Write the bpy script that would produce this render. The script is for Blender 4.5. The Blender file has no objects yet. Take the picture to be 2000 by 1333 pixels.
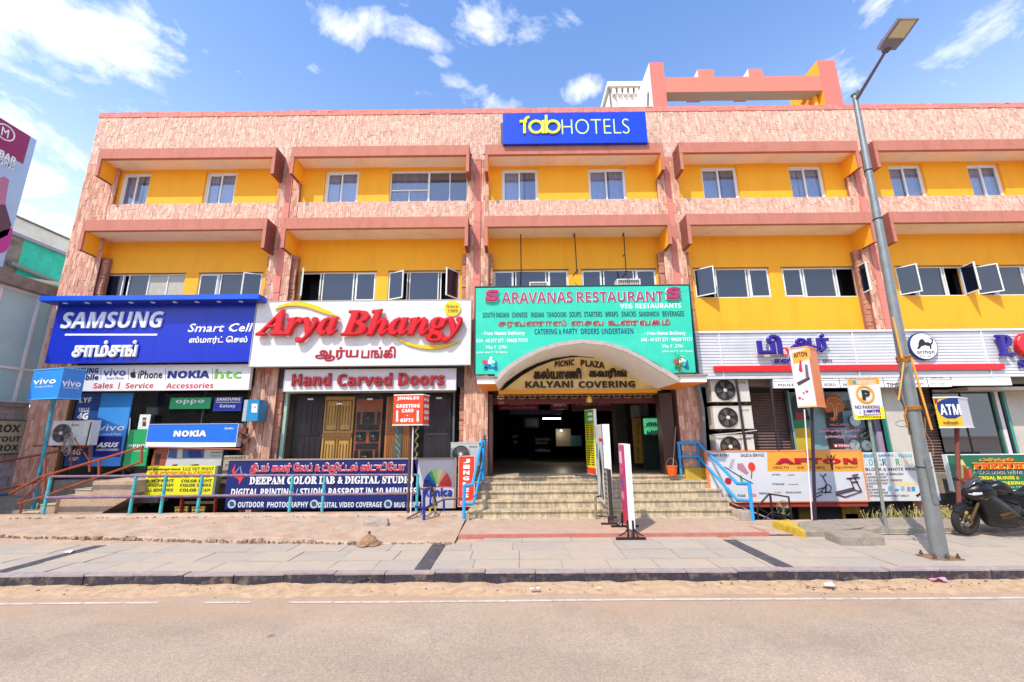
import bpy, math, random
from mathutils import Vector, Matrix
random.seed(7)
sc = bpy.context.scene
R = math.radians

# ---------------------------------------------------------------- camera
H = 1.72
FP, PI_, YA, RO = 825.0, .21947, -.00418, -.00803
cp, sp, cy, sy, cr, sr = math.cos(PI_), math.sin(PI_), math.cos(YA), math.sin(YA), math.cos(RO), math.sin(RO)
FW = Vector((sy*cp, cy*cp, sp)); _r = Vector((cy, -sy, 0)); _u = _r.cross(FW)
RT = _r*cr + _u*sr; UP = -_r*sr + _u*cr
CO = Vector((0, 0, H))
cam = bpy.data.cameras.new('camera'); co = bpy.data.objects.new('camera', cam); sc.collection.objects.link(co)
cam.sensor_width = 36; cam.lens = 36*FP/2000; cam.clip_end = 2000; cam.clip_start = .05
m3 = Matrix((RT, UP, -FW)).transposed()
co.matrix_world = Matrix.Translation(CO) @ m3.to_4x4()
sc.camera = co

# ---------------------------------------------------------------- light
SUN_EL, SUN_AZ = R(52), R(34)          # sun behind the camera, to the left
w = bpy.data.worlds.new('World'); sc.world = w; w.use_nodes = True
nt = w.node_tree; N = nt.nodes; L = nt.links
bg = N['Background']; bg.inputs[1].default_value = .15
sky = N.new('ShaderNodeTexSky'); sky.sky_type = 'NISHITA'; sky.sun_disc = False
sky.sun_elevation = SUN_EL; sky.sun_rotation = math.pi + SUN_AZ; sky.air_density = 1.0; sky.dust_density = .6; sky.ozone_density = 2.5
def wn(t, **k):
    n = N.new(t)
    for a, b in k.items(): setattr(n, a, b)
    return n
def wm(op, a, b=None, c=None):
    n = N.new('ShaderNodeMath'); n.operation = op
    for i, v in enumerate((a, b, c)):
        if v is None: continue
        if isinstance(v, (int, float)): n.inputs[i].default_value = v
        else: L.new(v, n.inputs[i])
    return n.outputs[0]
tc = wn('ShaderNodeTexCoord'); sep = wn('ShaderNodeSeparateXYZ'); L.new(tc.outputs['Generated'], sep.inputs[0])
dx, dy, dz = sep.outputs
zc = wm('MAXIMUM', dz, .02)
# cloud layer: the view direction meets a flat layer high above
cu = wm('DIVIDE', dx, wm('ADD', zc, .22)); cv = wm('DIVIDE', dy, wm('ADD', zc, .22))
cmb = wn('ShaderNodeCombineXYZ'); L.new(cu, cmb.inputs[0]); L.new(cv, cmb.inputs[1])
nz = wn('ShaderNodeTexNoise'); nz.inputs['Scale'].default_value = 5.5; nz.inputs['Detail'].default_value = 9; nz.inputs['Roughness'].default_value = .62
nz.inputs['Distortion'].default_value = .35
L.new(cmb.outputs[0], nz.inputs['Vector'])
nzb = wn('ShaderNodeTexNoise'); nzb.inputs['Scale'].default_value = 1.1; nzb.inputs['Detail'].default_value = 4
L.new(cmb.outputs[0], nzb.inputs['Vector'])
def pdir(px, py):
    d = FW + RT*((px-1000)/FP) - UP*((py-666.5)/FP); d.normalize(); return d
# separate cloud banks, each a direction in the sky with its own spread
banks = [(40,50,.22,.12,.95),(130,95,.12,.07,.6),(265,85,.13,.10,1.0),(15,150,.12,.08,.6),(650,50,.10,.035,.75),(790,60,.11,.04,.8),(930,35,.12,.055,1.0),(1080,45,.12,.04,.85),(900,190,.14,.045,.95),(1130,178,.09,.035,1.0),
         (1075,155,.03,.025,.9),(600,125,.05,.02,.5),(1425,65,.045,.05,.9),(1395,30,.04,.02,.6),(1995,30,.06,.07,.8),(1655,170,.04,.04,.6),(850,118,.04,.015,.5),(795,8,.03,.015,.6),
         (-500,200,.5,.2,1.1),(2600,100,.5,.2,1.0),(900,-900,.9,.35,.9),(2300,-600,.4,.4,.8),(-300,-700,.5,.4,.9)]
acc = None
nsub = wm('SUBTRACT', nz.outputs[0], .5)
for (px, py, wa, we, am) in banks:
    d = pdir(px, py); t = Vector((d.y, -d.x, 0)).normalized(); v = t.cross(d)
    def dot(vec):
        n = N.new('ShaderNodeVectorMath'); n.operation = 'DOT_PRODUCT'; L.new(tc.outputs['Generated'], n.inputs[0]); n.inputs[1].default_value = vec; return n.outputs['Value']
    a = wm('DIVIDE', dot(t), wa); b = wm('DIVIDE', dot(v), we)
    q = wm('MULTIPLY', wm('SUBTRACT', 1.0, wm('ADD', wm('MULTIPLY', a, a), wm('MULTIPLY', b, b))), am*.62)
    q = wm('MULTIPLY', q, wm('GREATER_THAN', dot(d), 0))
    q = wm('MAXIMUM', q, 0)
    acc = q if acc is None else wm('MAXIMUM', acc, q)
# behind the camera: ordinary scattered cloud
back = wm('MULTIPLY', wm('MAXIMUM', wm('SUBTRACT', nzb.outputs[0], .5), 0), wm('GREATER_THAN', wm('MULTIPLY', dy, -1), 0))
acc = wm('MAXIMUM', acc, wm('MULTIPLY', back, 3.0))
dens = wm('MULTIPLY_ADD', nsub, 3.3, wm('SUBTRACT', acc, .36))
dens = wm('MULTIPLY', wm('MINIMUM', wm('MAXIMUM', wm('MULTIPLY', dens, 1.35), 0), 1), wm('MINIMUM', wm('MULTIPLY', acc, 6), 1))
hsv = wn('ShaderNodeHueSaturation'); hsv.inputs['Saturation'].default_value = 1.14; hsv.inputs['Value'].default_value = 1.32; hsv.inputs['Hue'].default_value = .504
L.new(sky.outputs[0], hsv.inputs['Color'])
hz = wm('POWER', wm('SUBTRACT', 1.0, wm('MINIMUM', wm('MAXIMUM', dz, 0), 1)), 3.5)
mh = wn('ShaderNodeMix', data_type='RGBA'); L.new(wm('MULTIPLY', hz, 2.1), mh.inputs[0]); L.new(hsv.outputs[0], mh.inputs[6]); mh.inputs[7].default_value = (5.3, 5.7, 6.2, 1)
mh.clamp_factor = True
mx = wn('ShaderNodeMix', data_type='RGBA'); L.new(dens, mx.inputs[0]); L.new(mh.outputs[2], mx.inputs[6]); mx.inputs[7].default_value = (5.6, 5.6, 5.8, 1)
L.new(mx.outputs[2], bg.inputs[0])
sl = bpy.data.lights.new('sun', 'SUN'); sl.energy = 2.4; sl.angle = R(.6); sl.color = (1, .925, .80)
so = bpy.data.objects.new('sun', sl); sc.collection.objects.link(so)
sdir = Vector((-math.sin(SUN_AZ)*math.cos(SUN_EL), -math.cos(SUN_AZ)*math.cos(SUN_EL), math.sin(SUN_EL)))   # towards the sun
so.rotation_euler = sdir.to_track_quat('Z', 'Y').to_euler(); so.location = sdir*40
sc.view_settings.view_transform = 'Standard'; sc.view_settings.look = 'None'; sc.view_settings.exposure = .84; sc.view_settings.gamma = 1
sc.view_settings.use_curve_mapping = False

# ---------------------------------------------------------------- helpers
def ray(px, py): return FW + RT*((px-1000)/FP) - UP*((py-666.5)/FP)
def G(px, py, z=0.0):
    d = ray(px, py); t = (z-H)/d.z; return Vector((d.x*t, d.y*t, z))
class Pl:
    """a plane in the scene; photograph pixels meet it at (a, b)"""
    def __init__(s, O, u, n):
        s.O = Vector(O); s.u = Vector(u).normalized(); s.n = Vector(n).normalized(); s.v = Vector((0, 0, 1))
    def ab(s, px, py):
        d = ray(px, py); t = (s.O-CO).dot(s.n)/d.dot(s.n); p = CO + d*t - s.O; return p.dot(s.u), p.z
    def w(s, a, b, off=0.0): return s.O + s.u*a + s.v*b + s.n*off
    def rect(s, x0, y0, x1, y1):
        xm, ym = (x0+x1)/2, (y0+y1)/2
        return s.ab(x0, ym)[0], s.ab(xm, y1)[1], s.ab(x1, ym)[0], s.ab(xm, y0)[1]
def PY(Y): return Pl((0, Y, 0), (1, 0, 0), (0, -1, 0))
def PXr(X): return Pl((X, 0, 0), (0, 1, 0), (1, 0, 0))      # faces +X
def PXl(X): return Pl((X, 0, 0), (0, -1, 0), (-1, 0, 0))    # faces -X
def PA(O, deg):                                             # vertical plane, turned; deg 0 faces the street
    a = R(deg); return Pl((O[0], O[1], 0), (math.cos(a), math.sin(a), 0), (math.sin(a), -math.cos(a), 0))
def lin(h):
    h = h.lstrip('#'); c = [int(h[i:i+2], 16)/255 for i in (0, 2, 4)]
    return tuple((x/12.92 if x <= .04045 else ((x+.055)/1.055)**2.4) for x in c) + (1,)
MATS = {}
def mat(name, col, rough=.6, metal=0.0, var=.12, scale=6.0, bump=0.0, bscale=40.0, dirt=None, dirtamt=.5, dscale=2.0, island=0.0, emit=0.0, spec=.5, stretch=(1, 1, 1), coat=0.0, col2=None):
    if name in MATS: return MATS[name]
    m = bpy.data.materials.new(name); m.use_nodes = True; t = m.node_tree; n = t.nodes; l = t.links; b = n['Principled BSDF']
    c = lin(col) if isinstance(col, str) else col
    b.inputs['Roughness'].default_value = rough; b.inputs['Metallic'].default_value = metal; b.inputs['Specular IOR Level'].default_value = spec
    b.inputs['Coat Weight'].default_value = coat
    geo = n.new('ShaderNodeNewGeometry'); mp = n.new('ShaderNodeMapping'); l.new(geo.outputs['Position'], mp.inputs[0]); mp.inputs['Scale'].default_value = stretch
    nz = n.new('ShaderNodeTexNoise'); nz.inputs['Scale'].default_value = scale; nz.inputs['Detail'].default_value = 6; nz.inputs['Roughness'].default_value = .6; l.new(mp.outputs[0], nz.inputs['Vector'])
    mr = n.new('ShaderNodeMapRange'); l.new(nz.outputs[0], mr.inputs[0]); mr.inputs[1].default_value = .25; mr.inputs[2].default_value = .75
    mr.inputs[3].default_value = 1-var; mr.inputs[4].default_value = 1+var
    val = mr.outputs[0]
    if island:
        ma = n.new('ShaderNodeMapRange'); l.new(geo.outputs['Random Per Island'], ma.inputs[0]); ma.inputs[3].default_value = 1-island; ma.inputs[4].default_value = 1+island
        mm = n.new('ShaderNodeMath'); mm.operation = 'MULTIPLY'; l.new(val, mm.inputs[0]); l.new(ma.outputs[0], mm.inputs[1]); val = mm.outputs[0]
    vm = n.new('ShaderNodeVectorMath'); vm.operation = 'SCALE'; vm.inputs[0].default_value = c[:3]; l.new(val, vm.inputs['Scale']); out = vm.outputs[0]
    if dirt:
        nd = n.new('ShaderNodeTexNoise'); nd.inputs['Scale'].default_value = dscale; nd.inputs['Detail'].default_value = 8; nd.inputs['Roughness'].default_value = .7; l.new(mp.outputs[0], nd.inputs['Vector'])
        rp = n.new('ShaderNodeMapRange'); l.new(nd.outputs[0], rp.inputs[0]); rp.inputs[1].default_value = .5; rp.inputs[2].default_value = .72; rp.inputs[4].default_value = dirtamt
        mi = n.new('ShaderNodeMix'); mi.data_type = 'RGBA'; l.new(rp.outputs[0], mi.inputs[0]); l.new(out, mi.inputs[6]); mi.inputs[7].default_value = lin(dirt); out = mi.outputs[2]
    if col2:
        ri = n.new('ShaderNodeMath'); ri.operation = 'MULTIPLY'; ri.inputs[1].default_value = 17.31; l.new(geo.outputs['Random Per Island'], ri.inputs[0]); fr_ = n.new('ShaderNodeMath'); fr_.operation = 'FRACT'; l.new(ri.outputs[0], fr_.inputs[0])
        vs = n.new('ShaderNodeVectorMath'); vs.operation = 'SCALE'; vs.inputs[0].default_value = lin(col2)[:3]; l.new(val, vs.inputs['Scale'])
        m4 = n.new('ShaderNodeMix'); m4.data_type = 'RGBA'; l.new(fr_.outputs[0], m4.inputs[0]); l.new(out, m4.inputs[6]); l.new(vs.outputs[0], m4.inputs[7]); out = m4.outputs[2]
    l.new(out, b.inputs['Base Color'])
    if bump:
        nb = n.new('ShaderNodeTexNoise'); nb.inputs['Scale'].default_value = bscale; nb.inputs['Detail'].default_value = 5; l.new(mp.outputs[0], nb.inputs['Vector'])
        bp = n.new('ShaderNodeBump'); bp.inputs['Strength'].default_value = bump; bp.inputs['Distance'].default_value = .02; l.new(nb.outputs[0], bp.inputs['Height']); l.new(bp.outputs[0], b.inputs['Normal'])
    if emit:
        b.inputs['Emission Color'].default_value = c; b.inputs['Emission Strength'].default_value = emit
    MATS[name] = m; return m
def glass(name, tint, clear=.6, rough=.02, refl=.09):
    if name in MATS: return MATS[name]
    m = bpy.data.materials.new(name); m.use_nodes = True; t = m.node_tree; n = t.nodes; l = t.links; n.remove(n['Principled BSDF']); o = n['Material Output']
    g = n.new('ShaderNodeBsdfGlossy'); g.inputs['Roughness'].default_value = rough; g.inputs['Color'].default_value = (.95, .97, 1, 1)
    tr = n.new('ShaderNodeBsdfTransparent'); tr.inputs['Color'].default_value = lin(tint)
    df = n.new('ShaderNodeBsdfDiffuse'); df.inputs['Color'].default_value = lin(tint)
    m1 = n.new('ShaderNodeMixShader'); m1.inputs[0].default_value = clear; l.new(df.outputs[0], m1.inputs[1]); l.new(tr.outputs[0], m1.inputs[2])
    fr = n.new('ShaderNodeLayerWeight'); pw = n.new('ShaderNodeMath'); pw.operation = 'POWER'; l.new(fr.outputs['Facing'], pw.inputs[0]); pw.inputs[1].default_value = 4
    ma = n.new('ShaderNodeMath'); ma.operation = 'MULTIPLY_ADD'; l.new(pw.outputs[0], ma.inputs[0]); ma.inputs[1].default_value = .7; ma.inputs[2].default_value = refl
    m2 = n.new('ShaderNodeMixShader'); l.new(ma.outputs[0], m2.inputs[0]); l.new(m1.outputs[0], m2.inputs[1]); l.new(g.outputs[0], m2.inputs[2])
    l.new(m2.outputs[0], o.inputs[0]); MATS[name] = m; return m
P = lambda c, **k: mat('paint_'+c.strip('#'), c, **{**dict(rough=.5, var=.05), **k})
K = lambda c, **k: mat('print_'+c.strip('#'), c, **{**dict(rough=.4, var=.05, scale=3), **k})

class MB:
    def __init__(s): s.V = []; s.F = []; s.M = []; s.mats = []
    def mi(s, m):
        if m is None: return 0
        if m not in s.mats: s.mats.append(m)
        return s.mats.index(m)
    def add(s, V, F, m=None):
        b = len(s.V); s.V += [tuple(v) for v in V]; k = s.mi(m)
        for f in F: s.F.append(tuple(i+b for i in f)); s.M.append(k)
        return s
    def box(s, x0, x1, y0, y1, z0, z1, m=None, j=0.0):
        V = [(x, y, z) for z in (z0, z1) for y in (y0, y1) for x in (x0, x1)]
        if j: V = [(x+random.uniform(-j, j), y+random.uniform(-j, j), z+random.uniform(-j, j)) for x, y, z in V]
        return s.add(V, [(0,2,3,1),(4,5,7,6),(0,1,5,4),(2,6,7,3),(0,4,6,2),(1,3,7,5)], m)
    def obox(s, pl, a0, a1, b0, b1, d0, d1, m=None):     # box on a plane, from depth d0 to d1 along its normal
        V = [pl.w(a, b, d) for b in (b0, b1) for d in (d1, d0) for a in (a0, a1)]
        return s.add(V, [(0,2,3,1),(4,5,7,6),(0,1,5,4),(2,6,7,3),(0,4,6,2),(1,3,7,5)], m)
    def quad(s, *p, m=None): return s.add(p, [tuple(range(len(p)))], m)
    def tube(s, pts, r, n=8, m=None, caps=True):
        pts = [Vector(p) for p in pts]; rs = r if isinstance(r, (list, tuple)) else [r]*len(pts); V = []; F = []; pn = None
        for i, p in enumerate(pts):
            t = ((pts[min(i+1, len(pts)-1)]-p).normalized() + (p-pts[max(i-1, 0)]).normalized())
            if t.length < 1e-6: t = pts[-1]-pts[0]
            t.normalize()
            if pn is None: a = t.orthogonal().normalized()
            else: a = (pn - t*pn.dot(t)).normalized()
            pn = a; b = t.cross(a)
            V += [p + (a*math.cos(2*math.pi*k/n+.4) + b*math.sin(2*math.pi*k/n+.4))*rs[i] for k in range(n)]
        for i in range(len(pts)-1):
            for k in range(n): F.append((i*n+k, i*n+(k+1)%n, (i+1)*n+(k+1)%n, (i+1)*n+k))
        if caps: F.append(tuple(range(n-1, -1, -1))); F.append(tuple((len(pts)-1)*n+k for k in range(n)))
        return s.add(V, F, m)
    def prism(s, pl, pts, d0, d1, m=None):               # outline in plane (a,b) coordinates, from depth d0 to d1
        n = len(pts); ar = sum(pts[i][0]*pts[(i+1)%n][1]-pts[(i+1)%n][0]*pts[i][1] for i in range(n))
        if ar < 0: pts = pts[::-1]
        V = [pl.w(a, b, d0) for a, b in pts] + [pl.w(a, b, d1) for a, b in pts]
        F = [tuple(range(n, 2*n)), tuple(range(n-1, -1, -1))] + [(i, (i+1)%n, (i+1)%n+n, i+n) for i in range(n)]
        return s.add(V, F, m)
    def flat(s, pl, pts, off, m=None):
        n = len(pts); ar = sum(pts[i][0]*pts[(i+1)%n][1]-pts[(i+1)%n][0]*pts[i][1] for i in range(n))
        if ar < 0: pts = pts[::-1]
        return s.add([pl.w(a, b, off) for a, b in pts], [tuple(range(n))], m)
    def rev(s, c, ax, prof, n=16, m=None):               # surface of revolution round axis ax through c; prof = (distance along, radius)
        c = Vector(c); ax = Vector(ax).normalized(); a = ax.orthogonal().normalized(); b = ax.cross(a); V = []; F = []
        for d, r in prof: V += [c+ax*d+(a*math.cos(2*math.pi*k/n)+b*math.sin(2*math.pi*k/n))*r for k in range(n)]
        for i in range(len(prof)-1):
            for k in range(n): F.append((i*n+k, i*n+(k+1)%n, (i+1)*n+(k+1)%n, (i+1)*n+k))
        F.append(tuple(range(n-1, -1, -1))); F.append(tuple((len(prof)-1)*n+k for k in range(n)))
        return s.add(V, F, m)
    def torus(s, c, ax, R0, r, n=24, k=6, m=None, sq=1.0):
        c = Vector(c); ax = Vector(ax).normalized(); a = ax.orthogonal().normalized(); b = ax.cross(a); V = []; F = []
        for i in range(n):
            th = 2*math.pi*i/n; e = a*math.cos(th)+b*math.sin(th)
            for j in range(k):
                ph = 2*math.pi*j/k; V.append(c+e*(R0+r*math.cos(ph))+ax*(r*sq*math.sin(ph)))
        for i in range(n):
            for j in range(k): F.append((i*k+j, ((i+1)%n)*k+j, ((i+1)%n)*k+(j+1)%k, i*k+(j+1)%k))
        return s.add(V, F, m)
    def loft(s, secs, n=12, m=None, p=2.6):              # secs: (centre, halfwidth vec, halfheight vec)
        V = []; F = []
        for c, u, v in secs:
            c = Vector(c); u = Vector(u); v = Vector(v)
            for k in range(n):
                t = 2*math.pi*k/n; ct, st = math.cos(t), math.sin(t)
                V.append(c+u*(abs(ct)**(2/p)*(1 if ct >= 0 else -1))+v*(abs(st)**(2/p)*(1 if st >= 0 else -1)))
        for i in range(len(secs)-1):
            for k in range(n): F.append((i*n+k, i*n+(k+1)%n, (i+1)*n+(k+1)%n, (i+1)*n+k))
        F.append(tuple(range(n-1, -1, -1))); F.append(tuple((len(secs)-1)*n+k for k in range(n)))
        return s.add(V, F, m)
    def build(s, name, m=None, parent=None, smooth=False, local=False, **props):
        me = bpy.data.meshes.new(name)
        me.from_pydata(s.V, [], s.F)
        ms = s.mats or [m]
        for x in ms: me.materials.append(x)
        if len(ms) > 1: me.polygons.foreach_set('material_index', s.M)
        if smooth:
            me.polygons.foreach_set('use_smooth', [True]*len(me.polygons))
            try: me.set_sharp_from_angle(angle=R(40))
            except Exception: pass
        me.update()
        o = bpy.data.objects.new(name, me); sc.collection.objects.link(o)
        if parent is not None:
            o.parent = parent
            if not local:
                p = Vector((0, 0, 0)); q = parent
                while q is not None: p += q.location; q = q.parent
                o.location = -p
        for k, v in props.items(): o[k] = v
        return o
def thing(name, label, cat, loc=(0, 0, 0), rot=0, group=None):
    o = bpy.data.objects.new(name, None); sc.collection.objects.link(o); o.location = loc; o.rotation_euler = (0, 0, rot)
    o.empty_display_size = .1; o['label'] = label; o['category'] = cat
    if group: o['group'] = group
    return o
def tag(o, label, cat, group=None):
    o['label'] = label; o['category'] = cat
    if group: o['group'] = group
    return o
def dup(root, loc=None, rot=None, label=None, extra=None):
    r = root.copy(); sc.collection.objects.link(r)
    if loc is not None: r.location = loc
    if rot is not None: r.rotation_euler = (0, 0, rot)
    if label: r['label'] = label
    for ch in list(root.children):
        c = ch.copy(); sc.collection.objects.link(c); c.parent = r
        for g in list(ch.children):
            d = g.copy(); sc.collection.objects.link(d); d.parent = c
    return r
# ---- lettering: built from Blender's own built-in font, in flat or raised meshes
def mp(s, up, lo, dg):
    r = ''
    for ch in s:
        if ch.isascii() and ch.isupper(): r += chr(up+ord(ch)-65)
        elif ch.isascii() and ch.islower(): r += chr(lo+ord(ch)-97)
        elif ch.isascii() and ch.isdigit(): r += chr(dg+ord(ch)-48)
        else: r += ch
    return r
STY = {'b': (0x1D5D4, 0x1D5EE, 0x1D7EC), 's': (0x1D400, 0x1D41A, 0x1D7CE), 'si': (0x1D468, 0x1D482, 0x1D7CE), 'bi': (0x1D63C, 0x1D656, 0x1D7EC), 'sc': (0x1D4D0, 0x1D4EA, 0x1D7CE)}
def rawtext(s, style, off, bev, ex, shear, res):
    c = bpy.data.curves.new('t', 'FONT'); c.body = s; c.resolution_u = res; c.offset = off; c.bevel_depth = bev; c.bevel_resolution = 0; c.extrude = ex; c.shear = shear
    o = bpy.data.objects.new('t', c); me = bpy.data.meshes.new_from_object(o)
    V = [v.co.copy() for v in me.vertices]; F = [tuple(p.vertices) for p in me.polygons]
    bpy.data.objects.remove(o); bpy.data.curves.remove(c); bpy.data.meshes.remove(me)
    return V, F
TC = {}
def textVF(s, style, bold, ex, shear, res):
    key = (s, style, bold, ex, shear, res)
    if key in TC: return TC[key]
    V = []; F = []
    if style == 't':
        bev = .022+bold
        for (o_, b_, dz_) in ((0, bev, 0), (.012, 0, bev*1.02), (-.004, 0, bev*1.1)):
            v, f = rawtext(s, style, o_, b_, ex, shear, max(2, res-1)); k = len(V)
            V += [Vector((p.x, p.y, p.z+dz_)) for p in v]; F += [tuple(i+k for i in q) for q in f]
    elif style == 'th': V, F = rawtext(s, style, -.017, 0, ex, shear, res+3)
    else:
        if style in ('b', 'bi'): s = s.replace('I', 'l')
        if style in STY: s = mp(s, *STY[style])
        V, F = rawtext(s, style, 0, 0, ex, shear, res)
        if bold: V = [Vector((p.x, p.y, p.z+abs(bold)*1.05)) for p in V]
        if bold:
            v, f = rawtext(s, style, 0, abs(bold), ex, shear, max(1, res-1)); k = len(V)
            if bold > 0: V += v; F += [tuple(i+k for i in q) for q in f]
    TC[key] = (V, F); return V, F
def addtext(mb, s, pl, rect, off=.004, style='b', m=None, bold=0.0, ex=0.0, shear=0.0, res=2, slope=0.0, fn=None):
    """rect = (a0,b0,a1,b1) the ink box on the plane"""
    V, F = textVF(s, style, bold, ex, shear, res)
    if not V: return
    x0 = min(v.x for v in V); x1 = max(v.x for v in V); y0 = min(v.y for v in V); y1 = max(v.y for v in V); z0 = min(v.z for v in V); z1 = max(v.z for v in V)
    a0, b0, a1, b1 = rect; sx = (a1-a0)/max(x1-x0, 1e-6); sy_ = (b1-b0)/max(y1-y0, 1e-6)
    sz = sy_ if ex else 0.0; W = []
    relief = (bold or style == 't') and not ex
    for v in V:
        a = a0+(v.x-x0)*sx; b = b0+(v.y-y0)*sy_ + (a-a0)*slope
        if fn: a, b = fn(a, b)
        W.append(pl.w(a, b, off+(v.z-z0)*(sz if ex else (min(sy_, .25)*.9 if relief else 0))))
    mb.add(W, F, m)
def T(s, pl, px, m, parent, off=.004, name='lettering', outline=None, **k):
    """lettering whose ink fills the photograph box px = (x0,y0,x1,y1) on plane pl"""
    r = pl.rect(*px)
    if outline:
        ob, ow = outline; sy0 = (r[3]-r[1])/.75; hgt = 2.1*(k.get('bold', 0)+ow+(.022 if k.get('style') == 't' else 0))*min(sy0, .25)*.9; mb = MB(); k2 = dict(k); k2['bold'] = k.get('bold', 0)+ow; k2['ex'] = k.get('ex', 0)*.4
        g = (r[3]-r[1])*ow*.8
        addtext(mb, s, pl, (r[0]-g, r[1]-g, r[2]+g, r[3]+g), off=off, **k2); mb.build('lettering_outline', ob, parent); off += hgt+.001
    mb = MB(); addtext(mb, s, pl, r, off=off, **k); return mb.build(name, m, parent)
def board(name, parent, pl, px, d0, d1, m, **k):
    r = pl.rect(*px); return MB().obox(pl, r[0], r[2], r[1], r[3], d0, d1).build(name, m, parent, **k)
def sheet(name, parent, pl, pts, m, off=.003):         # printed flat area, outline given in photograph pixels
    return MB().flat(pl, [pl.ab(*p) for p in pts], off).build(name, m, parent)
def root_at(name, label, cat, pl, px, group=None):
    a, b = pl.ab(*px); return thing(name, label, cat, pl.w(a, b), 0, group)
def circ(pl, cx, cy, rx, n=20, ry=None):
    a, b = pl.ab(cx, cy); ra = abs(pl.ab(cx+rx, cy)[0]-a); rb = ra if ry is None else abs(pl.ab(cx, cy-ry)[1]-b)
    return [(a+ra*math.cos(2*math.pi*i/n), b+rb*math.sin(2*math.pi*i/n)) for i in range(n)]
# ================================================================ materials of the setting
M_road = mat('asphalt', '#b09d88', rough=.9, var=.10, scale=1.2, bump=.5, bscale=160, dirt='#7d7370', dirtamt=.45, dscale=1.1)
def road_detail(m):
    t = m.node_tree; n = t.nodes; l = t.links; b = n['Principled BSDF']; src = b.inputs['Base Color'].links[0].from_socket; g = n.new('ShaderNodeNewGeometry')
    def nz(sc_, lo, hi, a, c, st=(1, 1, 1), det=3):
        mp_ = n.new('ShaderNodeMapping'); mp_.inputs['Scale'].default_value = st; l.new(g.outputs['Position'], mp_.inputs[0]); z = n.new('ShaderNodeTexNoise'); z.inputs['Scale'].default_value = sc_; z.inputs['Detail'].default_value = det; l.new(mp_.outputs[0], z.inputs[0])
        r = n.new('ShaderNodeMapRange'); l.new(z.outputs[0], r.inputs[0]); r.inputs[1].default_value = lo; r.inputs[2].default_value = hi; r.inputs[3].default_value = a; r.inputs[4].default_value = c; return r.outputs[0]
    def mulv(x, y): q = n.new('ShaderNodeMath'); q.operation = 'MULTIPLY'; l.new(x, q.inputs[0]); l.new(y, q.inputs[1]); return q.outputs[0]
    v = mulv(mulv(nz(95, .3, .7, .74, 1.26), nz(38, .3, .7, .86, 1.14)), nz(1.4, .3, .7, .9, 1.08, (.25, 1, 1), 6))
    vo = n.new('ShaderNodeTexVoronoi'); vo.inputs['Scale'].default_value = 1.1; l.new(g.outputs['Position'], vo.inputs['Vector']); sp_ = n.new('ShaderNodeMapRange'); l.new(vo.outputs['Distance'], sp_.inputs[0]); sp_.inputs[1].default_value = .03; sp_.inputs[2].default_value = .05; sp_.inputs[3].default_value = .6; v = mulv(v, sp_.outputs[0])
    vs = n.new('ShaderNodeVectorMath'); vs.operation = 'SCALE'; l.new(src, vs.inputs[0]); l.new(v, vs.inputs['Scale'])
    se = n.new('ShaderNodeSeparateXYZ'); l.new(g.outputs['Position'], se.inputs[0]); r = n.new('ShaderNodeMapRange'); l.new(se.outputs[1], r.inputs[0]); r.inputs[1].default_value = 4.6; r.inputs[2].default_value = 5.6; r.inputs[3].default_value = .12; r.inputs[4].default_value = .9
    f = mulv(r.outputs[0], nz(2.2, .3, .62, .2, 1.0, (.4, 1, 1), 6)); x = n.new('ShaderNodeMix'); x.data_type = 'RGBA'; l.new(f, x.inputs[0]); l.new(vs.outputs[0], x.inputs[6]); x.inputs[7].default_value = lin('#bb9a7c'); l.new(x.outputs[2], b.inputs['Base Color'])
road_detail(M_road)
M_line = mat('road_paint', '#cdbfb0', rough=.8, var=.12, dirt='#ab9788', dirtamt=1.0, dscale=9)
M_dirt = mat('sandy_dirt', '#c2a382', rough=1, var=.22, scale=9, bump=.8, bscale=60, dirt='#a88462', dirtamt=.6, dscale=6)
M_kerb = mat('kerb_paint', '#37323c', rough=.85, var=.5, scale=22, bump=.5, dirt='#8f8168', dirtamt=.75, dscale=7, island=.3)
M_kerbt = mat('kerb_top', '#a0918f', rough=.85, var=.2, scale=14, bump=.3, dirt='#c2ab92', dirtamt=.8, dscale=4)
M_slab = mat('paving_stone', '#b3a593', rough=.8, var=.07, scale=5, bump=.25, bscale=50, dirt='#c7a98a', dirtamt=.6, dscale=2.2)
M_slab2 = mat('paving_stone_grey', '#aba193', rough=.8, var=.08, scale=5, bump=.25, bscale=50, dirt='#bda68c', dirtamt=.6, dscale=2.2)
M_strip = mat('black_granite', '#4c4a50', rough=.6, var=.2, scale=30, dirt='#8f8374', dirtamt=.5, dscale=8)
M_apr = mat('worn_concrete', '#b8a08a', rough=.95, var=.2, scale=3, bump=.9, bscale=26, dirt='#b58a66', dirtamt=.9, dscale=2.2)
M_conc = mat('grey_concrete', '#9c9080', rough=.95, var=.2, scale=8, bump=.8, bscale=35, dirt='#6f655a', dirtamt=.7, dscale=5)
M_redst = mat('red_painted_step', '#b87060', rough=.85, var=.15, scale=9, bump=.3, dirt='#a99484', dirtamt=.7, dscale=3)
M_redtop = mat('worn_red_step', '#b89c86', rough=.9, var=.12, scale=6, bump=.3, dirt='#c7a892', dirtamt=.7, dscale=2)
M_stone = mat('stone_cladding', '#d6a48e', col2='#e8c8b2', rough=.9, var=.16, scale=9, bump=.6, bscale=70, island=.10, dirt='#ecccb8', dirtamt=.45, dscale=1.6, stretch=(1.6, 1, .7))
M_stone2 = mat('stone_pillar_cladding', '#c98c76', col2='#e6bba0', rough=.9, var=.2, scale=9, bump=.6, bscale=60, island=.12, dirt='#9c6a5c', dirtamt=.45, dscale=2.2, stretch=(1.6, 1, .5))
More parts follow.
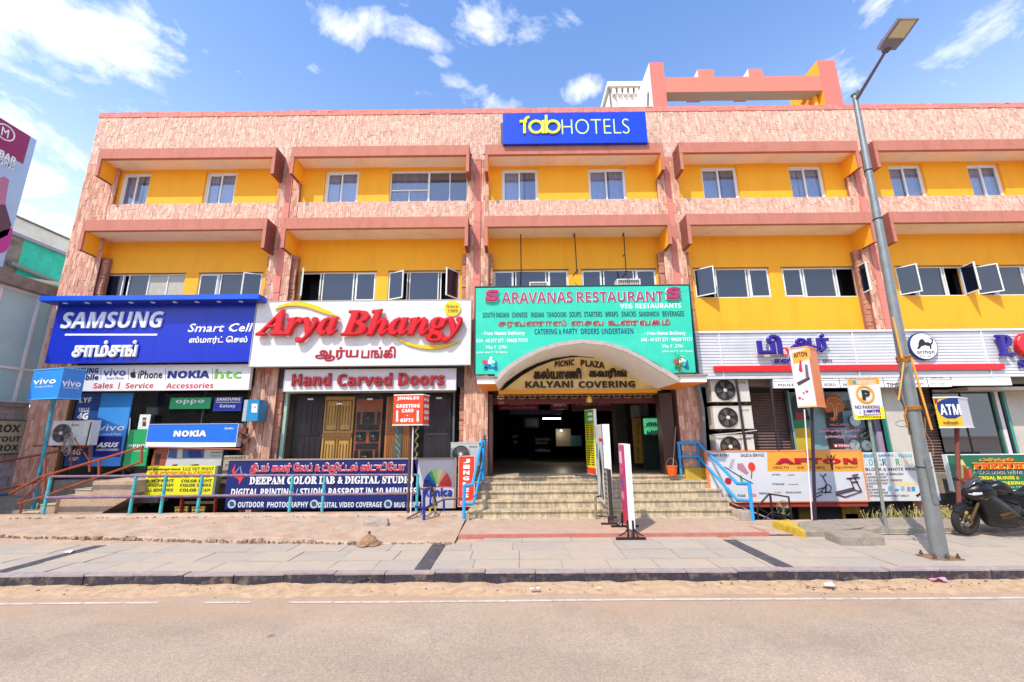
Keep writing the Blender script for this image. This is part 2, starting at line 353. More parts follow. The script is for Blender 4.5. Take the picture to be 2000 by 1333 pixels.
M_cop = mat('coping_pink', '#dc8878', rough=.85, var=.14, scale=7, bump=.4, island=.08, dirt='#b06a60', dirtamt=.5, dscale=4)
M_str = mat('pillar_stripe', '#d98273', rough=.85, var=.10, scale=6, bump=.3, dirt='#c98f7c', dirtamt=.6, dscale=4)
M_brick = mat('side_stone', '#c48a70', rough=.9, var=.25, scale=8, bump=.8, bscale=50, dirt='#7d5a4a', dirtamt=.7, dscale=5)
M_back = mat('dark_backing', '#9c6a5c', rough=1, var=.1)
M_yel = mat('yellow_wall', '#ffb120', rough=.75, var=.05, scale=1.5, bump=.12, bscale=20, dirt='#f09414', dirtamt=.4, dscale=1.6, stretch=(1.6, 1.6, .3))
M_can = mat('canopy_paint', '#c07a66', rough=.85, var=.09, scale=9, bump=.35, bscale=60, dirt='#ad6a58', dirtamt=.75, dscale=3.5, stretch=(1, 1, .35))
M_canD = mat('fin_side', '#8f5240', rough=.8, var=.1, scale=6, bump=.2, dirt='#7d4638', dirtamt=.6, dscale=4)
M_sof = mat('soffit_cream', '#f4e4cc', rough=.8, var=.05, scale=2, dirt='#d9b48c', dirtamt=.5, dscale=1.2)
M_frame = mat('window_frame', '#e9ecea', rough=.45, var=.05)
M_rubber = mat('window_gasket', '#26242a', rough=.7)
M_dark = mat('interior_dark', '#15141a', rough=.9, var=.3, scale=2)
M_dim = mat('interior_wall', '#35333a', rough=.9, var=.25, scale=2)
M_cur = mat('curtain_cloth', '#f4f4f8', rough=.9, var=.18, scale=14, stretch=(4, 1, .3))
M_cur2 = mat('curtain_cloth_grey', '#b0a6b4', rough=.9, var=.22, scale=14, stretch=(4, 1, .3))
M_gl = glass('clear_window_glass', '#d8e0ee', .95, refl=.11)
M_gd = glass('dark_window_glass', '#1f2840', .3, refl=.085)
M_gs = glass('shop_glass', '#fafcfc', .995, refl=.014)
M_white = mat('white_wall', '#f2eee2', rough=.8, var=.05, scale=2, dirt='#c4b9a4', dirtamt=.5, dscale=1.5)
def marble():
    m = mat('step_marble', '#cbbfa8', rough=.5, var=.12, scale=3, dirt='#a89678', dirtamt=.6, dscale=2.5)
    t = m.node_tree; n = t.nodes; l = t.links; b = n['Principled BSDF']; src = b.inputs['Base Color'].links[0].from_socket
    g = n.new('ShaderNodeNewGeometry'); mp_ = n.new('ShaderNodeMapping'); mp_.inputs['Rotation'].default_value = (0, R(38), 0); mp_.inputs['Scale'].default_value = (9, 4, 1.6); l.new(g.outputs['Position'], mp_.inputs[0])
    ad = n.new('ShaderNodeVectorMath'); ad.operation = 'ADD'; l.new(mp_.outputs[0], ad.inputs[0])
    cb = n.new('ShaderNodeCombineXYZ'); mu = n.new('ShaderNodeMath'); mu.operation = 'MULTIPLY'; mu.inputs[1].default_value = 31; l.new(g.outputs['Random Per Island'], mu.inputs[0]); l.new(mu.outputs[0], cb.inputs[0]); l.new(cb.outputs[0], ad.inputs[1])
    z = n.new('ShaderNodeTexNoise'); z.inputs['Scale'].default_value = 1.7; z.inputs['Detail'].default_value = 4; z.inputs['Distortion'].default_value = .6; l.new(ad.outputs[0], z.inputs[0])
    rp = n.new('ShaderNodeValToRGB'); e = rp.color_ramp.elements; e[0].position = .38; e[0].color = (.62, .6, .55, 1); e[1].position = .62; e[1].color = (1.08, 1.0, .88, 1); l.new(z.outputs[0], rp.inputs[0])
    x = n.new('ShaderNodeMix'); x.data_type = 'RGBA'; x.blend_type = 'MULTIPLY'; x.inputs[0].default_value = 1; l.new(src, x.inputs[6]); l.new(rp.outputs[0], x.inputs[7]); l.new(x.outputs[2], b.inputs['Base Color']); return m
M_marb = marble()

# ================================================================ ground, road, pavement
def S(name, mb, m=None, parent=None, **k):
    o = mb.build(name, m, parent, **k)
    if parent is None: o['kind'] = 'structure'
    return o
S('ground', MB().quad((-400, -300, -1.6), (400, -300, -1.6), (400, 500, -1.6), (-400, 500, -1.6)), M_apr)
S('road', MB().box(-160, 160, -9, 5.93, -.4, -.14), M_road)
S('opposite_pavement', MB().box(-160, 160, -40, -9, -.4, .0), M_slab)
def grid(x0, x1, y0f, y1f, zf, nx, ny):
    V = []; F = []
    for i in range(nx+1):
        x = x0+(x1-x0)*i/nx; a, b = y0f(x), y1f(x)
        for j in range(ny+1): y = a+(b-a)*j/ny; V.append((x, y, zf(x, y, j/ny)))
    for i in range(nx):
        for j in range(ny): k = i*(ny+1)+j; F.append((k, k+ny+1, k+ny+2, k+1))
    return MB().add(V, F)
from mathutils import noise as mn
nf = lambda x, y, s=1.0, k=0.0: mn.noise(Vector((x*s+k, y*s-k, k)))
dirt = grid(-16, 16, lambda x: 5.55+.10*nf(x, 0, .9)+.05*nf(x, 3, 3), lambda x: 5.94, lambda x, y, t: -.139+.045*t*(.6+.6*nf(x, y, 2.5))+.012*nf(x, y, 11)*min(1, t*3), 400, 9)
S('roadside_dirt', dirt, M_dirt)
ln = MB(); x = -16.0
while x < 16:
    wd = random.uniform(.15, .6); y = 5.36+.012*math.sin(x)
    if nf(x, 2, .7) > (-.5 if x < 3 else -.12) and random.random() < .93: ln.quad((x, y, -.1355), (x+wd*.97, y, -.1355), (x+wd*.97, y+.055, -.1355), (x, y+.055, -.1355))
    x += wd
S('road_edge_line', ln, M_line)
kb = S('kerb', MB().box(-16, 16, 5.96, 6.06, -.4, -.03), M_conc)
x = -15.9
while x < 16:
    dz_ = random.uniform(-.008, .008); dy_ = random.uniform(-.008, .008)
    m = MB(); m.box(x+.006, x+.64, 5.94+dy_, 6.07, -.3, -.012+dz_, M_kerb, j=.004); m.box(x+.006, x+.64, 5.937+dy_, 6.075, -.014+dz_, .004+dz_, M_kerbt, j=.003)
    m.build('kerb_stone', None, kb); x += .646
pv = S('pavement', MB().box(-16, 16, 6.05, 9.0, -.4, -.012), M_apr)
rows = [(6.08, 6.52), (6.53, 7.02), (7.03, 7.52), (7.53, 7.86)]
for ri, (ya, yb) in enumerate(rows):
    x = -15.9+.3*(ri % 2)+random.uniform(0, .15)
    while x < 15.5:
        wd = random.uniform(.58, .84); x2 = x+wd
        for sx in (-6.95, -1.34, 3.44):          # the dark strips cut through
            if x < sx < x2: x2 = sx
            if sx <= x < sx+.21: x = sx+.21; x2 = max(x2, x+.35)
        edge = 7.35 if -5 < x < -1 else (7.75 if x <= -5 else 9)
        if ya < (7.3 if x < -5 else (7.2 if x < -1.1 else 8)):
            h_ = random.uniform(-.004, .004); MB().box(x+.006, x2-.006, ya, yb-.008, -.03, h_, j=.004).build('paving_slab', random.choice((M_slab, M_slab, M_slab2)), pv)
        x = x2
for sx, y1 in ((-6.94, 7.5), (-1.33, 7.72), (3.45, 7.62)):
    y = 6.08
    while y < y1-.05:
        y2 = min(y+.5, y1); MB().box(sx, sx+.195, y, y2-.006, -.03, .003, j=.002).build('granite_strip', M_strip, pv); y = y2
# sloping concrete apron before the left shops, with its broken front edge
ef = lambda x: (7.42+(-2.5-x)*.105 if x < -2.5 else 7.42)+.05*nf(x, 1, 2.2)+.03*nf(x, 5, 7)
def apz(x, y, t):
    if t < .001: return -.03
    base = .012+.085*min(1, max(0, (y-7.4)/1.7)); b = .035*math.exp(-(t/.05)**2)*(.5+nf(x, 9, 3)) if t < .2 else 0
    return base+b+.010*nf(x, y, 4)+.006*nf(x, y, 13) + (.06 if t > .955 else 0)
S('concrete_apron', grid(-16, -1.0, ef, lambda x: 9.42, apz, 300, 40), M_apr)
S('apron_wall', MB().box(-16, -.98, 9.40, 9.52, -1.4, .165).box(-16, -.98, 9.30, 9.40, -.4, .10), M_apr)
ef2 = lambda x: 8.35-.04*x+.04*nf(x, 1, 3)
S('concrete_verge', grid(4.4, 16, lambda x: 7.87, lambda x: 9.1, lambda x, y, t: .004+.012*t+.012*nf(x, y, 3)+.005*nf(x, y, 12), 160, 16), M_apr)
# right-hand raised concrete edge
def lump(name, pts, z0, z1, m, parent=None, j=.02, n=1, **k):
    mb = MB(); pl = Pl((0, 0, 0), (1, 0, 0), (0, 0, 1)); V = [(a+random.uniform(-j, j), b+random.uniform(-j, j)) for a, b in pts]
    nn = len(V); ar = sum(V[i][0]*V[(i+1) % nn][1]-V[(i+1) % nn][0]*V[i][1] for i in range(nn))
    if ar < 0: V = V[::-1]
    cx = sum(a for a, b in V)/nn; cyy = sum(b for a, b in V)/nn
    rings = [(z0, 1.0), (z0+(z1-z0)*.8, .995), (z1, .93)]; W = []
    for z, s_ in rings: W += [(cx+(a-cx)*s_, cyy+(b-cyy)*s_, z+random.uniform(-j, j)*.4) for a, b in V]
    F = []
    for r_ in range(2):
        for i in range(nn): F.append((r_*nn+i, r_*nn+(i+1) % nn, (r_+1)*nn+(i+1) % nn, (r_+1)*nn+i))
    F.append(tuple(range(2*nn, 3*nn))); mb.add(W, F, m); return mb.build(name, m, parent, **k)
def gp(px, py, z=0): v = G(px, py, z); return (v.x, v.y)
def rag(p, q, n, j): return [(p[0]+(q[0]-p[0])*i/n+random.uniform(-j, j), p[1]+(q[1]-p[1])*i/n+random.uniform(-j, j)) for i in range(n)]
e1 = rag(gp(1568, 1050), gp(1680, 1047), 4, .03)+rag(gp(1682, 1044), gp(1980, 1040), 14, .05)+rag((13, 7.9), (13, 9.3), 2, .05)+rag((13, 9.3), gp(1560, 1016, .1), 12, .03)+rag(gp(1555, 1018, .1), gp(1565, 1045), 2, .01)
o = lump('raised_concrete_edge', e1, -.02, .105, M_conc, j=.01); o['kind'] = 'structure'
o = lump('stair_edge', [gp(1508, 1018, .12), gp(1540, 1015, .12), gp(1574, 1052, 0), gp(1566, 1050, 0)], -.02, .13, mat('yellow_kerb_paint', '#c9a82c', rough=.8, var=.2, scale=14, bump=.4, dirt='#8a7a50', dirtamt=.8, dscale=6), j=.004); o['kind'] = 'structure'

# entrance steps
def build_steps():
    top = [.77, .665, .505, .345, .19, .055]; Xl, Xr = -.99, 4.62
    st = thing('entrance_steps', 'wide marble steps climbing to the dark arched plaza entrance', 'steps', (1.8, 9.1, 0))
    for k, z in enumerate(top):
        y = 10.5-.28*k; zb = top[k+1] if k < 5 else 0.0; ex = (.0 if k else 0)
        s_ = MB().box(Xl+.01, Xr-.01, y+.03, y+.33, zb-.05, z-.03).build('step', M_conc, st)
        x = Xl
        while x < Xr-.05:
            x2 = min(Xr, x+random.uniform(1.2, 1.9)); x2 = Xr if Xr-x2 < .5 else x2
            MB().box(x+.002, x2-.002, y-.02+random.uniform(-.004, .004), y+.30, z-.032, z+random.uniform(-.003, .002), j=.002).build('tread_slab', M_marb, s_); x = x2
        x = Xl+.01
        while x < Xr-.05:
            x2 = min(Xr-.01, x+random.uniform(.5, .75)); x2 = Xr-.01 if Xr-x2 < .3 else x2
            MB().box(x+.002, x2-.002, y+.012+random.uniform(-.003, .003), y+.04, zb+.001, z-.034).build('riser_slab', M_marb, s_); x = x2
    MB().box(Xl, Xr, 10.72, 11.2, .4, .768).build('landing_edge', M_marb, st)
    MB().box(Xl, Xr, 9.15, 10.6, -1.2, 0).build('base', M_conc, st)
    return st
build_steps()
rs = S('red_step', MB().box(-.98, 4.32, 7.84, 9.12, -.1, .052, M_redtop).box(-.985, 4.325, 7.80, 7.86, -.1, .056, M_redst).box(4.30, 4.36, 7.83, 8.4, -.1, .054, M_redst))
# concrete blocks lying at the kerb of the forecourt
def block(label, px, py, wx, wy, h, m, rot=0, z=0.0, cat='block', name='concrete_block'):
    c = G(px, py, z); a = R(rot); base = [(-wx/2, 0), (0, -.01), (wx/2, 0), (wx/2+.005, wy/2), (wx/2, wy), (-wx/2, wy), (-wx/2-.01, wy/2)]
    pts = [(c.x+p*math.cos(a)-q*math.sin(a), c.y+p*math.sin(a)+q*math.cos(a)) for p, q in base]
    r_ = thing(name, label, cat, c); lump('body', pts, c.z-.02, c.z+h, m, r_, j=.012); return r_
block('rough grey concrete block lying on the pavement below the printing shop sign', 1688, 1066, .66, .42, .15, M_conc, -3)
block('pale broken concrete lump against the apron kerb beside the greeting card pole', 732, 1031, .44, .22, .13, mat('pale_concrete', '#b3a496', rough=.95, var=.25, scale=14, bump=1, bscale=40), 4, .05)
block('small square concrete footing under the left blue stair rail', 908, 1023, .16, .16, .17, mat('pale_concrete', '#b3a496'), 0, .0)
block('chipped concrete footing under the right blue stair rail', 1459, 1020, .22, .3, .2, mat('pale_concrete', '#b3a496'), 10, .0)
# mound of old mortar on the left forecourt
c = G(716, 1068); mnd = thing('mortar_mound', 'cracked brown mortar mound rising from the sandy forecourt', 'mound', c)
mb = MB(); V = []; F = []
for i in range(8):
    t = i/7
    for k in range(18):
        a = 2*math.pi*k/18; rr = .20*(1-t)**.6*(1+.25*nf(math.cos(a)*2, math.sin(a)*2+i, 1)); V.append((c.x+rr*math.cos(a), c.y+.1+rr*.8*math.sin(a), .01+.15*t*(1+.2*nf(k, i, .7))))
for i in range(7):
    for k in range(18): F.append((i*18+k, i*18+(k+1) % 18, (i+1)*18+(k+1) % 18, (i+1)*18+k))
mb.add(V, F); mb.build('mound', mat('mortar', '#9c7a5c', rough=1, var=.3, scale=16, bump=1, bscale=40), mnd)
MB().tube([(c.x, c.y+.12, .14), (c.x-.01, c.y+.12, .19), (c.x+.01, c.y+.13, .2)], [.018, .022, .008], 6).build('rag', mat('rag', '#4a3a30', rough=1), mnd)

# ================================================================ the building
B = thing('shopping_building', 'long three storey orange and pink stone shopping building with boxed window canopies', 'building', (1.8, 10.6, 0))
X0, W_, CW = -11.30, 5.28, 4.854
PC = [X0-.213+W_*i for i in range(6)]
ZUT, ZUF, ZUB = 9.481, 9.178, 8.665
ZLT, ZLF, ZLB = 7.343, 7.035, 6.505
Z_ROOF, Z_SILL = 11.03, 8.07
def tiles(name, Xa, Xb, Za, Zb, Y, w_, h0, h1, m, parent, dmax=.022, gap=.0022, prop=True):
    mb = MB(); x = Xa
    while x < Xb-.01:
        wd = min(w_*random.uniform(.8, 1.25), Xb-x); z = Za-random.uniform(0, h0)
        while z < Zb:
            z2 = z+random.uniform(h0, h1); a = max(z, Za); b = min(z2, Zb)
            if b-a > .015: d = random.uniform(0, dmax); mb.box(x+gap, x+wd-gap, Y-d, Y+.02, a+gap, b-gap)
            z = z2
        x += wd
    o = mb.build(name, m, parent)
    o['kind'] = 'stuff'; return o
def wall_holes(name, Xa, Xb, Za, Zb, Y0, Y1, holes, m, parent):
    mb = MB(); xs = sorted({Xa, Xb, *[h[0] for h in holes], *[h[1] for h in holes]})
    for a, b in zip(xs[:-1], xs[1:]):
        hs = sorted([(h[2], h[3]) for h in holes if h[0] <= a+1e-5 and h[1] >= b-1e-5]); z = Za
        for h0, h1 in hs:
            if h0 > z: mb.box(a, b, Y0, Y1, z, h0)
            z = max(z, h1)
        if z < Zb: mb.box(a, b, Y0, Y1, z, Zb)
    return mb.build(name, m, parent)
XL, XR = -12.05, 15.6
# parapet and bands
MB().box(XL, XR, 10.57, 10.75, 9.3, Z_ROOF-.01).build('parapet_wall', M_back, B)
tiles('parapet_stones', XL, XR, 9.3, Z_ROOF-.17, 10.56, .05, .08, .22, M_stone, B, dmax=.011)
tiles('coping_stones', XL-.01, XR, Z_ROOF-.17, Z_ROOF, 10.545, .16, .17, .2, M_cop, B, dmax=.01)
MB().box(XL, XR, 10.6, 10.8, Z_ROOF-.012, Z_ROOF-.004).build('coping_top', M_cop, B)
for i in range(5):
    a, b = PC[i]+.3, PC[i+1]-.3
    MB().box(a, b, 10.57, 10.70, 7.2, Z_SILL-.012).build('sill_band', M_back, B)
    tiles('sill_stones', a, b, 7.3, Z_SILL, 10.56, .05, .08, .2, M_stone, B, dmax=.011)
# pillars
for i in range(6):
    pl_ = MB().box(PC[i]-.285, PC[i]+.285, 10.56, 11.0, -1.2, 9.4).build('pillar', M_back, B)
    lo = .78 if i in (2, 3) else -.6
    tiles('pillar_stones', PC[i]-.295, PC[i]-.082, lo, 9.35, 10.545, .055, .12, .34, M_stone2, pl_, dmax=.013)
    tiles('pillar_stones', PC[i]+.082, PC[i]+.295, lo, 9.35, 10.545, .055, .12, .34, M_stone2, pl_, dmax=.013)
    z = 3.3 if i else 99
    if not i: tiles('pillar_stones', PC[i]-.085, PC[i]+.085, lo, 9.35, 10.545, .055, .12, .34, M_stone2, pl_, dmax=.013)
    else: tiles('pillar_stones', PC[i]-.082, PC[i]+.082, lo, 3.3, 10.54, .055, .12, .34, M_stone2, pl_, dmax=.013)
    while z < 9.35:
        z2 = min(9.35, z+random.uniform(.3, .6)); MB().box(PC[i]-.08, PC[i]+.08, 10.51+random.uniform(0, .012), 10.58, z+.002, z2-.002).build('stripe_stone', M_str, pl_); z = z2
MB().box(XL, PC[0]-.29, 10.57, 11.0, -1.2, 9.4).build('corner_pier', M_back, B)
tiles('corner_stones', XL, PC[0]-.29, -.5, 9.35, 10.55, .06, .12, .32, M_stone2, B, dmax=.013)
tiles('corner_stones', PC[0]+.29, PC[0]+.40, -.5, 9.35, 10.56, .06, .12, .32, M_stone2, B, dmax=.013)
# upper and lower walls with real window openings
A = PY(10.65); A2 = PY(10.8)
up = [(234, 302), (399, 468), (634, 704), (762, 914), (981, 1050), (1148, 1223), (1367, 1443), (1537, 1612), (1731, 1810), (1884, 1963)]
lowr = [(188, 366), (384, 516), (583, 737), (757, 899), (963, 1111), (1135, 1284), (1353, 1507), (1525, 1680), (1747, 1891), (1898, 2052)]
UZ0, UZ1 = 8.085, 9.13
LZ0, LZ1 = 5.26, 6.10
upw = []; loww = []
Au = PY(10.72); Al = PY(10.84)
for k, (a, b) in enumerate(up): c = (a+b)/2; ln_ = abs(c-1000)*.0092; upw.append((Au.ab(a+ln_-1, 360)[0], Au.ab(b-ln_+1, 360)[0]))
for k, (a, b) in enumerate(lowr): c = (a+b)/2; ln_ = abs(c-1000)*.0068; loww.append((Al.ab(a+ln_, 560)[0], Al.ab(b-ln_, 560)[0]))
for i in range(5):
    a, b = PC[i]+.28, PC[i+1]-.28
    wall_holes('upper_wall', a, b, 7.9, 9.2, 10.65, 10.82, [(u[0], u[1], UZ0, UZ1) for u in upw[2*i:2*i+2]], M_yel, B)
    wall_holes('lower_wall', a, b, 4.2, 7.1, 10.8, 10.95, [(u[0], u[1], LZ0, LZ1) for u in loww[2*i:2*i+2]], M_yel, B)
    # rough stone returns beside the pillars
    for (xa, xb) in ((a-.01, a+.13), (b-.13, b+.01)):
        if i == 0 and xa < a: xa += .1; xb += .1
        z = 4.25 if i > 2 else 4.9; top = 6.52
        if i < 2 and not (i == 0 and xa < a+.2): z = .78
        MB().box(xa+.01, xb-.01, 10.68, 10.8, z, top).build('side_pier', M_back, B)
        while z < top-.03:
            z2 = min(top, z+random.uniform(.09, .2)); MB().box(xa+random.uniform(-.008, .008), xb+random.uniform(-.008, .008), 10.64+random.uniform(-.015, .012), 10.7, z+.004, z2-.004, j=.004).build('side_stone', M_brick, B); z = z2
# shell: floors, roof, ends
MB().box(XL, XR, 10.7, 22, 10.5, 10.9).build('roof', M_conc, B)
MB().box(XL+.02, XR, 10.72, 22, 7.12, 7.42).box(XL+.02, XR, 10.83, 22, 9.15, 9.3).build('floor_slab', M_dim, B)
MB().box(XL+.02, XR, 10.62, 22, 3.42, 4.25).build('first_floor', M_dim, B)
MB().box(XL+.04, XR, 11.7, 22, 4.25, 10.5).build('rooms', M_dim, B)
MB().box(XL, XL+.25, 11.0, 22, -1.2, 10.6).build('end_wall', M_white, B)
MB().box(XR-.1, XR+.2, 10.6, 22, -1.2, 10.6).build('end_wall', M_white, B)
# ground floor: floor, partitions, back
MB().box(XL+.02, PC[2]+.35, 10.62, 22, .3, .75).box(PC[3]-.35, XR, 10.62, 22, .3, .75).build('shop_floor', M_conc, B)
MB().box(PC[2]-.5, PC[3]+.5, 10.6, 22, .3, .765).build('entrance_floor', mat('entrance_floor', '#8c8576', rough=.35, var=.1), B)
for i in range(1, 5): MB().box(PC[i]-.12, PC[i]+.12, 11.0, 22, .75, 3.42).build('partition', M_dim, B)
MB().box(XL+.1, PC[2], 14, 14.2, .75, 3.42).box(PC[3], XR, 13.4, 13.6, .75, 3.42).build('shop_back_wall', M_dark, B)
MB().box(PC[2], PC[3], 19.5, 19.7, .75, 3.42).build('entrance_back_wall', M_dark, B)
MB().box(XL, XR, 13, 13.2, -1.6, .3).build('basement_back', M_dim, B)

# canopies, boxed round the windows
def canopy(i, zt, zf, zb, yw):
    xl = X0+W_*i; xr = xl+CW
    cn = MB().box(xl+.02, xr-.02, 10.19, yw, zf+.035, zt-.004).build('canopy', M_can, B)
    MB().box(xl, xr, 10.10, 10.20, zf, zt, j=.002).build('fascia', M_can, cn)
    MB().box(xl+.09, xr-.09, 10.215, yw+.03, zf+.012, zf+.034).build('soffit', M_sof, cn)
    for s_ in (0, 1):
        a = xl if s_ == 0 else xr-.085; b = a+.085
        m = MB(); m.box(a, b, 10.104, yw-.06, zb, zf+.03, M_can if True else None)
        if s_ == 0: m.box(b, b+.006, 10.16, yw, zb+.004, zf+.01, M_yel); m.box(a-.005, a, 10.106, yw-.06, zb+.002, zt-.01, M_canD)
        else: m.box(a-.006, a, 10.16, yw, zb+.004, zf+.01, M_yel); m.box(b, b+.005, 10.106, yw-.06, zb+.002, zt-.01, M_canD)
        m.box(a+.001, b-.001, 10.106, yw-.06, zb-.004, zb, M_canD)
        m.build('side_fin', None, cn)
        if random.random() < .8:
            xx = a-.012 if s_ == 0 else b+.012; MB().tube([(xx, 10.3, zt-.16), (xx+(.05 if s_ else -.05), 10.3, zt-.17)], .022, 8).build('drain_spout', M_canD, cn)
for i in range(5):
    canopy(i, ZUT, ZUF, ZUB, 10.66); canopy(i, ZLT, ZLF, ZLB, 10.81)

# ---- windows
def curtain(Xa, Xb, Za, Zb, Y, m, win, amp=.02):
    n = max(8, int((Xb-Xa)/.025)); V = []; F = []; ph = random.uniform(0, 6)
    for i in range(n+1):
        x = Xa+(Xb-Xa)*i/n; y = Y+amp*math.sin(i*1.25+ph+.8*math.sin(i*.4)); V += [(x, y, Zb), (x+.01*math.sin(i), y*1.0+.01, Za)]
    for i in range(n): F.append((2*i, 2*i+1, 2*i+3, 2*i+2))
    return MB().add(V, F).build('curtain', m, win, smooth=True)
def frame(mb, a, b, z0, z1, y0, y1, t, m=None):
    mb.box(a, b, y0, y1, z1-t, z1, m); mb.box(a, b, y0, y1, z0, z0+t, m); mb.box(a, a+t, y0, y1, z0+t, z1-t, m); mb.box(b-t, b, y0, y1, z0+t, z1-t, m)
for k, (a, b) in enumerate(upw):
    y = 10.72
    if k == 3:
        m = MB(); frame(m, a, b, UZ0+.002, UZ1-.04, y, y+.06, .03); xm = a+(b-a)*.5; m.box(xm-.025, xm+.025, y-.006, y+.064, UZ0+.03, UZ1-.07); x2 = a+(b-a)*.77; m.box(x2-.012, x2+.012, y-.003, y+.05, UZ0+.03, UZ1-.07)
        zt = UZ0+.42; m.box(a+.03, xm-.026, y-.004, y+.05, zt-.015, zt+.015); x3 = a+(b-a)*.25; m.box(x3-.012, x3+.012, y-.003, y+.05, UZ0+.03, zt-.015)
        m.box(a, b, y+.01, y+.05, UZ1-.04, UZ1, None)
        wn_ = m.build('window', M_frame, B)
        MB().box(a+.02, b-.02, y+.03, y+.035, UZ0+.02, UZ1-.06).build('pane', M_gl, wn_)
        curtain(a+.03, xm, UZ0, UZ1, y+.16, M_cur2, wn_); curtain(xm, b-.03, UZ0, UZ1, y+.22, mat('room_blind', '#4a4650', rough=.9, var=.2, stretch=(4, 1, .3)), wn_, .006); continue
    m = MB(); frame(m, a, b, UZ0+.002, UZ1-.002, y, y+.09, .035); wn_ = m.build('window', M_frame, B)
    xm = (a+b)/2-.02; 
    for (p, q, yy) in ((a+.036, xm+.03, y+.03), (xm-.02, b-.036, y+.004)):
        m = MB(); frame(m, p, q, UZ0+.037, UZ1-.05, yy, yy+.035, .042); m.build('sash', M_frame, wn_)
        MB().box(p+.04, q-.04, yy+.016, yy+.021, UZ0+.075, UZ1-.09).build('pane', M_gl, wn_)
    MB().box(a+.035, b-.035, y-.004, y+.03, UZ1-.05, UZ1-.036).build('top_rail', M_frame, wn_)
    cm = M_cur if random.random() < .8 else M_cur2
    gapx = a+(b-a)*random.uniform(.3, .6)
    curtain(a+.02, gapx, UZ0, UZ1, y+.12, M_cur, wn_); curtain(gapx+random.uniform(.0, .08), b-.02, UZ0, UZ1, y+.14, cm, wn_)
    MB().box(a-.02, b+.02, 10.645, 10.66, UZ0-.012, UZ0).build('sill', M_frame, wn_)
opens = {1: ('c', 'r22'), 2: ('l60', 'c'), 3: ('l25', 'r55'), 6: ('l40', 'c'), 7: ('c', 'r82'), 8: ('l50', 'r80'), 9: ('l40', 'c')}
for k, (a, b) in enumerate(loww):
    y = 10.84; m = MB(); frame(m, a, b, LZ0+.002, LZ1-.002, y, y+.05, .03)
    if k == 0: cuts = [.27, .34, .57, .79]; 
    else: cuts = [.265, .30, .70, .735] if k != 1 else [.30, .34, .68, .72]
    xs = [a+(b-a)*c for c in cuts]
    for c in ([0, 1, 2, 3]): m.box(xs[c]-.014, xs[c]+.014, y-.002, y+.048, LZ0+.03, LZ1-.03)
    wn_ = m.build('window', M_frame, B)
    MB().box(xs[1]+.012, xs[2]-.012, y+.022, y+.028, LZ0+.028, LZ1-.028).build('pane', M_gd, wn_)
    if k == 0:
        MB().box(a+.028, xs[0]-.012, y+.022, y+.028, LZ0+.028, LZ1-.028).build('pane', M_gd, wn_)
        for (p, q) in ((xs[2]+.012, xs[3]-.012), (xs[3]+.012, b-.028)): MB().box(p, q, y+.02, y+.024, LZ0+.028, LZ1-.028).build('paper_covered_pane', mat('window_paper', '#b9b2a2', rough=.7, var=.12, scale=9, dirt='#8fb3a6', dirtamt=.6, dscale=3), wn_)
    else:
        L_, R_ = opens.get(k, ('c', 'c'))
        for side, st_, p, q in (('l', L_, a+.03, xs[0]-.012), ('r', R_, xs[3]+.012, b-.03)):
            w0 = q-p; ang = 0 if st_ == 'c' else R(float(st_[1:]))
            hx = p if side == 'l' else q; sg = 1 if side == 'l' else -1
            pl2 = Pl((hx, y-.004, 0), (sg*math.cos(ang), -math.sin(ang), 0), (-math.sin(ang)*sg, -math.cos(ang), 0))
            if side == 'r': pl2.n = Vector((-math.sin(ang)*-1, -math.cos(ang), 0))
            z0, z1 = LZ0+.034, LZ1-.034; t = .026; m = MB()
            m.obox(pl2, 0, w0, z1-t, z1, -.02, .014); m.obox(pl2, 0, w0, z0, z0+t, -.02, .014); m.obox(pl2, 0, t, z0+t, z1-t, -.02, .014); m.obox(pl2, w0-t, w0, z0+t, z1-t, -.02, .014)
            m.build('casement_frame', M_frame, wn_); MB().obox(pl2, t-.003, w0-t+.003, z0+t-.003, z1-t+.003, -.006, 0).build('pane', M_gd, wn_)
    MB().box(a+.03, b-.03, y+.5, y+.52, LZ0, LZ1).build('room_blind', M_dim, wn_)
    MB().box(a-.01, b+.01, 10.785, 10.80, LZ1, LZ1+.015).build('lintel_strip', M_rubber, wn_)
# rooftop frame
rf = thing('rooftop_frame', 'pink and yellow concrete frame standing on the roof behind the parapet', 'roof structure', (9, 14, 10.9))
MB().box(5.48, 6.03, 14.0, 15.8, 10.9, 16.13, P('#e0786c', rough=.8)).box(5.472, 5.48, 14.01, 15.8, 10.9, 16.12, M_white).build('column', None, rf)
MB().box(12.13, 12.82, 14.0, 15.75, 10.9, 16.13, P('#e0786c')).box(12.118, 12.13, 14.01, 15.74, 10.9, 16.12, M_yel).build('column', None, rf)
MB().box(6.03, 12.118, 14.0, 14.47, 14.73, 15.41, P('#e8806c', rough=.8)).box(6.03, 12.118, 14.01, 14.46, 14.722, 14.73, P('#b9a898')).build('beam', None, rf)
for (a, b) in ((7.36, 7.98), (9.35, 9.9)): MB().box(a, b, 14.002, 15.3, 15.41, 15.77, P('#e8806c')).box(a-.008, a, 14.01, 15.29, 15.41, 15.765, M_white).build('block', None, rf)
MB().box(11.2, 12.11, 15.2, 15.7, 13.2, 14.7).build('rear_beam', M_white, rf)
MB().tube([(11.9, 15.0, 13.0), (11.9, 14.9, 14.8), (11.95, 14.6, 15.05), (12.0, 14.3, 14.8), (12.0, 14.25, 12)], .09, 10).build('drain_pipe', M_yel, rf, smooth=True)
rw = thing('rooftop_room', 'white stair room with a ledge of small brackets behind the hotel sign', 'roof structure', (5, 17, 10.9))
q = PY(16.5); r_ = q.rect(1190, 166, 1262, 214)
MB().box(r_[0], r_[2]+.4, 16.5, 20, 10.9, r_[3]-.4).build('walls', M_white, rw)
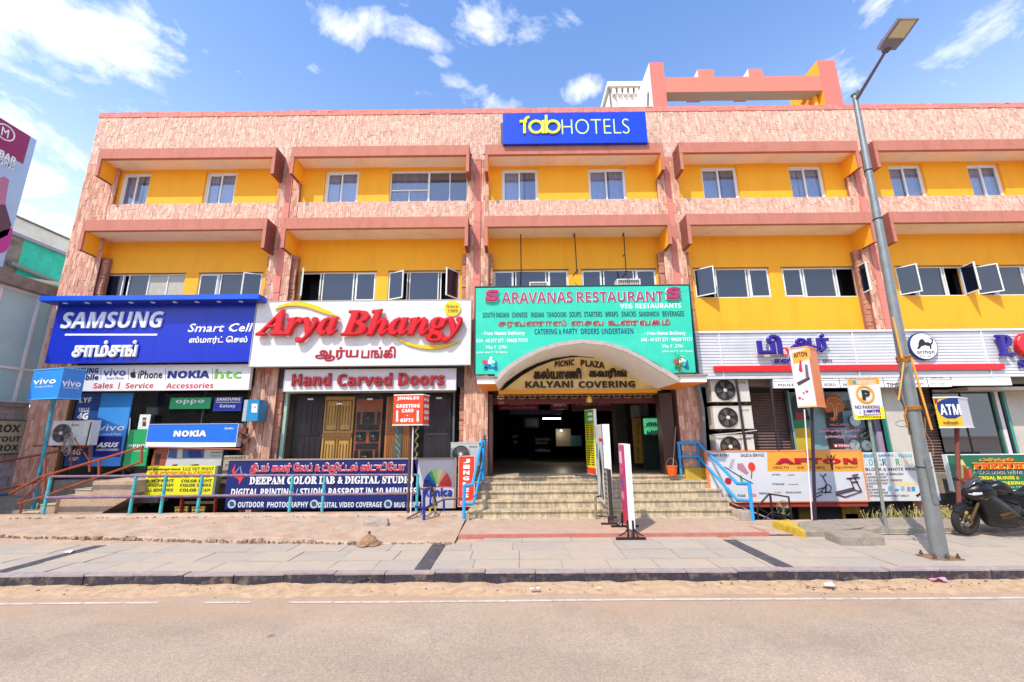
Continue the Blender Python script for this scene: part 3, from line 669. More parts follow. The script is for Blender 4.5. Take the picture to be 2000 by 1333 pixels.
MB().box(r_[0]-.1, r_[2]+.4, 16.3, 20, r_[3]-.25, r_[3]).build('roof', M_white, rw)
for i in range(7): MB().box(r_[0]+.12+i*.26, r_[0]+.27+i*.26, 16.36, 16.5, r_[3]-.62, r_[3]-.27).build('bracket', M_white, rw)
MB().tube([(r_[0]+.05, 16.4, 12), (r_[0]+.02, 16.4, r_[3]-.9), (r_[0]-.04, 16.35, r_[3]-.3)], .03, 6).tube([(r_[0]+.28, 16.4, 12), (r_[0]+.33, 16.4, r_[3]-1.1), (r_[0]+.2, 16.4, r_[3]-.6)], .012, 5).build('pipe', P('#5a5a5c'), rw)
MB().tube([(5.44, 15.1, 11), (5.44, 15.0, 13), (5.44, 14.3, 15.0)], .03, 6).build('pipe', P('#6b6b6a'), rw)
# ================================================================ signs
def at3(px, py, Y):
    d = ray(px, py); t = Y/d.y; return Vector((d.x*t, Y, H+d.z*t))
def sign(name, label, px, Y, depth, face, side=None, rim=None, rimw=.03, cat='sign', pl=None):
    pl = pl or PY(Y); r = pl.rect(*px)
    t = thing(name, label, cat, pl.w((r[0]+r[2])/2, r[1], -depth))
    if face: MB().obox(pl, r[0], r[2], r[1], r[3], -depth, 0).build('panel', face, t)
    if rim:
        m = MB(); w_ = rimw
        m.obox(pl, r[0]-w_, r[2]+w_, r[3], r[3]+w_, -depth-.01, .012); m.obox(pl, r[0]-w_, r[2]+w_, r[1]-w_, r[1], -depth-.01, .012)
        m.obox(pl, r[0]-w_, r[0], r[1], r[3], -depth-.01, .012); m.obox(pl, r[2], r[2]+w_, r[1], r[3], -depth-.01, .012); m.build('frame', rim, t)
    return t, pl, r
W_ = 5.28
WHT = P('#f4f4f2', rough=.45); BLK = K('#1a1a20'); NAVY = K('#171a5e')
# --- big blue phone brand sign
t, p, r = sign('blue_shop_sign', 'huge royal blue phone brand sign with a row of lamps along its top', (101, 592, 496, 708), 10.12, .12, K('#0a2bb8', rough=.3))
for x in (210, 305, 400): a_ = p.ab(x, 651)[0]; MB().obox(p, a_-.003, a_+.003, r[1], r[3], 0, .0015).build('seam', K('#0a2494'), t)
cb = MB().box(r[0]-.12, r[2]+.22, 9.78, 10.13, r[3]-.03, r[3]+.09, K('#1257dc', rough=.3)).box(r[0]-.1, r[2]+.2, 9.80, 10.12, r[3]-.045, r[3]-.03, K('#16309a')).build('light_canopy', None, t)
for i in range(9):
    x = r[0]+.38+i*.545; MB().rev((x, 9.93, r[3]-.046), (0, 0, -1), [(0, .05), (.014, .05), (.016, .03)], 14).build('downlight', P('#dfe4ee'), cb)
T('SAMSUNG', p, (124, 610, 320, 642), K('#dfe6f5'), t, shear=.08, bold=.006, ex=.03)
sheet('underline', t, p, [(128, 652.5), (308, 652.5), (307, 656), (127, 656)], WHT, .01)
T('சாம்சங்', p, (146, 666, 271, 699), WHT, t, style='t', bold=.018, ex=.02)
T('Smart Cell', p, (368, 632, 494, 649), WHT, t, shear=.2, style='r', bold=.014)
T('ஸ்மார்ட் ெசல்', p, (370, 657, 484, 673), WHT, t, style='t', bold=.01)
# --- strip of brands under it
t, p, r = sign('brand_strip_sign', 'white strip sign listing phone makes with red sales and service line', (122, 713, 488, 763), 10.3, .1, P('#e6e4e2'))
for s_, b, c, k in (('SAMSUNG', (129, 719, 193, 730), NAVY, dict(bold=.02)), ('Mobile', (146, 732, 193, 743), NAVY, dict(bold=.02)), ('vivo', (202, 720, 247, 735), K('#2a3f86'), dict(style='r', bold=.012)), ('Smart Phone', (208, 736.5, 242, 741.5), K('#2a3f86'), dict(style='r')),
                    ('iPhone', (270, 724, 318, 740), BLK, dict(style='r', bold=.016)), ('NOKIA', (328, 724, 410, 739), K('#14207a'), dict(bold=.03)), ('htc', (420, 721, 472, 740), K('#6db43c'), dict(style='r', bold=.02)),
                    ('Sales', (183, 748, 221, 759), K('#c2202c'), dict()), ('|', (232, 747, 234, 760), K('#c2202c'), dict()), ('Service', (246, 748, 300, 759), K('#c2202c'), dict()), ('Accessories', (325, 748, 417, 759), K('#c2202c'), dict())): T(s_, p, b, c, t, **k)
for x in (197, 251, 323, 415): sheet('divider', t, p, [(x, 720), (x+1.2, 720), (x+.6, 742), (x-.6, 742)], K('#8a8f99'))
sheet('apple_mark', t, p, [(260, 727.5), (263, 726), (265.5, 728), (264, 731), (265.8, 735), (263.5, 739), (260.5, 738.5), (257.5, 739), (255, 735), (255, 730), (257.5, 727)], BLK, .006); sheet('apple_leaf', t, p, [(260, 726), (260.5, 723), (263, 722), (262.5, 724.5)], BLK, .006)
# --- carved door shop sign
t, p, r = sign('door_shop_sign', 'big white sign with raised red slanted serif name and yellow swooshes', (495, 588, 919, 714), 10.12, .14, K('#e2e2de', rough=.35, dirt='#cfd0cc'), rim=P('#b9bbb8', rough=.35), rimw=.015)
RED = K('#d4121c', rough=.3)
T('Arya', p, (507, 607, 664, 672), RED, t, style='si', bold=.022, ex=.05, off=.03)
T('Bhangy', p, (671, 606, 905, 672), RED, t, style='si', bold=.028, ex=.05, off=.03)
for x in (580, 665, 750, 835): a_ = p.ab(x, 651)[0]; MB().obox(p, a_-.003, a_+.003, r[1], r[3], 0, .0015).build('seam', P('#a9a9a4'), t)
YS = K('#f0c40a', rough=.35)
def z2(pts): return [(450+x/2.667, 560+y/2.667) for x, y in pts]
for pts in ([(235, 122), (262, 102), (300, 89), (350, 83), (400, 86), (460, 104), (520, 132), (572, 160), (520, 150), (465, 132), (410, 112), (350, 102), (300, 104)], [(848, 260), (900, 283), (960, 302), (1020, 309), (1080, 308), (1140, 300), (1197, 286), (1150, 310), (1100, 325), (1050, 329), (990, 323), (930, 308), (885, 285)]):
    MB().prism(p, [p.ab(*q) for q in z2(pts)], .01, .05).build('swoosh', YS, t)
T('ஆர்ய', p, (616, 678, 700, 706), K('#b0182c'), t, style='t', bold=.008)
T('பங்கி', p, (706, 677, 773, 700), K('#b0182c'), t, style='t', bold=.008)
MB().prism(p, circ(p, 884, 603.5, 16, 28), .004, .03).build('badge', K('#f2cf1c'), t)
T('Since', p, (872.5, 596, 895, 602.5), K('#5a2a10'), t, off=.035, style='s'); T('1969', p, (874.5, 605, 894, 611.5), K('#5a2a10'), t, off=.035, style='s')
t, p, r = sign('carved_doors_sign', 'narrow white sign with raised dark red letters directly above the door showroom', (556, 722, 890, 763), 10.32, .1, K('#dcd9da'), rim=P('#c9c7c8'), rimw=.012)
for s_, b in (('Hand', (572, 730, 648, 755)), ('Carved', (660, 730, 767, 755)), ('Doors', (779, 729, 869, 754))): T(s_, p, b, K('#98101a', rough=.5), t, bold=.02, ex=.05, off=.01)
# --- hotel sign on the parapet
t, p, r = sign('hotel_sign', 'bright blue hotel sign box with yellow letters on the roof parapet', (982, 220, 1263, 280), 10.0, .22, K('#0c3fd2', rough=.3))
MB().box(r[0]-.06, r[2]-.06, 10.24, 10.56, r[1]-.12, r[3]-.1).build('dark_rear_box', P('#4c4f4a'), t)  # dark box behind the sign, shifted left and down from it
YT = K('#eef03c', rough=.3)
def stroke(m, pts, w_, d0, d1):          # a thick flat stroke along a line given in pixels
    q = [p.ab(*v) for v in pts]; L0 = []; R0 = []
    for i in range(len(q)):
        a, b = q[max(i-1, 0)], q[min(i+1, len(q)-1)]; dx_, dy_ = b[0]-a[0], b[1]-a[1]; l_ = math.hypot(dx_, dy_); n_ = (-dy_/l_*w_, dx_/l_*w_); L0.append((q[i][0]+n_[0], q[i][1]+n_[1])); R0.append((q[i][0]-n_[0], q[i][1]-n_[1]))
    m.prism(p, L0+R0[::-1], d0, d1)
def arc(cx, cy_, rx, ry, a0, a1, n_=14): return [(cx+rx*math.cos(R(a0+(a1-a0)*i/n_)), cy_-ry*math.sin(R(a0+(a1-a0)*i/n_))) for i in range(n_+1)]
FB = []
for pts in ([(1024.5, 262), (1024.5, 241)]+arc(1034, 241, 9.3, 10.5, 180, 92, 8), [(1015, 239), (1029, 239)]): m = MB(); stroke(m, pts, .036, .004, .035+.004*len(FB)); FB.append(m)
for k_, pts in enumerate((arc(1047, 249.3, 12.5, 11.3, 0, 359, 30), [(1060.5, 262), (1060.5, 237)], arc(1079.5, 249.3, 12.5, 11.3, 0, 359, 30), [(1066.5, 262), (1066.5, 227)])): m = MB(); stroke(m, pts, .036, .004, .034+.003*k_); FB.append(m)
for m in FB: m.build('letter_stroke', YT, t)
T('HOTELS', p, (1097, 233, 1229, 262), K('#dff07c', rough=.3), t, style='th')
for x in (1052, 1186): MB().tube([at3(x, 283, 9.99), at3(x-4, 287, 10.2)], .015, 6).build('bracket', P('#26262a'), t)
# --- restaurant sign with its arch cut out
p = PY(9.72); t = thing('restaurant_sign', 'wide turquoise vegetarian restaurant sign above the entrance arch', 'sign', at3(1140, 728, 9.9))
arch_cut = [(968, 742), (985, 730), (1008, 710), (1045, 686), (1090, 671), (1137, 665), (1190, 670), (1238, 686), (1283, 710), (1312, 730), (1330, 740)]
out = [(929, 563), (1345, 558), (1359, 728), (1330, 728)]+arch_cut[::-1][1:]+[(966, 731), (929, 731)]
TQ = K('#31c9a8', rough=.4, var=.04, dirt='#4fd8ba', dirtamt=.5, dscale=1.5)
MB().prism(p, [p.ab(*q) for q in out], -.16, 0).build('panel', TQ, t)
m = MB(); a0, b0 = p.ab(929, 563); a1, b1 = p.ab(1345, 558)
m.obox(p, a0-.02, a1+.03, (b0+b1)/2+.01, (b0+b1)/2+.035, -.18, .01); a2, b2 = p.ab(1360, 728); m.obox(p, a1+.005, a1+.03, b2, b1, -.2, .006); m.obox(p, a0-.02, a0, p.ab(929, 731)[1], b0, -.18, .006); m.build('frame', P('#1f3a3a'), t)
MG = K('#a8325e'); DK = K('#1c2433'); MGo = (WHT, .02)
T('S', p, (947.5, 567, 975, 591), MG, t, bold=.06, outline=MGo); T('ARAVANAS', p, (980, 571, 1118, 592), MG, t, outline=MGo); T('RESTAURANT', p, (1126, 570, 1295, 590), MG, t, outline=MGo); T('S', p, (1299, 562, 1329, 587), MG, t, bold=.06, outline=MGo)
T('VEG RESTAURANTS', p, (1211, 593, 1330, 602.5), WHT, t)
words = [('SOUTH INDIAN', 943, 994), ('CHINESE', 1000, 1030), ('INDIAN', 1037, 1062), ('TANDOORI', 1068, 1106), ('SOUPS', 1112, 1135), ('STARTERS', 1141, 1176), ('WRAPS', 1182, 1207), ('SNACKS', 1214, 1242), ('SANDWICH', 1248, 1287), ('BEVERAGES', 1294, 1336)]
for i, (s_, a, b) in enumerate(words): T(s_, p, (a, 610.5-i*.25, b, 621-i*.25), DK, t)
T('சரவணாஸ் ைசவ உணவகம்', p, (973, 624, 1308, 639), K('#b0123c'), t, style='t', bold=-.013, outline=(WHT, .016))
T('CATERING & PARTY', p, (1044, 642, 1128, 653.5), K('#1c2a6a'), t); T('ORDERS', p, (1134, 642, 1170, 653.2), K('#1c2a6a'), t); T('UNDERTAKEN', p, (1175, 641.8, 1237, 653), K('#1c2a6a'), t)
for k, (x, fx) in enumerate(((941, 0), (1259, 1))):
    T('• Free Home Delivery', p, (x, 647.5, x+(84 if k == 0 else 80), 657), WHT, t)
    T('044 - 48 577 277 / 99629 77177', p, ((931, 662, 1031, 669) if k == 0 else (1252, 660, 1352, 667)), WHT, t)
    T('Min ₹ .270/-', p, ((950, 675, 992, 682) if k == 0 else (1294, 673, 1336, 680)), WHT, t, style='r', bold=.012)
    T('(other wise ₹. 10/- Extra)', p, ((931, 686, 990, 691.5) if k == 0 else (1293, 684, 1352, 689.5)), WHT, t, style='r', bold=.01)
    ox, oy = (942, 698) if k == 0 else (1315, 696); q = lambda a, b: (ox+a, oy+b)
    SC = K('#1f6f9c'); cm = MB()
    for (cx, cyy) in ((7, 23), (27, 23)): cm.prism(p, circ(p, ox+cx, oy+cyy, 4, 14), .002, .006)
    cm.prism(p, [p.ab(*q(*v)) for v in ((3, 20), (4, 14), (16, 13), (18, 19), (23, 19), (25, 8), (28, 8), (30, 20), (26, 20), (24, 23), (10, 23))], .002, .006); cm.build('scooter_picture', SC, t)
    MB().prism(p, [p.ab(*q(*v)) for v in ((0, 6), (10, 6), (10, 13), (0, 13))], .002, .006).build('delivery_box_picture', K('#d0405c'), t)
    MB().prism(p, [p.ab(*q(*v)) for v in ((11, 13), (12, 6), (15, 3), (18, 3), (19, 6), (25, 9), (25, 11), (18, 10), (18, 14))], .003, .007).prism(p, circ(p, ox+17, oy+1.5, 2.6, 12), .003, .007).build('rider_picture', WHT, t)
# --- the arch over the entrance
ar = thing('entrance_arch', 'white vaulted concrete arch hood with orange feet over the entrance steps', 'arch', (1.7, 9.8, 2.8))
fr_in = [(969, 743), (985, 731), (1003, 717), (1026, 702), (1055, 688), (1090, 677), (1135, 671), (1180, 675), (1220, 687), (1255, 705), (1286, 724), (1305, 735), (1324, 741)]
pf = PY(9.04); pb = PY(10.58); fin = [pf.ab(*q) for q in fr_in]; zb_ = 2.80
fin[0] = (fin[0][0], 2.80); fin[-1] = (fin[-1][0], 2.80)
fi = [(a, max(b, 2.8)) for a, b in fin]; cxm = (fi[0][0]+fi[-1][0])/2
fo = [(a+(a-cxm)*.028, b+.085) for a, b in fi]
m = MB(); n = len(fi); V = [(a, 9.04, b) for a, b in fi]+[(a, 10.58, b) for a, b in fi]
m.add(V, [(i, i+1, n+i+1, n+i) for i in range(n-1)], P('#f6f2ea', rough=.8)); m.build('vault_underside', None, ar, smooth=True)
m = MB(); V = [(a, 9.02, b) for a, b in fi]+[(a, 9.02, b) for a, b in fo]+[(a, 10.58, b) for a, b in fo]
m.add(V, [(i, i+1, n+i+1, n+i) for i in range(n-1)]+[(n+i, n+i+1, 2*n+i+1, 2*n+i) for i in range(n-1)]); m.build('stone_rim', mat('rim_stone', '#b9aca4', rough=.8, var=.15, scale=12, dirt='#a08a84', dirtamt=.7, dscale=5), ar, smooth=True)
aL = pf.ab(932, 745)[0]; aR = pf.ab(1380, 740)[0]
for nm_, x0_, x1_ in (('l', aL, fi[0][0]), ('r', fi[-1][0], aR)):
    m = MB(); m.box(x0_, x1_, 9.04, 10.56, 2.80, 2.93, M_white); m.box(x0_-.02, x1_+.02, 9.0, 10.56, 2.93, 2.965, mat('ledge_stone', '#8f8480', rough=.8, var=.2)); m.box(x0_+.01, x1_-.01, 9.06, 10.5, 2.792, 2.80, P('#f08a10', rough=.6)); m.build('foot_slab', None, ar)
m = MB(); m.box(fi[0][0], fi[-1][0], 10.40, 10.60, 2.71, 2.80, P('#f0a01c')); m.build('lower_beam', None, ar)
for px_, py_ in ((998, 731), (1293, 733)): c = at3(px_, py_, 9.7); MB().box(c.x-.09, c.x+.09, 9.65, 9.75, c.z-.04, c.z+.03).build('wall_lamp', P('#c9c6be'), ar)
ty = thing('arch_name_sign', 'yellow half moon sign with dark raised shop lettering inside the arch', 'sign', (1.6, 10.55, 2.8))
p = PY(10.5); tp = [(979, 764), (995, 751), (1020, 732), (1048, 716), (1080, 704), (1108, 698), (1132, 696), (1165, 699), (1200, 709), (1235, 725), (1265, 742), (1293, 763)]
MB().prism(p, [p.ab(*q) for q in tp], -.08, 0).build('panel', mat('aged_yellow_panel', '#f8de9c', rough=.6, var=.14, scale=3, dirt='#b98c46', dirtamt=.7, dscale=3), ty)
V = [p.ab(*q) for q in tp]; m = MB(); m.tube([p.w(a, b, .005) for a, b in V], .02, 6); m.build('rim', BLK, ty)
DB = K('#2c2118'); OL = (K('#8a6c3c'), .03)
for s_, b, k in (('PICNIC', (1083, 706, 1122, 718), dict(slope=.10, shear=.1)), ('PLAZA', (1134, 703, 1180, 715), dict(slope=-.12)), ('கல்யாணி', (1042, 720, 1135, 741), dict(style='t', bold=.01)), ('கவரிங்', (1150, 720, 1223, 741), dict(style='t', bold=.01)), ('KALYANI', (1026, 744.5, 1119, 757.5), {}), ('COVERING', (1130, 744.5, 1240, 757.5), {})):
    T(s_, p, b, DB, ty, off=.006, ex=.03, **{**dict(outline=OL), **k})
# --- jewellers' slatted sign on the right
t = thing('slatted_sign', 'long silver slatted facade sign with purple raised letters and a red stripe', 'sign', (10, 10.3, 3.1))
p = PY(10.1); a0, zb1, a1_, zt1 = p.rect(1362, 648, 2140, 738); n_sl = 15; hh = (zt1-zb1)/n_sl; SV = mat('silver_slat', '#d4d4d6', rough=.4, var=.04, metal=.1, scale=2, dirt='#a8a6a6', dirtamt=.4, dscale=1.5)
MB().box(a0, 15.6, 10.16, 10.3, zb1, zt1).build('backing', P('#8f8f92'), t)
seams = [a0, p.ab(1408, 690)[0], p.ab(1671, 690)[0], p.ab(1926, 690)[0], 13.9, 15.6]
for i in range(n_sl):
    z = zb1+i*hh
    for s0, s1 in zip(seams[:-1], seams[1:]):
        m = MB(); V = [(x, y, zz) for x in (s0+.012, s1-.012) for y, zz in ((10.115, z+.006), (10.122, z+hh-.003), (10.15, z+hh-.003), (10.15, z+.002))]
        m.add(V, [(0, 4, 5, 1), (1, 5, 6, 2), (0, 3, 7, 4), (0, 1, 2, 3), (4, 7, 6, 5)]); m.build('slat', SV, t)
for x in seams[1:-1]: MB().box(x-.012, x+.012, 10.09, 10.16, zb1, zt1).build('joint_strip', P('#dcdcdc', rough=.4), t)
MB().box(a0-.01, 15.6, 10.08, 10.3, zt1, zt1+.05).build('top_trim', P('#e6e6e4'), t)
rr = p.rect(1393, 713.5, 1959, 724); MB().box(rr[0], rr[2], 10.05, 10.1, rr[1], rr[3]).build('red_stripe', K('#e01c20', rough=.35), t)
PU = K('#2c1a8c', rough=.35); PO = (P('#d9d4e6'), .05)
T('பி', p, (1472, 657, 1520, 694), PU, t, style='t', bold=.03, ex=.05, off=.05, outline=(P('#d9d4e6'), .02)); T('ஆர்', p, (1537, 655, 1612, 694), PU, t, style='t', bold=.03, ex=.05, off=.05, outline=(P('#d9d4e6'), .02))
MB().prism(p, circ(p, 1530, 687.5, 8, 20), .02, .06).build('red_ball', K('#d8203c'), t); T('&', p, (1526, 683, 1534, 693), WHT, t, off=.064)
T('சன்ஸ்', p, (1509, 698, 1572, 711), PU, t, style='t', bold=.01, ex=.03, outline=(WHT, .02)); T('ESTD. 1849', p, (1580, 702, 1625, 707.5), K('#3c3c44'), t)
T('P', p, (1941, 656, 1968, 697), PU, t, style='s', bold=.03, ex=.05, off=.03); MB().prism(p, circ(p, 1973, 694, 4.5, 16), .03, .07).build('dot', PU, t)
T('O', p, (1975, 652, 2024, 701), K('#e0202c'), t, style='s', bold=.03, ex=.05, off=.03); T('&', p, (1986, 663, 2010, 690), PU, t, off=.09, style='s', bold=.02); T('RR', p, (2030, 656, 2090, 700), PU, t, style='s', bold=.03, ex=.05, off=.03); T('SONS', p, (1986, 703, 2060, 719), PU, t, style='s', bold=.04, ex=.03)
t, p, r = sign('lion_badge', 'round white badge with a black lion on the silver slatted sign', (1778, 650, 1831, 703), 10.03, .06, None)
MB().prism(p, circ(p, 1804, 676.5, 27.5, 36), -.06, 0).build('rim', NAVY, t); MB().prism(p, circ(p, 1804, 676.5, 25.6, 36), 0, .008).build('panel', WHT, t)
LI = [(1790, 682), (1793, 676), (1793, 671), (1795, 665), (1800, 662), (1804, 665), (1806, 669), (1813, 669), (1816, 671), (1819, 668), (1818, 663), (1813, 662), (1817, 660), (1822, 664), (1821, 671), (1818, 675), (1819, 682), (1815, 682), (1815, 677), (1806, 675), (1799, 677), (1795, 682)]
sheet('lion_picture', t, p, LI, BLK, .011); T('orrhon', p, (1790, 684, 1824, 692), BLK, t, off=.012); T('ESTD  1849', p, (1796, 694.5, 1818, 697.5), BLK, t, off=.012, style='r')
t, p, r = sign('watch_brands_sign', 'white gridded strip of watch makers names beneath the silver sign', (1510, 731, 1857, 757), 10.13, .12, WHT)
GN = K('#3a3c44')
for x in (1556, 1598, 1639, 1681, 1725, 1769, 1811): a = p.ab(x, 744)[0]; MB().obox(p, a-.006, a+.006, r[1], r[3], 0, .004).build('grid_line', GN, t)
a, b = p.ab(1680, 743.5); MB().obox(p, r[0], r[2], b-.005, b+.005, 0, .0035).build('grid_line', GN, t)
for s_, b, k in (('CITIZEN', (1520, 735, 1544, 741), dict(style='s')), ('ORIS', (1566, 735, 1586, 741), {}), ('CASIO', (1607, 735, 1628, 740.5), {}), ('CHAPS', (1649, 734.5, 1671, 741), dict(style='r')), ('FOSSIL', (1690, 735, 1714, 740.5), {}), ('GIORDANO', (1728, 733, 1762, 738.5), dict(style='r')), ('GUESS', (1777, 733, 1803, 741), dict(style='r')), ('Kenneth Cole', (1817, 734, 1842, 740), dict(style='sc')),
                 ('POLICE', (1520, 749.5, 1550, 755), {}), ('ESPRIT', (1563, 749.5, 1590, 755), {}), ('SEIKO', (1609, 749, 1632, 754.5), dict(style='s')), ('SWATCH', (1646, 749, 1672, 754), {}), ('TITAN', (1690, 749, 1716, 754), {}), ('TIMEX', (1731, 748, 1764, 756), dict(style='r', bold=.015)), ('TISSOT', (1778, 748, 1804, 753), {}), ('TOMMY ▪ HILFIGER', (1815, 749, 1845, 751.5), dict(style='r'))): T(s_, p, b, GN, t, **k)
t, p, r = sign('blank_white_fascia', 'plain white fascia panel right of the watch names strip', (1859, 728, 1974, 753), 10.13, .12, WHT, cat='panel')
# --- orange fitness banner
t, p, r = sign('fitness_banner', 'orange and white fitness equipment banner below the air conditioners', (1386, 882, 1687, 979), 10.15, .10, K('#d6d7da', var=.05), rim=P('#e8905a'), rimw=.03)
OR = K('#f2a63e'); sheet('orange_area', t, p, [(1498, 883), (1685, 883), (1688, 921), (1499, 921)], OR, .002)
CR = K('#b8102c'); ph = K('#4a2a3c')
T('98400 81501', p, (1384, 887, 1423, 892.5), DK, t, style='r', bold=.012); T('SALES & SERVICE', p, (1446, 886.5, 1492, 892.5), DK, t, style='r', bold=.012)
T('AFT', p, (1512, 895, 1606, 907), CR, t, bold=.05); T('O', p, (1606, 895, 1642, 907), CR, t, bold=.03); T('N', p, (1646, 895, 1674, 907), CR, t, bold=.05)
for s_, a, b in (('HEALTH', 1510, 1540), ('AND', 1556, 1571), ('FITNESS', 1577, 1611), ('EQUIPMENT', 1631, 1676)): T(s_, p, (a, 911, b, 916.5), K('#4a3210'), t, style='r', bold=.008)
sheet('leaping_figure_picture', t, p, [(1612, 886), (1618, 894), (1621, 896), (1624, 896), (1627, 893), (1632, 886), (1628, 897), (1626, 902), (1627, 910), (1627, 919), (1624, 919), (1622, 909), (1620, 902), (1618, 898)], K('#3a2414'), .006)
sheet('leaping_figure_head', t, p, [(1621, 890), (1623, 889), (1625, 890), (1625, 893), (1623, 894.5), (1621, 893)], K('#3a2414'), .006)
def fr_(pl, pts, w_, m, par, nm): MB().tube([pl.w(*pl.ab(*q), .008) for q in pts], w_, 5).build(nm, m, par)
for pts in ([(1633, 966), (1668, 957), (1682, 960), (1650, 971), (1633, 966)], [(1632, 962), (1668, 953)], [(1668, 955), (1659, 934), (1674, 932)], [(1682, 960), (1669, 934)], [(1653, 935), (1678, 933)], [(1664, 929), (1675, 927)], [(1664, 942), (1675, 941)]): fr_(p, pts, .016, ph, t, 'treadmill_picture')
for pts in ([(1590, 967), (1600, 962), (1624, 962)], [(1592, 972), (1605, 966)], [(1612, 964), (1614, 945), (1607, 932), (1602, 927)], [(1607, 932), (1613, 926)], [(1597, 956), (1612, 952)], [(1602, 962), (1613, 948)]): fr_(p, pts, .012, ph, t, 'cross_trainer_picture')
fr_(p, [(1617+6*math.cos(a*.5), 954+7*math.sin(a*.5)) for a in range(14)], .009, ph, t, 'cross_trainer_picture')
for s_, b, c in (('STEEL', (1508, 926, 1525, 929), GN), ('J-SPORT', (1538, 927, 1552, 930), GN), ('TITANIUM', (1508, 944, 1531, 948), BLK), ('impulse', (1540, 945, 1559, 948), BLK), ('Vixen', (1512, 960, 1525, 964), K('#d06a3c')), ('Body-Solid', (1535, 960, 1564, 965), GN), ('Reebok', (1483, 961, 1499, 966), GN), ('PUMA', (1441, 966, 1456, 971), BLK), ('YONEX', (1417, 966, 1436, 972), K('#1f8c4c')), ('Wilson', (1464, 963, 1477, 971), K('#c8202c'))): T(s_, p, b, c, t)
MB().prism(p, circ(p, 1468, 912, 7, 18, 9), .002, .006).build('bat_picture', K('#e0402c'), t); fr_(p, [(1468, 920), (1467, 934)], .012, K('#a8322c'), t, 'bat_picture')
MB().prism(p, circ(p, 1422, 940, 6.5, 18), .002, .006).build('ball_picture', K('#b8203c'), t); sheet('shoe_picture', t, p, [(1440, 906), (1450, 905), (1462, 924), (1458, 928), (1440, 916)], K('#b8808c'), .004); sheet('wicket_picture', t, p, [(1428, 899), (1435, 897), (1430, 916), (1423, 915)], K('#b9aab4'), .004)
sheet('bottle_picture', t, p, [(1444, 929), (1448, 929), (1451, 941), (1447, 942)], K('#3a9c5c'), .004); fr_(p, [(1415, 912), (1450, 934), (1470, 944)], .01, K('#3c4a6a'), t, 'racket_picture')
MB().obox(p, r[0], r[2], r[1]-.13, r[1]-.03, -.1, -.02).build('red_beam', P('#a83c34'), t)
# --- print shop sign
t, p, r = sign('print_shop_sign', 'white print and copy shop price sign beside the steel lamp post', (1684, 884, 1812, 979), 10.2, .1, K('#dedbd8'))
CY = K('#2aa6c4')
T('ைவைக', p, (1686, 887, 1710, 894), CY, t, style='t'); T('நகலகம்', p, (1715, 886, 1745, 894), CY, t, style='t'); T('/ VAIGAI XEROX', p, (1748, 886.5, 1812, 894), CY, t)
for s_, a, c in (('C', 1687, '#c8d8d2'), ('O', 1696.5, '#2ab0d0'), ('L', 1706, '#d8d8c0'), ('O', 1714, '#d0dcd4'), ('U', 1718, '#c8dcd8'), ('R', 1723.5, '#2a9ccc'), ('P', 1738, '#d8dcc8'), ('R', 1749.5, '#2f9c6c'), ('I', 1759, '#d8c890'), ('N', 1765, '#dcd0a8'), ('T', 1776, '#e0c89c')): T(s_, p, (a, 896.5, a+(8 if s_ != 'I' else 3), 910), K(c), t)
T('BLOCK & WHITE PRINT', p, (1690, 913.5, 1796, 920), DK, t)
for i, (s_, b) in enumerate((('DTP - TAMIL & ENGLISH', 1764), ('LASER PRINT', 1732), ('COLOR PRINT / XEROX', 1762), ('LAMINATION', 1733), ('FAX', 1705), ('SCANNING', 1728), ('CD WRITING', 1734), ('INTERNET PRINTOUT ONLY', 1775))): y = 924.3+i*6.05; T(s_, p, (1690.5+i*.8, y, b, y+4.3), DK, t)
for i, (x, y) in enumerate(((1734, 950), (1748, 955), (1759, 950), (1771, 951), (1780, 951))): sheet('machine_picture', t, p, [(x, y), (x+7, y), (x+7.5, y+9-(i == 1)*4), (x, y+9-(i == 1)*4)], K(('#7fc4d0', '#3aa8cc', '#9cb8b0', '#9a96a8', '#3a98bc')[i]), .004)
sheet('stapler_picture', t, p, [(1788, 968), (1798, 961), (1801, 964), (1792, 972)], GN, .004); sheet('yellow_patch', t, p, [(1745, 942), (1790, 942), (1790, 948), (1745, 948)], K('#e8d49a'), .002)
t, p, r = sign('white_side_board', 'narrow white board edge standing right of the print shop sign', (1817, 884, 1828, 978), 10.32, .08, K('#d2cfd0'), cat='board')
# --- tailor sign
t, p, r = sign('tailor_sign', 'green ladies tailor sign with orange and yellow lettering behind the motorcycle', (1856, 889, 2040, 958), 10.15, .08, K('#156a4a'), rim=P('#dfe8e0'), rimw=.02)
T('ப்ரீத்தி', p, (1912, 895.5, 1978, 902.5), K('#f07a1c'), t, style='t', bold=.01, outline=(K('#f4d84c'), .02)); T('PREETHI', p, (1899, 904, 2004, 917), K('#e8581c'), t, style='s', bold=.03, outline=(K('#f0c83c'), .03))
T('A CLASS LADIES TAILOR', p, (1900, 919.5, 1998, 927), K('#2c2a4c'), t, shear=.1, outline=(WHT, .03)); T('BRIDAL BLOUSE &', p, (1912, 930, 1990, 937), K('#f2e81c'), t, bold=.02); T('AARI EMBROIDERING', p, (1888, 940.5, 2000, 947.5), K('#f2e81c'), t, bold=.02); T('Shop No. 14, Picnic Plaza, Chennai', p, (1900, 950, 2010, 953.5), WHT, t, style='r')
sheet('model_skirt_picture', t, p, [(1866, 915), (1872, 905), (1880, 903), (1890, 918), (1897, 916), (1899, 930), (1893, 937), (1886, 945), (1880, 940), (1874, 936), (1865, 928)], K('#d84a24'), .003)
sheet('model_dress_picture', t, p, [(1866, 903), (1870, 898), (1875, 896), (1880, 899), (1886, 910), (1893, 914), (1888, 916), (1881, 908), (1882, 934), (1873, 936), (1870, 912), (1867, 907)], K('#d8cc6c'), .005)
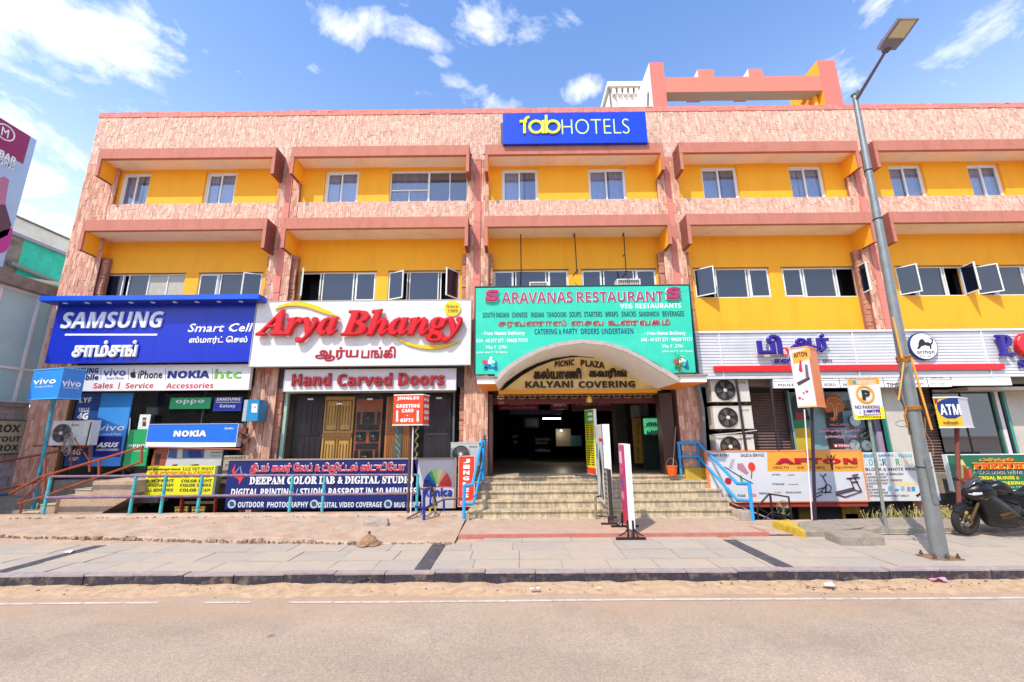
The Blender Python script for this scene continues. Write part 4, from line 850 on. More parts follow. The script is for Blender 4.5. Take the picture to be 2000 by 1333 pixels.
MB().prism(p, circ(p, 1872.5, 894, 3, 12, 4), .004, .008).build('model_face_picture', K('#d8a88c'), t); sheet('model_hair_picture', t, p, [(1869, 893), (1872, 889), (1876, 892), (1877, 900), (1875, 896), (1871, 891)], K('#2a1c1a'), .009)
# --- photo lab banner
t, p, r = sign('photo_lab_banner', 'long navy photo lab banner behind the purple pipe railing', (443, 899, 815, 968), 9.98, .08, K('#16286e', dirt='#0e1a4c', dirtamt=.5), rim=None)
r2 = p.rect(440, 971, 822, 995); MB().obox(p, r2[0], r2[2], r2[1], r2[3]+.02, -.08, 0).build('lower_panel', K('#16286e'), t)
MB().obox(p, r[2]-.15, p.ab(887, 945)[0], r2[1], r[3], -.09, -.006).build('grey_panel', K('#c9c6c6'), t)
MB().prism(p, [p.ab(*q) for q in ((808, 899.5), (810, 899.5), (823, 970), (823, 995), (808, 995))], -.05, .0).build('panel_edge', K('#16286e'), t)
m = MB(); m.obox(p, r[0], p.ab(890, 945)[0], r[3], r[3]+.03, -.1, .02); m.obox(p, p.ab(887, 945)[0], p.ab(891, 945)[0], r2[1], r[3], -.14, .015); m.build('frame', P('#a08c80'), t)
T('தீபம் கலர் ேலப் & டிஜிட்டல் ஸ்டுடிேயா', p, (490, 904, 792, 927), K('#d24a5c'), t, style='t', bold=.01, outline=(WHT, .025))
T('DEEPAM COLOR LAB & DIGITAL STUDIO', p, (488, 930.5, 808, 946), WHT, t, style='s', bold=.03)
T('DIGITAL PRINTING / STUDIO PASSPORT IN 10 MINUTES', p, (452, 953, 814, 968.5), WHT, t, bold=.01)
for s_, a, b in (('OUTDOOR', 465, 516), ('PHOTOGRAPHY', 522, 602), ('DIGITAL VIDEO COVERAGE', 622, 746), ('MUG PRINT', 770, 821)): T(s_, p, (a, 980.5, b, 991.5), WHT, t, bold=.005)
for x in (453, 613.5, 758):
    MB().prism(p, circ(p, x, 985, 8, 20), .002, .006).build('round_picture', K('#c9d4dc'), t); sheet('camera_picture', t, p, [(x-5, 982), (x-1, 979), (x+4, 981), (x+5, 988), (x-1, 990), (x-4, 988)], K('#3a5a78'), .008)
MR = K('#e03c3c'); sheet('bird_picture', t, p, [(453, 920), (460, 906), (458, 924), (455, 928)], MR, .004); sheet('bird_picture', t, p, [(456, 926), (482, 925), (472, 938), (467, 948), (466, 936), (456, 931)], MR, .004)
fr_(p, [(459, 925), (470, 912), (472, 925)], .006, WHT, t, 'bird_outline_picture')
cx_, cb_ = p.ab(854, 951); Rr = abs(p.ab(882, 951)[0]-cx_); cols = ['#16286e', '#1f5aa8', '#3ab050', '#b8d87c', '#e8dc9c', '#e8b890', '#e0483c', '#d83c34']; bd = [180, 152, 130, 113, 90, 68, 52, 26, 0]
for i in range(8):
    aa = [R(bd[i]+(bd[i+1]-bd[i])*j/4) for j in range(5)]; MB().prism(p, [(cx_, cb_)]+[(cx_+Rr*math.cos(q), cb_+Rr*math.sin(q)*1.18) for q in aa], .001, .006).build('colour_wedge', K(cols[i]), t)
T('Konica', p, (828, 953, 883, 970), K('#16389c'), t, bold=.03)
# --- vertical red sign
t, p, r = sign('vertical_gift_sign', 'tall narrow red orange sign spelling a gift shop name downwards beside the blue stair rail', (896, 892, 926, 989), 9.75, .05, K('#e2401c'), rim=P('#e8c8b8'), rimw=.012)
for i, ch in enumerate('JINGLES'): y = 897+i*11.3; T(ch, p, (905.5-i*.4, y, 918-i*.4, y+8), WHT, t, bold=.03)
T('ENTRY', p, (899, 979, 922, 986), WHT, t)
# --- small grey sign, yellow sign, tiny basement signs
t, p, r = sign('small_internet_sign', 'small faded grey internet sign tilted behind the navy banner corner', (435, 890, 483, 936), 10.25, .03, K('#b3a693', dirt='#7a6c5c', dirtamt=.8, dscale=8))
for s_, b in (('INTERNET', (438, 893, 480, 899)), ('COLOUR PRINT', (444, 901, 478, 904)), ('B/W PRINT', (440, 907, 470, 911)), ('ID CARD', (442, 917, 470, 922)), ('SCAN', (444, 924, 466, 929))): T(s_, p, b, DK if s_ != 'COLOUR PRINT' else K('#a83c2c'), t, style='s', slope=.04)
t, p, r = sign('yellow_internet_sign', 'bright yellow internet point sign behind the long pipe railing', (284, 911, 417, 967), 9.96, .12, K('#e6e018'), rim=None)
MB().obox(p, r[2], r[2]+.06, r[1], r[3], -.14, .0).build('side', P('#6a7a70'), t)
OI = K('#f08c10')
T('எஸ் இைணயதள ைமயம்', p, (288, 914, 352, 920.5), DK, t, style='t'); T('LUZ NET POINT', p, (357, 913, 418, 919.5), DK, t, style='s'); T('INTERNET', p, (290, 921, 414, 933), OI, t, style='s', bold=.02)
for s_, b in (('B/W PRINT', (286, 936.5, 340, 942.5)), ('COLOR PRINT', (354, 936.5, 414, 942.5)), ('LAMINATION', (284, 945, 339, 951)), ('COLOR XEROX', (352, 945, 413, 951)), ('ALL BINDINGS', (283, 954.5, 338, 960.5)), ('COLOR SCAN', (351, 954.5, 411, 960.5))): T(s_, p, b, DK, t, style='s', bold=.012)
for k, x in enumerate((340, 373)):
    t, p, r = sign('small_copy_sign', ('left' if k == 0 else 'right')+'hand one of two small yellow and black copy signs low behind the railing', (x, 989, x+29, 1007), 10.1, .02, K('#2a2218'))
    t['group'] = 'small copy signs behind the railing'
    for s_, b in (('A3 COLOR', (x+1, 989.5, x+28, 993)), ('PRINT', (x+2, 994.5, x+27, 999)), ('XEROX', (x+1.5, 1000.5, x+27, 1006))): T(s_, p, b, K('#d89c1c' if s_ != 'PRINT' else '#e0c05c'), t, style='s', bold=.03)
t, p, r = sign('name_plate', 'thin cream name plate on red posts above the copy signs', (360, 980, 418, 984.5), 10.1, .02, K('#c9a06c'), cat='plate'); T('US BOOKSELLERS LUZ NET POINT', p, (362, 981, 415, 983.7), BLK, t)
for x in (356, 422): MB().tube([at3(x-.5, 972, 10.06), at3(x-3, 1010, 10.06)], .035, 4).build('post', P('#8a2f20'), t)
# --- phone shop front
t, p, r = sign('green_phone_sign', 'green rectangular phone brand sign hanging in the phone shop window', (332, 777, 411, 799), 10.6, .04, K('#1f9c62')); T('oppo', p, (343, 781, 400, 791), K('#cfe8dc'), t, style='r', bold=.012)
t, p, r = sign('dark_blue_phone_sign', 'dark blue sign with white underlined lettering in the phone shop window', (417, 776, 472, 803), 10.6, .04, K('#1a34a0')); T('SAMSUNG', p, (423, 777, 470, 783), WHT, t, shear=.08, bold=.02); T('Galaxy', p, (429, 790, 460, 798), WHT, t); sheet('underline', t, p, [(422, 785.5), (470, 785.5), (470, 786.5), (422, 786.5)], WHT)
t, p, r = sign('blue_light_box_sign', 'long sky blue lightbox sign with white base standing before the phone shop', (288, 829, 463, 873), 10.28, .16, K('#1f6fe0', rough=.3), rim=P('#d9dde2'), rimw=.01)
sheet('white_band', t, p, [(285, 864), (461, 865), (460, 873), (284, 872.5)], WHT, .003); T('NOKIA', p, (340, 841, 404, 853.5), WHT, t, bold=.035); T('ேநாக்கியா', p, (439, 835, 457, 840), WHT, t, style='t'); T('Smart Cell - Authorised Nokia phone retailer', p, (335, 866, 402, 869.5), GN, t, style='r')
t, p, r = sign('light_blue_banner', 'tall light blue phone banner with a navy panel in the phone shop doorway', (185, 768, 247, 911), 10.55, .03, K('#3a8cd8'), cat='banner'); T('vivo', p, (192, 829, 245, 842), WHT, t, style='r', bold=.01); T('Camera & Music', p, (194, 846, 237, 850.5), WHT, t, style='r', off=.005)
sheet('navy_panel', t, p, [(186, 852.5), (240, 852.5), (235, 893), (180, 893)], K('#12187c'), .004); T('ASUS', p, (190, 864.5, 233, 874), WHT, t, shear=.25, bold=.03, off=.008); T('IN SEARCH OF INCREDIBLE', p, (188, 876.5, 232, 881), WHT, t, off=.008)
t, p, r = sign('network_banner', 'dark blue 4G network banner behind the air conditioner of the phone shop', (139, 768, 186, 911), 10.6, .03, K('#1f4688'), cat='banner'); T('LYF', p, (156, 777, 179, 787), WHT, t, bold=.01); T('TRUE', p, (153, 797, 175, 805), WHT, t); T('4G', p, (151, 807, 173, 820), WHT, t, bold=.02); T('READY', p, (136, 893, 156, 900), WHT, t); T('4G', p, (140, 878, 158, 889), WHT, t)
t, p, r = sign('green_banner', 'green phone banner standing beside the light blue one', (246, 840, 290, 911), 10.5, .03, K('#1f9a58'), cat='banner'); T('oppo', p, (251, 868, 283, 875), WHT, t, style='r', bold=.012); T('Camera phone', p, (253, 879, 285, 883), WHT, t, style='r')
t, p, r = sign('phone_poster', 'grey phone camera poster with blue photo strip under the sky blue lightbox', (303, 877, 432, 930), 10.45, .03, K('#c6c4c6'), cat='poster')
for q, c in (([(302, 878), (330, 878), (322, 911), (294, 911)], '#9c4a34'), ([(305, 886), (315, 886), (311, 908), (301, 908)], '#3a241c'), ([(331, 877), (347, 877), (345, 896), (328, 894)], '#3a5a94'), ([(357, 877), (400, 878), (398, 895), (356, 895)], '#3a6a9c'), ([(366, 880), (392, 880), (396, 894), (370, 895)], '#1c2f8c'), ([(337, 908), (347, 907), (345, 914), (334, 914)], '#2a1a1a'), ([(374, 908), (388, 907), (388, 914), (372, 914)], '#2a1a1a')): sheet('photo_print', t, p, q, K(c), .003+.001*(c == '#1c2f8c' or c == '#3a241c'))
T('AI-powered', p, (411, 882, 436, 887), DK, t, style='r'); T('Capture', p, (410, 889, 430, 893), DK, t, style='r')
t, p, r = sign('phone_leaflet', 'small white leaflet with an orange phone stuck in the shop window', (271, 810, 292, 839), 10.6, .01, K('#d8e0dc'), cat='poster'); sheet('phone_print', t, p, [(279, 816), (286, 816), (285, 833), (278, 833)], K('#3a3c40'), .003); sheet('phone_print', t, p, [(279, 820), (286, 820), (285, 825), (278.5, 825)], K('#d88c4c'), .005)
# lit box sign on the pillar
lb = PA(at3(480, 800, 10.2), 0); t = thing('pillar_light_box', 'rounded blue phone network box sign fixed on the pillar right of the phone shop', 'sign', at3(490, 824, 10.4))
r = PY(10.15).rect(482, 781, 505, 823); MB().box(r[0], r[2], 10.15, 10.5, r[1], r[3], j=.004).build('case', K('#2a86b8', rough=.3), t); MB().box(r[0]-.10, r[0], 10.17, 10.5, r[1], r[3]).build('ribbed_side', P('#a8b0b4'), t)
p = PY(10.148); sheet('label', t, p, [(492, 789), (503, 789), (502, 806), (491, 806)], WHT, .003); T('LYF', p, (493.5, 794, 501, 798), DK, t, off=.006)
# ---- box signs on poles
def pole_box(name, label, corners, Yc, Ypole, top, bot, m_l, m_r, pole, m_pole, pr=.03, flat=False):
    """corners = px of left, middle, right vertical edges at mid height; the middle edge is nearest"""
    lx, mx_, rx = corners; ym = (top+bot)/2; c = at3(mx_, ym, Yc)
    return c
def box_sign(name, label, edgeL, edgeM, edgeR, Yn, dL, dR, ytop, ybot, mL, mR, basepx, polem, pr):
    """two visible faces meeting at the near edge edgeM; the left and right edges lie dL / dR metres further back"""
    pm = at3(edgeM, (ytop+ybot)/2, Yn); pL = at3(edgeL, (ytop+ybot)/2, Yn+dL); pR = at3(edgeR, (ytop+ybot)/2, Yn+dR)
    zt = at3(edgeM, ytop, Yn).z; zb = at3(edgeM, ybot, Yn).z
    t = thing(name, label, 'sign', G(*basepx, .05))
    q = pL+pR-pm; V = [(v.x, v.y, z) for z in (zb, zt) for v in (pL, pm, pR, q)]
    m = MB(); m.add([V[0], V[1], V[5], V[4]], [(0, 1, 2, 3)], mL); m.add([V[1], V[2], V[6], V[5]], [(0, 1, 2, 3)], mR); m.add([V[2], V[3], V[7], V[6]], [(0, 1, 2, 3)], mR); m.add([V[3], V[0], V[4], V[7]], [(0, 1, 2, 3)], mL); m.add(V[:4], [(0, 3, 2, 1)], mR); m.add(V[4:], [(0, 1, 2, 3)], mR); m.build('box', None, t)
    uL = pm-pL; uL.z = 0; uL.normalize(); uR = pR-pm; uR.z = 0; uR.normalize()
    plL = Pl((pL.x, pL.y, 0), uL, (uL.y, -uL.x, 0)); plR = Pl((pm.x, pm.y, 0), uR, (uR.y, -uR.x, 0))
    e = MB()
    for pl_, w0 in ((plL, (pm-pL).length), (plR, (pR-pm).length)):
        e.obox(pl_, 0, w0, zt-.012, zt+.012, -.01, .012); e.obox(pl_, 0, w0, zb-.012, zb+.012, -.01, .012)
    g = G(*basepx, .05); cx = (pL.x+pR.x)/2; cy_ = (pL.y+pR.y)/2
    MB().tube([(g.x, g.y, -.1), (cx, cy_, zb+.02)], pr, 10).build('pole', polem, t, smooth=True)
    return t, plL, plR, e
M_bp = mat('worn_blue_pole', '#3f9cb4', rough=.6, var=.15, scale=10, dirt='#3a4c50', dirtamt=.9, dscale=9)
t, a, b, e = box_sign('blue_cube_sign', 'two sided light blue cube sign on a leaning blue pole by the ramp rails', 61, 119, 164, 9.3, .28, .34, 719, 778, K('#2f8ee0', rough=.35), K('#2a7fd0', rough=.35), (62, 1008), M_bp, .038)
e.build('edge_trim', K('#5ab0ee'), t); T('vivo', a, (66, 739, 111, 751), WHT, t, style='r', bold=.014); T('Camera & Music', a, (69, 753.5, 104, 757), WHT, t, style='r'); T('vivo', b, (121, 742, 159, 756), WHT, t, style='r', bold=.014); T('Camera & Music', b, (123, 756, 155, 759.5), WHT, t, style='r')
t, a, b, e = box_sign('gift_cube_sign', 'red and white cube greeting card sign on a rusty pole before the door shop', 768, 826, 838, 9.1, .1, .34, 771, 830, K('#e0461f'), K('#d8402c'), (797, 1012), mat('rusty_pole', '#5a3c34', rough=.8, var=.3, scale=18), .03)
e.build('edge_trim', P('#f2dcd0'), t)
for s_, q in (('JINGLES', (776, 775, 819, 782.5)), ('GREETING', (774, 789.5, 820, 797)), ('CARD', (785, 799, 808, 806)), ('&', (794, 810.5, 797, 813)), ('GIFTS', (782, 817.5, 808, 825))): T(s_, a, q, WHT, t, bold=.02)
for x in (776, 816): sheet('arrow_print', t, a, [(x-1.7, 802), (x+1.7, 802), (x+1.4, 820), (x+3.4, 820), (x-.3, 825), (x-3.6, 820), (x-1.9, 820)], WHT, .004)
for i, s_ in enumerate(('JINGLES', 'GREETING', 'CARD', 'GIFTS')): T(s_, b, (827.5, 778+i*12, 837, 785+i*12), WHT, t, bold=.02)
MB().tube([G(802, 1018, .05)+Vector((0, -.02, 0)), at3(807, 836, 9.2)], .012, 6).build('white_pipe', P('#e4e2e0'), t)
t, a, b, e = box_sign('fitness_pole_sign', 'tall orange box sign with treadmill picture on a black and white pole', 1549, 1586, 1603, 8.55, .24, .3, 677, 794, K('#d9d3d2'), K('#f58a4a'), (1590, 1015), P('#33223a'), .03)
e.build('edge_trim', P('#f0a46c'), t); sheet('orange_area', t, a, [(1547, 691), (1581, 679), (1583, 700), (1550, 712)], K('#f0a83c'), .003); T('AFTON', a, (1550, 688, 1577, 698), K('#5a2418'), t, bold=.02, slope=0)
for pts, c in (([(1562, 704), (1565, 704), (1566, 716), (1568, 726), (1565, 728), (1560, 724)], '#b82c44'), ([(1556, 748), (1580, 736), (1583, 741), (1560, 754)], '#4a3440'), ([(1572, 712), (1577, 713), (1580, 736), (1574, 738)], '#6a5460')): sheet('runner_picture', t, a, pts, K(c), .004)
for (x, y, q, c) in ((1576, 765, 3, '#d03c44'), (1562, 778, 3, '#c84450'), (1570, 768, 2.2, '#b05a64'), (1568, 780, 1.6, '#5a4a54')): MB().prism(a, circ(a, x, y, q, 12), .003, .006).build('ball_picture', K(c), t)
MB().tube([G(1586, 1015, .05), at3(1571, 800, 8.7)], .012, 6).build('white_edge', P('#eceaea'), t)
t, a, b, e = box_sign('atm_sign', 'blue and yellow cash machine box sign on a rust red post', 1828, 1876, 1895, 8.8, .05, .4, 776, 835, K('#e8b828'), K('#d4d2d4'), (1871, 1012), mat('rust_red_post', '#7a4034', rough=.8, var=.25, scale=15), .04)
e.build('edge_trim', P('#e8e6ea'), t)
sheet('blue_area', t, a, [(1829, 787), (1840, 781), (1855, 777.5), (1870, 776.5), (1874, 800), (1877, 812), (1866, 818), (1850, 818), (1838, 812), (1831, 800)], K('#16347c'), .003); sheet('purple_corner', t, a, [(1824, 780), (1832, 779), (1829, 788), (1826, 790)], K('#8c1c54'), .0035)
T('ATM', a, (1835, 790, 1875, 811), WHT, t, bold=.01, off=.006); T('indicash', a, (1842, 822, 1871, 829.5), BLK, t, style='r', bold=.008, off=.006); T('a TATA product', a, (1847, 831, 1868, 833), BLK, t, style='r', off=.006)
# flat no parking sign on its own pole
p = PY(7.9); t = thing('no_parking_sign', 'white and yellow no parking board on a slim grey pole', 'sign', G(1733, 1043))
q = [(1654, 741), (1716, 739), (1729, 818), (1671, 821)]; MB().prism(p, [p.ab(*v) for v in q], -.03, 0).build('board', K('#dcdcd6'), t)
sheet('orange_band', t, p, [(1655, 741), (1716, 739), (1718, 750), (1657, 752.5)], K('#f0a028'), .003); sheet('yellow_band', t, p, [(1668, 803), (1671, 821), (1729, 818), (1726, 795), (1718, 796), (1719, 809), (1672, 811.5)], K('#f2e41c'), .003)
a_, b_ = p.ab(1689.5, 771); Ro = abs(p.ab(1707, 771)[0]-a_); MB().torus(p.w(a_, b_, .006), (0, -1, 0), Ro*.9, .022, 28, 6, sq=.3).build('ring_mark', K('#e8a020'), t)
T('P', p, (1683, 762, 1699, 782), BLK, t, bold=.03); sheet('slash_mark', t, p, [(1678, 781), (1700, 759), (1702, 762), (1681, 784)], K('#e8a020'), .008); T('NO PARKING', p, (1670, 792, 1718, 799), NAVY, t)
sheet('purple_band', t, p, [(1686, 802), (1718, 800), (1720, 811), (1687, 812)], K('#5a1c84'), .005); T('Turakhia', p, (1687, 802, 1717, 810.5), WHT, t, style='sc', off=.008, bold=.01); T('OPTICIANS', p, (1676, 813, 1721, 817), BLK, t, off=.006); T('CHENNAI CITY', p, (1672, 743, 1709, 746), WHT, t); T('TRAFFIC POLICE', p, (1673, 747, 1710, 750), WHT, t); MB().prism(p, circ(p, 1668, 747, 4, 14), .003, .006).build('crest_mark', K('#3aa0b0'), t)
sheet('sf_mark', t, p, [(1674, 803.5), (1685, 802.5), (1686, 811), (1675, 812)], WHT, .005); T('Sf', p, (1677, 804, 1683, 810), NAVY, t, style='si', off=.008)
g = G(1733, 1043); MB().tube([(g.x, g.y, -.05), at3(1697, 819, 7.95), at3(1690, 780, 7.95)], .026, 10).build('pole', mat('grey_pole', '#8c9088', rough=.5, metal=.2, var=.12, scale=12, dirt='#5c5a54', dirtamt=.6, dscale=8), t, smooth=True)
# ================================================================ shop fronts
# far left shop: glass front
SF = thing('phone_shop_front', 'dark glazed phone shop front behind the phone banners', 'shop front', (-9, 10.7, .77))
x0 = PY(10.72).ab(258, 800)[0]; x1 = PY(10.72).ab(482, 800)[0]
MB().box(x0, x1, 10.78, 10.79, .77, 2.95).build('glass_pane', M_gs, SF)
m = MB(); frame(m, x0, x1, .77, 2.98, 10.76, 10.82, .04, P('#4a4e52')); m.box((x0+x1)/2+.3, (x0+x1)/2+.33, 10.76, 10.82, .8, 2.95, P('#4a4e52')); m.build('frame', None, SF)
MB().box(-11.2, PC[1]-.28, 10.6, 10.9, 2.95, 3.45).build('header', P('#3a3840'), SF)
MB().tube([at3(254, 817, 10.6), at3(252, 852, 10.6)], .022, 8).build('door_handle', P('#c9ced2', rough=.2, metal=.8), SF)
for i in range(3): MB().box(x0+.4+i*.9, x0+1.1+i*.9, 13.0, 13.3, .8, 2.2).build('display_shelf', P('#2a3c5c'), SF)
for i, c in enumerate(('#5a2a3a', '#8c6a2c', '#4a2c24')):
    a = PY(10.62).ab(117+i*7, 840)[0]; MB().box(a, a+.08, 10.6, 10.66, .8, 3.0).build('door_jamb', P(c), SF)
# carved door showroom
DS = thing('door_showroom', 'showroom window full of carved wooden doors behind glass', 'shop front', (-3.6, 10.7, .77))
x0 = PY(10.72).ab(553, 830)[0]; x1 = PY(10.72).ab(888, 830)[0]
m = MB(); m.box(x0-.02, x0+.06, 10.70, 10.80, .77, 2.86, P('#a8c4b0')); m.box(x1-.05, x1, 10.70, 10.80, .77, 2.86, P('#5a5a58')); m.box(x0, x1, 10.68, 10.80, 2.80, 2.92, P('#b9b49c')); m.build('frame', None, DS)
xg = [x0+.05, x0+(x1-x0)*.345, x0+(x1-x0)*.67, x1-.05]
for i in range(3): MB().box(xg[i]+.003, xg[i+1]-.003, 10.745, 10.753, .8, 2.82).build('glass_pane', M_gs, DS)
MB().box(PC[1]+.28, PC[2]-.28, 10.6, 11, 2.92, 3.45).build('header', P('#4a4448'), DS)
MB().box(PC[1]+.2, PC[2]-.2, 11.7, 11.75, .75, 3.4).build('rear_panel', P('#241a20'), DS)
def wd(c, **k): return mat('wood_'+c.strip('#'), c, **{**dict(rough=.4, var=.25, scale=4, stretch=(6, 6, .6)), **k})
Dp = PY(10.98)
DOORSHIFT = -.12
def door(name, label, px, m, mi, kind):
    r = Dp.rect(*px); t = thing(name, label, 'door', Dp.w((r[0]+r[2])/2, .77), 0, 'doors shown in the showroom window'); a, b, z0, z1 = r[0], r[2], .77, r[3]
    MB().box(a, b, 11.0, 11.05, z0, z1).build('leaf', m, t)
    w_ = b-a
    if kind == 'plank':
        for s_ in (0, 1):
            for (u0, u1, v0, v1) in ((.06+.47*s_, .47+.47*s_, .06, .46), (.06+.47*s_, .47+.47*s_, .56, .95)):
                q = MB(); frame(q, a+u0*w_, a+u1*w_, z0+v0*(z1-z0), z0+v1*(z1-z0), 10.975, 11.0, .02); q.build('panel_moulding', mi, t)
                for j in range(1, 4): x = a+(u0+(u1-u0)*j/4)*w_; MB().box(x-.008, x+.008, 10.985, 11.0, z0+(v0+.07)*(z1-z0), z0+(v1-.07)*(z1-z0)).build('groove_strip', mi, t)
        MB().box(a, b, 10.96, 11.0, z0+.48*(z1-z0), z0+.53*(z1-z0)).build('mid_rail', mi, t)
    elif kind == 'carved':
        cm = P('#16161c', rough=.35)
        def rose(cx, cz, r_):
            q = MB(); q.box(cx-r_*1.25, cx+r_*1.25, 10.97, 11.0, cz-r_*1.25, cz+r_*1.25)
            for k_ in (1.0, .72, .44): q.torus((cx, 10.965, cz), (0, -1, 0), r_*k_, .012, 18, 5)
            for k_ in range(12): aa = k_*math.pi/6; q.tube([(cx+.3*r_*math.cos(aa), 10.962, cz+.3*r_*math.sin(aa)), (cx+.95*r_*math.cos(aa), 10.962, cz+.95*r_*math.sin(aa))], .009, 4)
            q.build('carved_rosette', cm, t); MB().rev((cx, 10.95, cz), (0, -1, 0), [(0, .016), (.01, .012)], 8).build('boss', P('#d8d4c8'), t)
        h_ = z1-z0; rose(a+.5*w_, z0+.74*h_, .12); rose(a+.25*w_, z0+.5*h_, .095); rose(a+.75*w_, z0+.5*h_, .095); rose(a+.5*w_, z0+.24*h_, .12)
        for zz in (.62, .375): MB().box(a+.08*w_, b-.08*w_, 10.975, 11.0, z0+(zz-.035)*h_, z0+(zz+.035)*h_).build('carved_band', cm, t)
        for zz in (.74, .24):
            for u in (.12, .88): MB().box(a+(u-.06)*w_, a+(u+.06)*w_, 10.98, 11.0, z0+(zz-.08)*h_, z0+(zz+.08)*h_).build('carved_strip', cm, t)
        q = MB(); pts = [(a+w_*(.5+.5*math.cos(R(k_*15))), z1-.01+.22*math.sin(R(k_*15))) for k_ in range(13)]; q.prism(PY(11.0), pts, 0, .04); q.build('arched_top', cm, t)
    elif kind == 'grille':
        q = MB()
        for i in range(12):
            for j in range(34):
                if 3 < i < 8: continue
                q.box(a+w_*(.08+.07*i), a+w_*(.08+.07*i)+.022, 10.985, 11.0, z0+.05+j*.056, z0+.085+j*.056)
        o_ = q.build('lattice', mi, t); o_['kind'] = 'stuff'; MB().box(a+.36*w_, a+.62*w_, 10.98, 11.0, z0+.2, z1-.25).build('etched_glass', P('#5a6a60', rough=.2), t)
        for k_ in range(7): MB().tube([(a+.49*w_+.06*math.sin(k_+u*.8), 10.975, z0+.3+k_*.2+u*.05) for u in range(5)], .008, 4).build('glass_vine', P('#b9c4b4'), t)
    elif kind == 'dark':
        for s_ in range(4): x = a+w_*(.2+.2*s_); MB().box(x-.006, x+.006, 10.99, 11.0, z0+.05, z1-.1).build('groove_strip', mi, t)
        MB().box(a+.1*w_, b-.1*w_, 10.97, 11.0, z0+.5*(z1-z0), z0+.53*(z1-z0)).build('mid_rail', mi, t)
door('plain_dark_door', 'tall very dark plank door at the left end of the showroom', (574, 775, 628, 900), wd('#2c1a24'), wd('#1c1018'), 'dark')
door('golden_door', 'golden brown door of grooved panels in the showroom window', (630, 775, 688, 900), wd('#dba24a'), wd('#8a5a22'), 'plank')
door('carved_door', 'reddish door with black carved rosettes in the middle of the showroom', (692, 779, 744, 900), wd('#a8562c'), wd('#5a2a14'), 'carved')
door('lattice_door', 'orange brown lattice door with an etched glass strip in the showroom', (752, 775, 806, 900), wd('#cc7c38'), wd('#7a4018'), 'grille')
door('panelled_dark_door', 'wide dark panelled door at the right end of the showroom', (828, 775, 880, 900), wd('#2c2228'), wd('#4a4048'), 'dark')
a = Dp.ab(563, 850)[0]; MB().box(a-.05, a+.05, 10.98, 11.04, .77, 2.7).build('wooden_post', wd('#6a3a1c'), DS)
mg = MB(); gx = Dp.ab(814, 870)[0]
for i in range(46): th = i*.9; mg.rev((gx+.03*math.cos(th), 10.94+.03*math.sin(th), .8+i*.032), (0, 0, 1), [(0, .012), (.02, .03), (.035, .008)], 6)
g_ = mg.build('flower_garland', P('#b9ac70'), None, smooth=True); tag(g_, 'pale dried flower garland hanging in the showroom between two doors', 'garland')
# small price labels on the panes
for x, y in ((606, 780), (662, 789), (722, 780), (857, 778)):
    p = PY(10.74); q = p.rect(x-5, y-1.6, x+6, y+1.6); MB().obox(p, q[0], q[2], q[1], q[3], 0, .002).build('glass_label', WHT, DS)

# ---- entrance: chain valance, rolled shutter, interior things
EN = thing('entrance_grille', 'dark red shutter box with a row of metal ring links under the arch', 'shutter', (1.7, 10.9, 2.5))
xa = at3(962, 780, 10.86).x; xb = at3(1292, 780, 10.86).x; zr = at3(1130, 773, 10.86).z
MB().box(xa, xb, 10.9, 11.1, zr-.20, zr-.05).build('shutter_box', mat('maroon_shutter', '#6a2c2c', rough=.6, var=.2, scale=6), EN)
MB().box(xa, xb, 10.92, 11.1, zr-.05, 3.45).build('upper_panel', P('#3c1e20'), EN)
RM = mat('link_metal', '#c7a888', rough=.4, metal=.3, var=.2, scale=14)
for j in range(2):
    for i in range(15 if j else 15):
        cx = at3(978+i*20.6+(10 if j == 0 else 0), 772, 10.86).x; cz = zr+.045-.075*j; q = MB(); pts = [(cx+.085*math.copysign(abs(math.cos(t_))**.55, math.cos(t_)), 10.87, cz+.034*math.copysign(abs(math.sin(t_))**.55, math.sin(t_))) for t_ in [k_*math.pi/6 for k_ in range(13)]]
        q.tube(pts, .0095, 5, caps=False); q.build('ring_link', RM, EN)
M_jm = mat('dark_granite_jamb', '#4e3630', rough=.35, var=.35, scale=30)
for x0_, x1_ in ((944, 962), (1293, 1318)): a_, b_ = at3(x0_, 850, 10.62).x, at3(x1_, 850, 10.62).x; MB().box(a_, b_, 10.60, 10.9, .77, 2.72).build('jamb', M_jm, EN)
HO = at3(1151, 788, 10.5); t = thing('hanging_ornament', 'small yellow hanging idol ornament over the middle of the entrance', 'ornament', HO)
MB().rev(HO, (0, 0, 1), [(0, .02), (.015, .075), (.09, .082), (.16, .05), (.2, .012)], 14).build('body', mat('gold_foil', '#d8b43c', rough=.35, metal=.4, var=.4, scale=40), t, smooth=True); MB().tube([HO+Vector((0, 0, .2)), HO+Vector((0, 0, .4))], .006, 5).build('cord', BLK, t); MB().rev(HO+Vector((0, -.07, .05)), (0, -1, 0), [(0, .03), (.02, .015)], 8).build('face', P('#e8d8c0'), t)
# interior
IN = lambda n, l, c, px, Y, d, m: sign(n, l, px, Y, d, m, cat=c)
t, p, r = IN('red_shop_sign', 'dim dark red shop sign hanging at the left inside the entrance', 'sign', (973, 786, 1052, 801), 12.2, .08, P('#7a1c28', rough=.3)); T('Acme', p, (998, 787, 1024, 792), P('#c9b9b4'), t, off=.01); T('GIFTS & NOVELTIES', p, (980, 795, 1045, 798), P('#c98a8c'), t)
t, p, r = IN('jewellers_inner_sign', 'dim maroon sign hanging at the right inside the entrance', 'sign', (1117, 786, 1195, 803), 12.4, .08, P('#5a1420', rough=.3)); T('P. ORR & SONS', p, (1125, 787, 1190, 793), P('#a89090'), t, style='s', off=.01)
t, p, r = IN('small_bar_sign', 'small dim red and white sign between the two hanging entrance signs', 'sign', (1075, 788, 1110, 800), 12.8, .06, P('#7a1c38', rough=.3)); T('SPORTS', p, (1080, 790, 1106, 794), WHT, t)
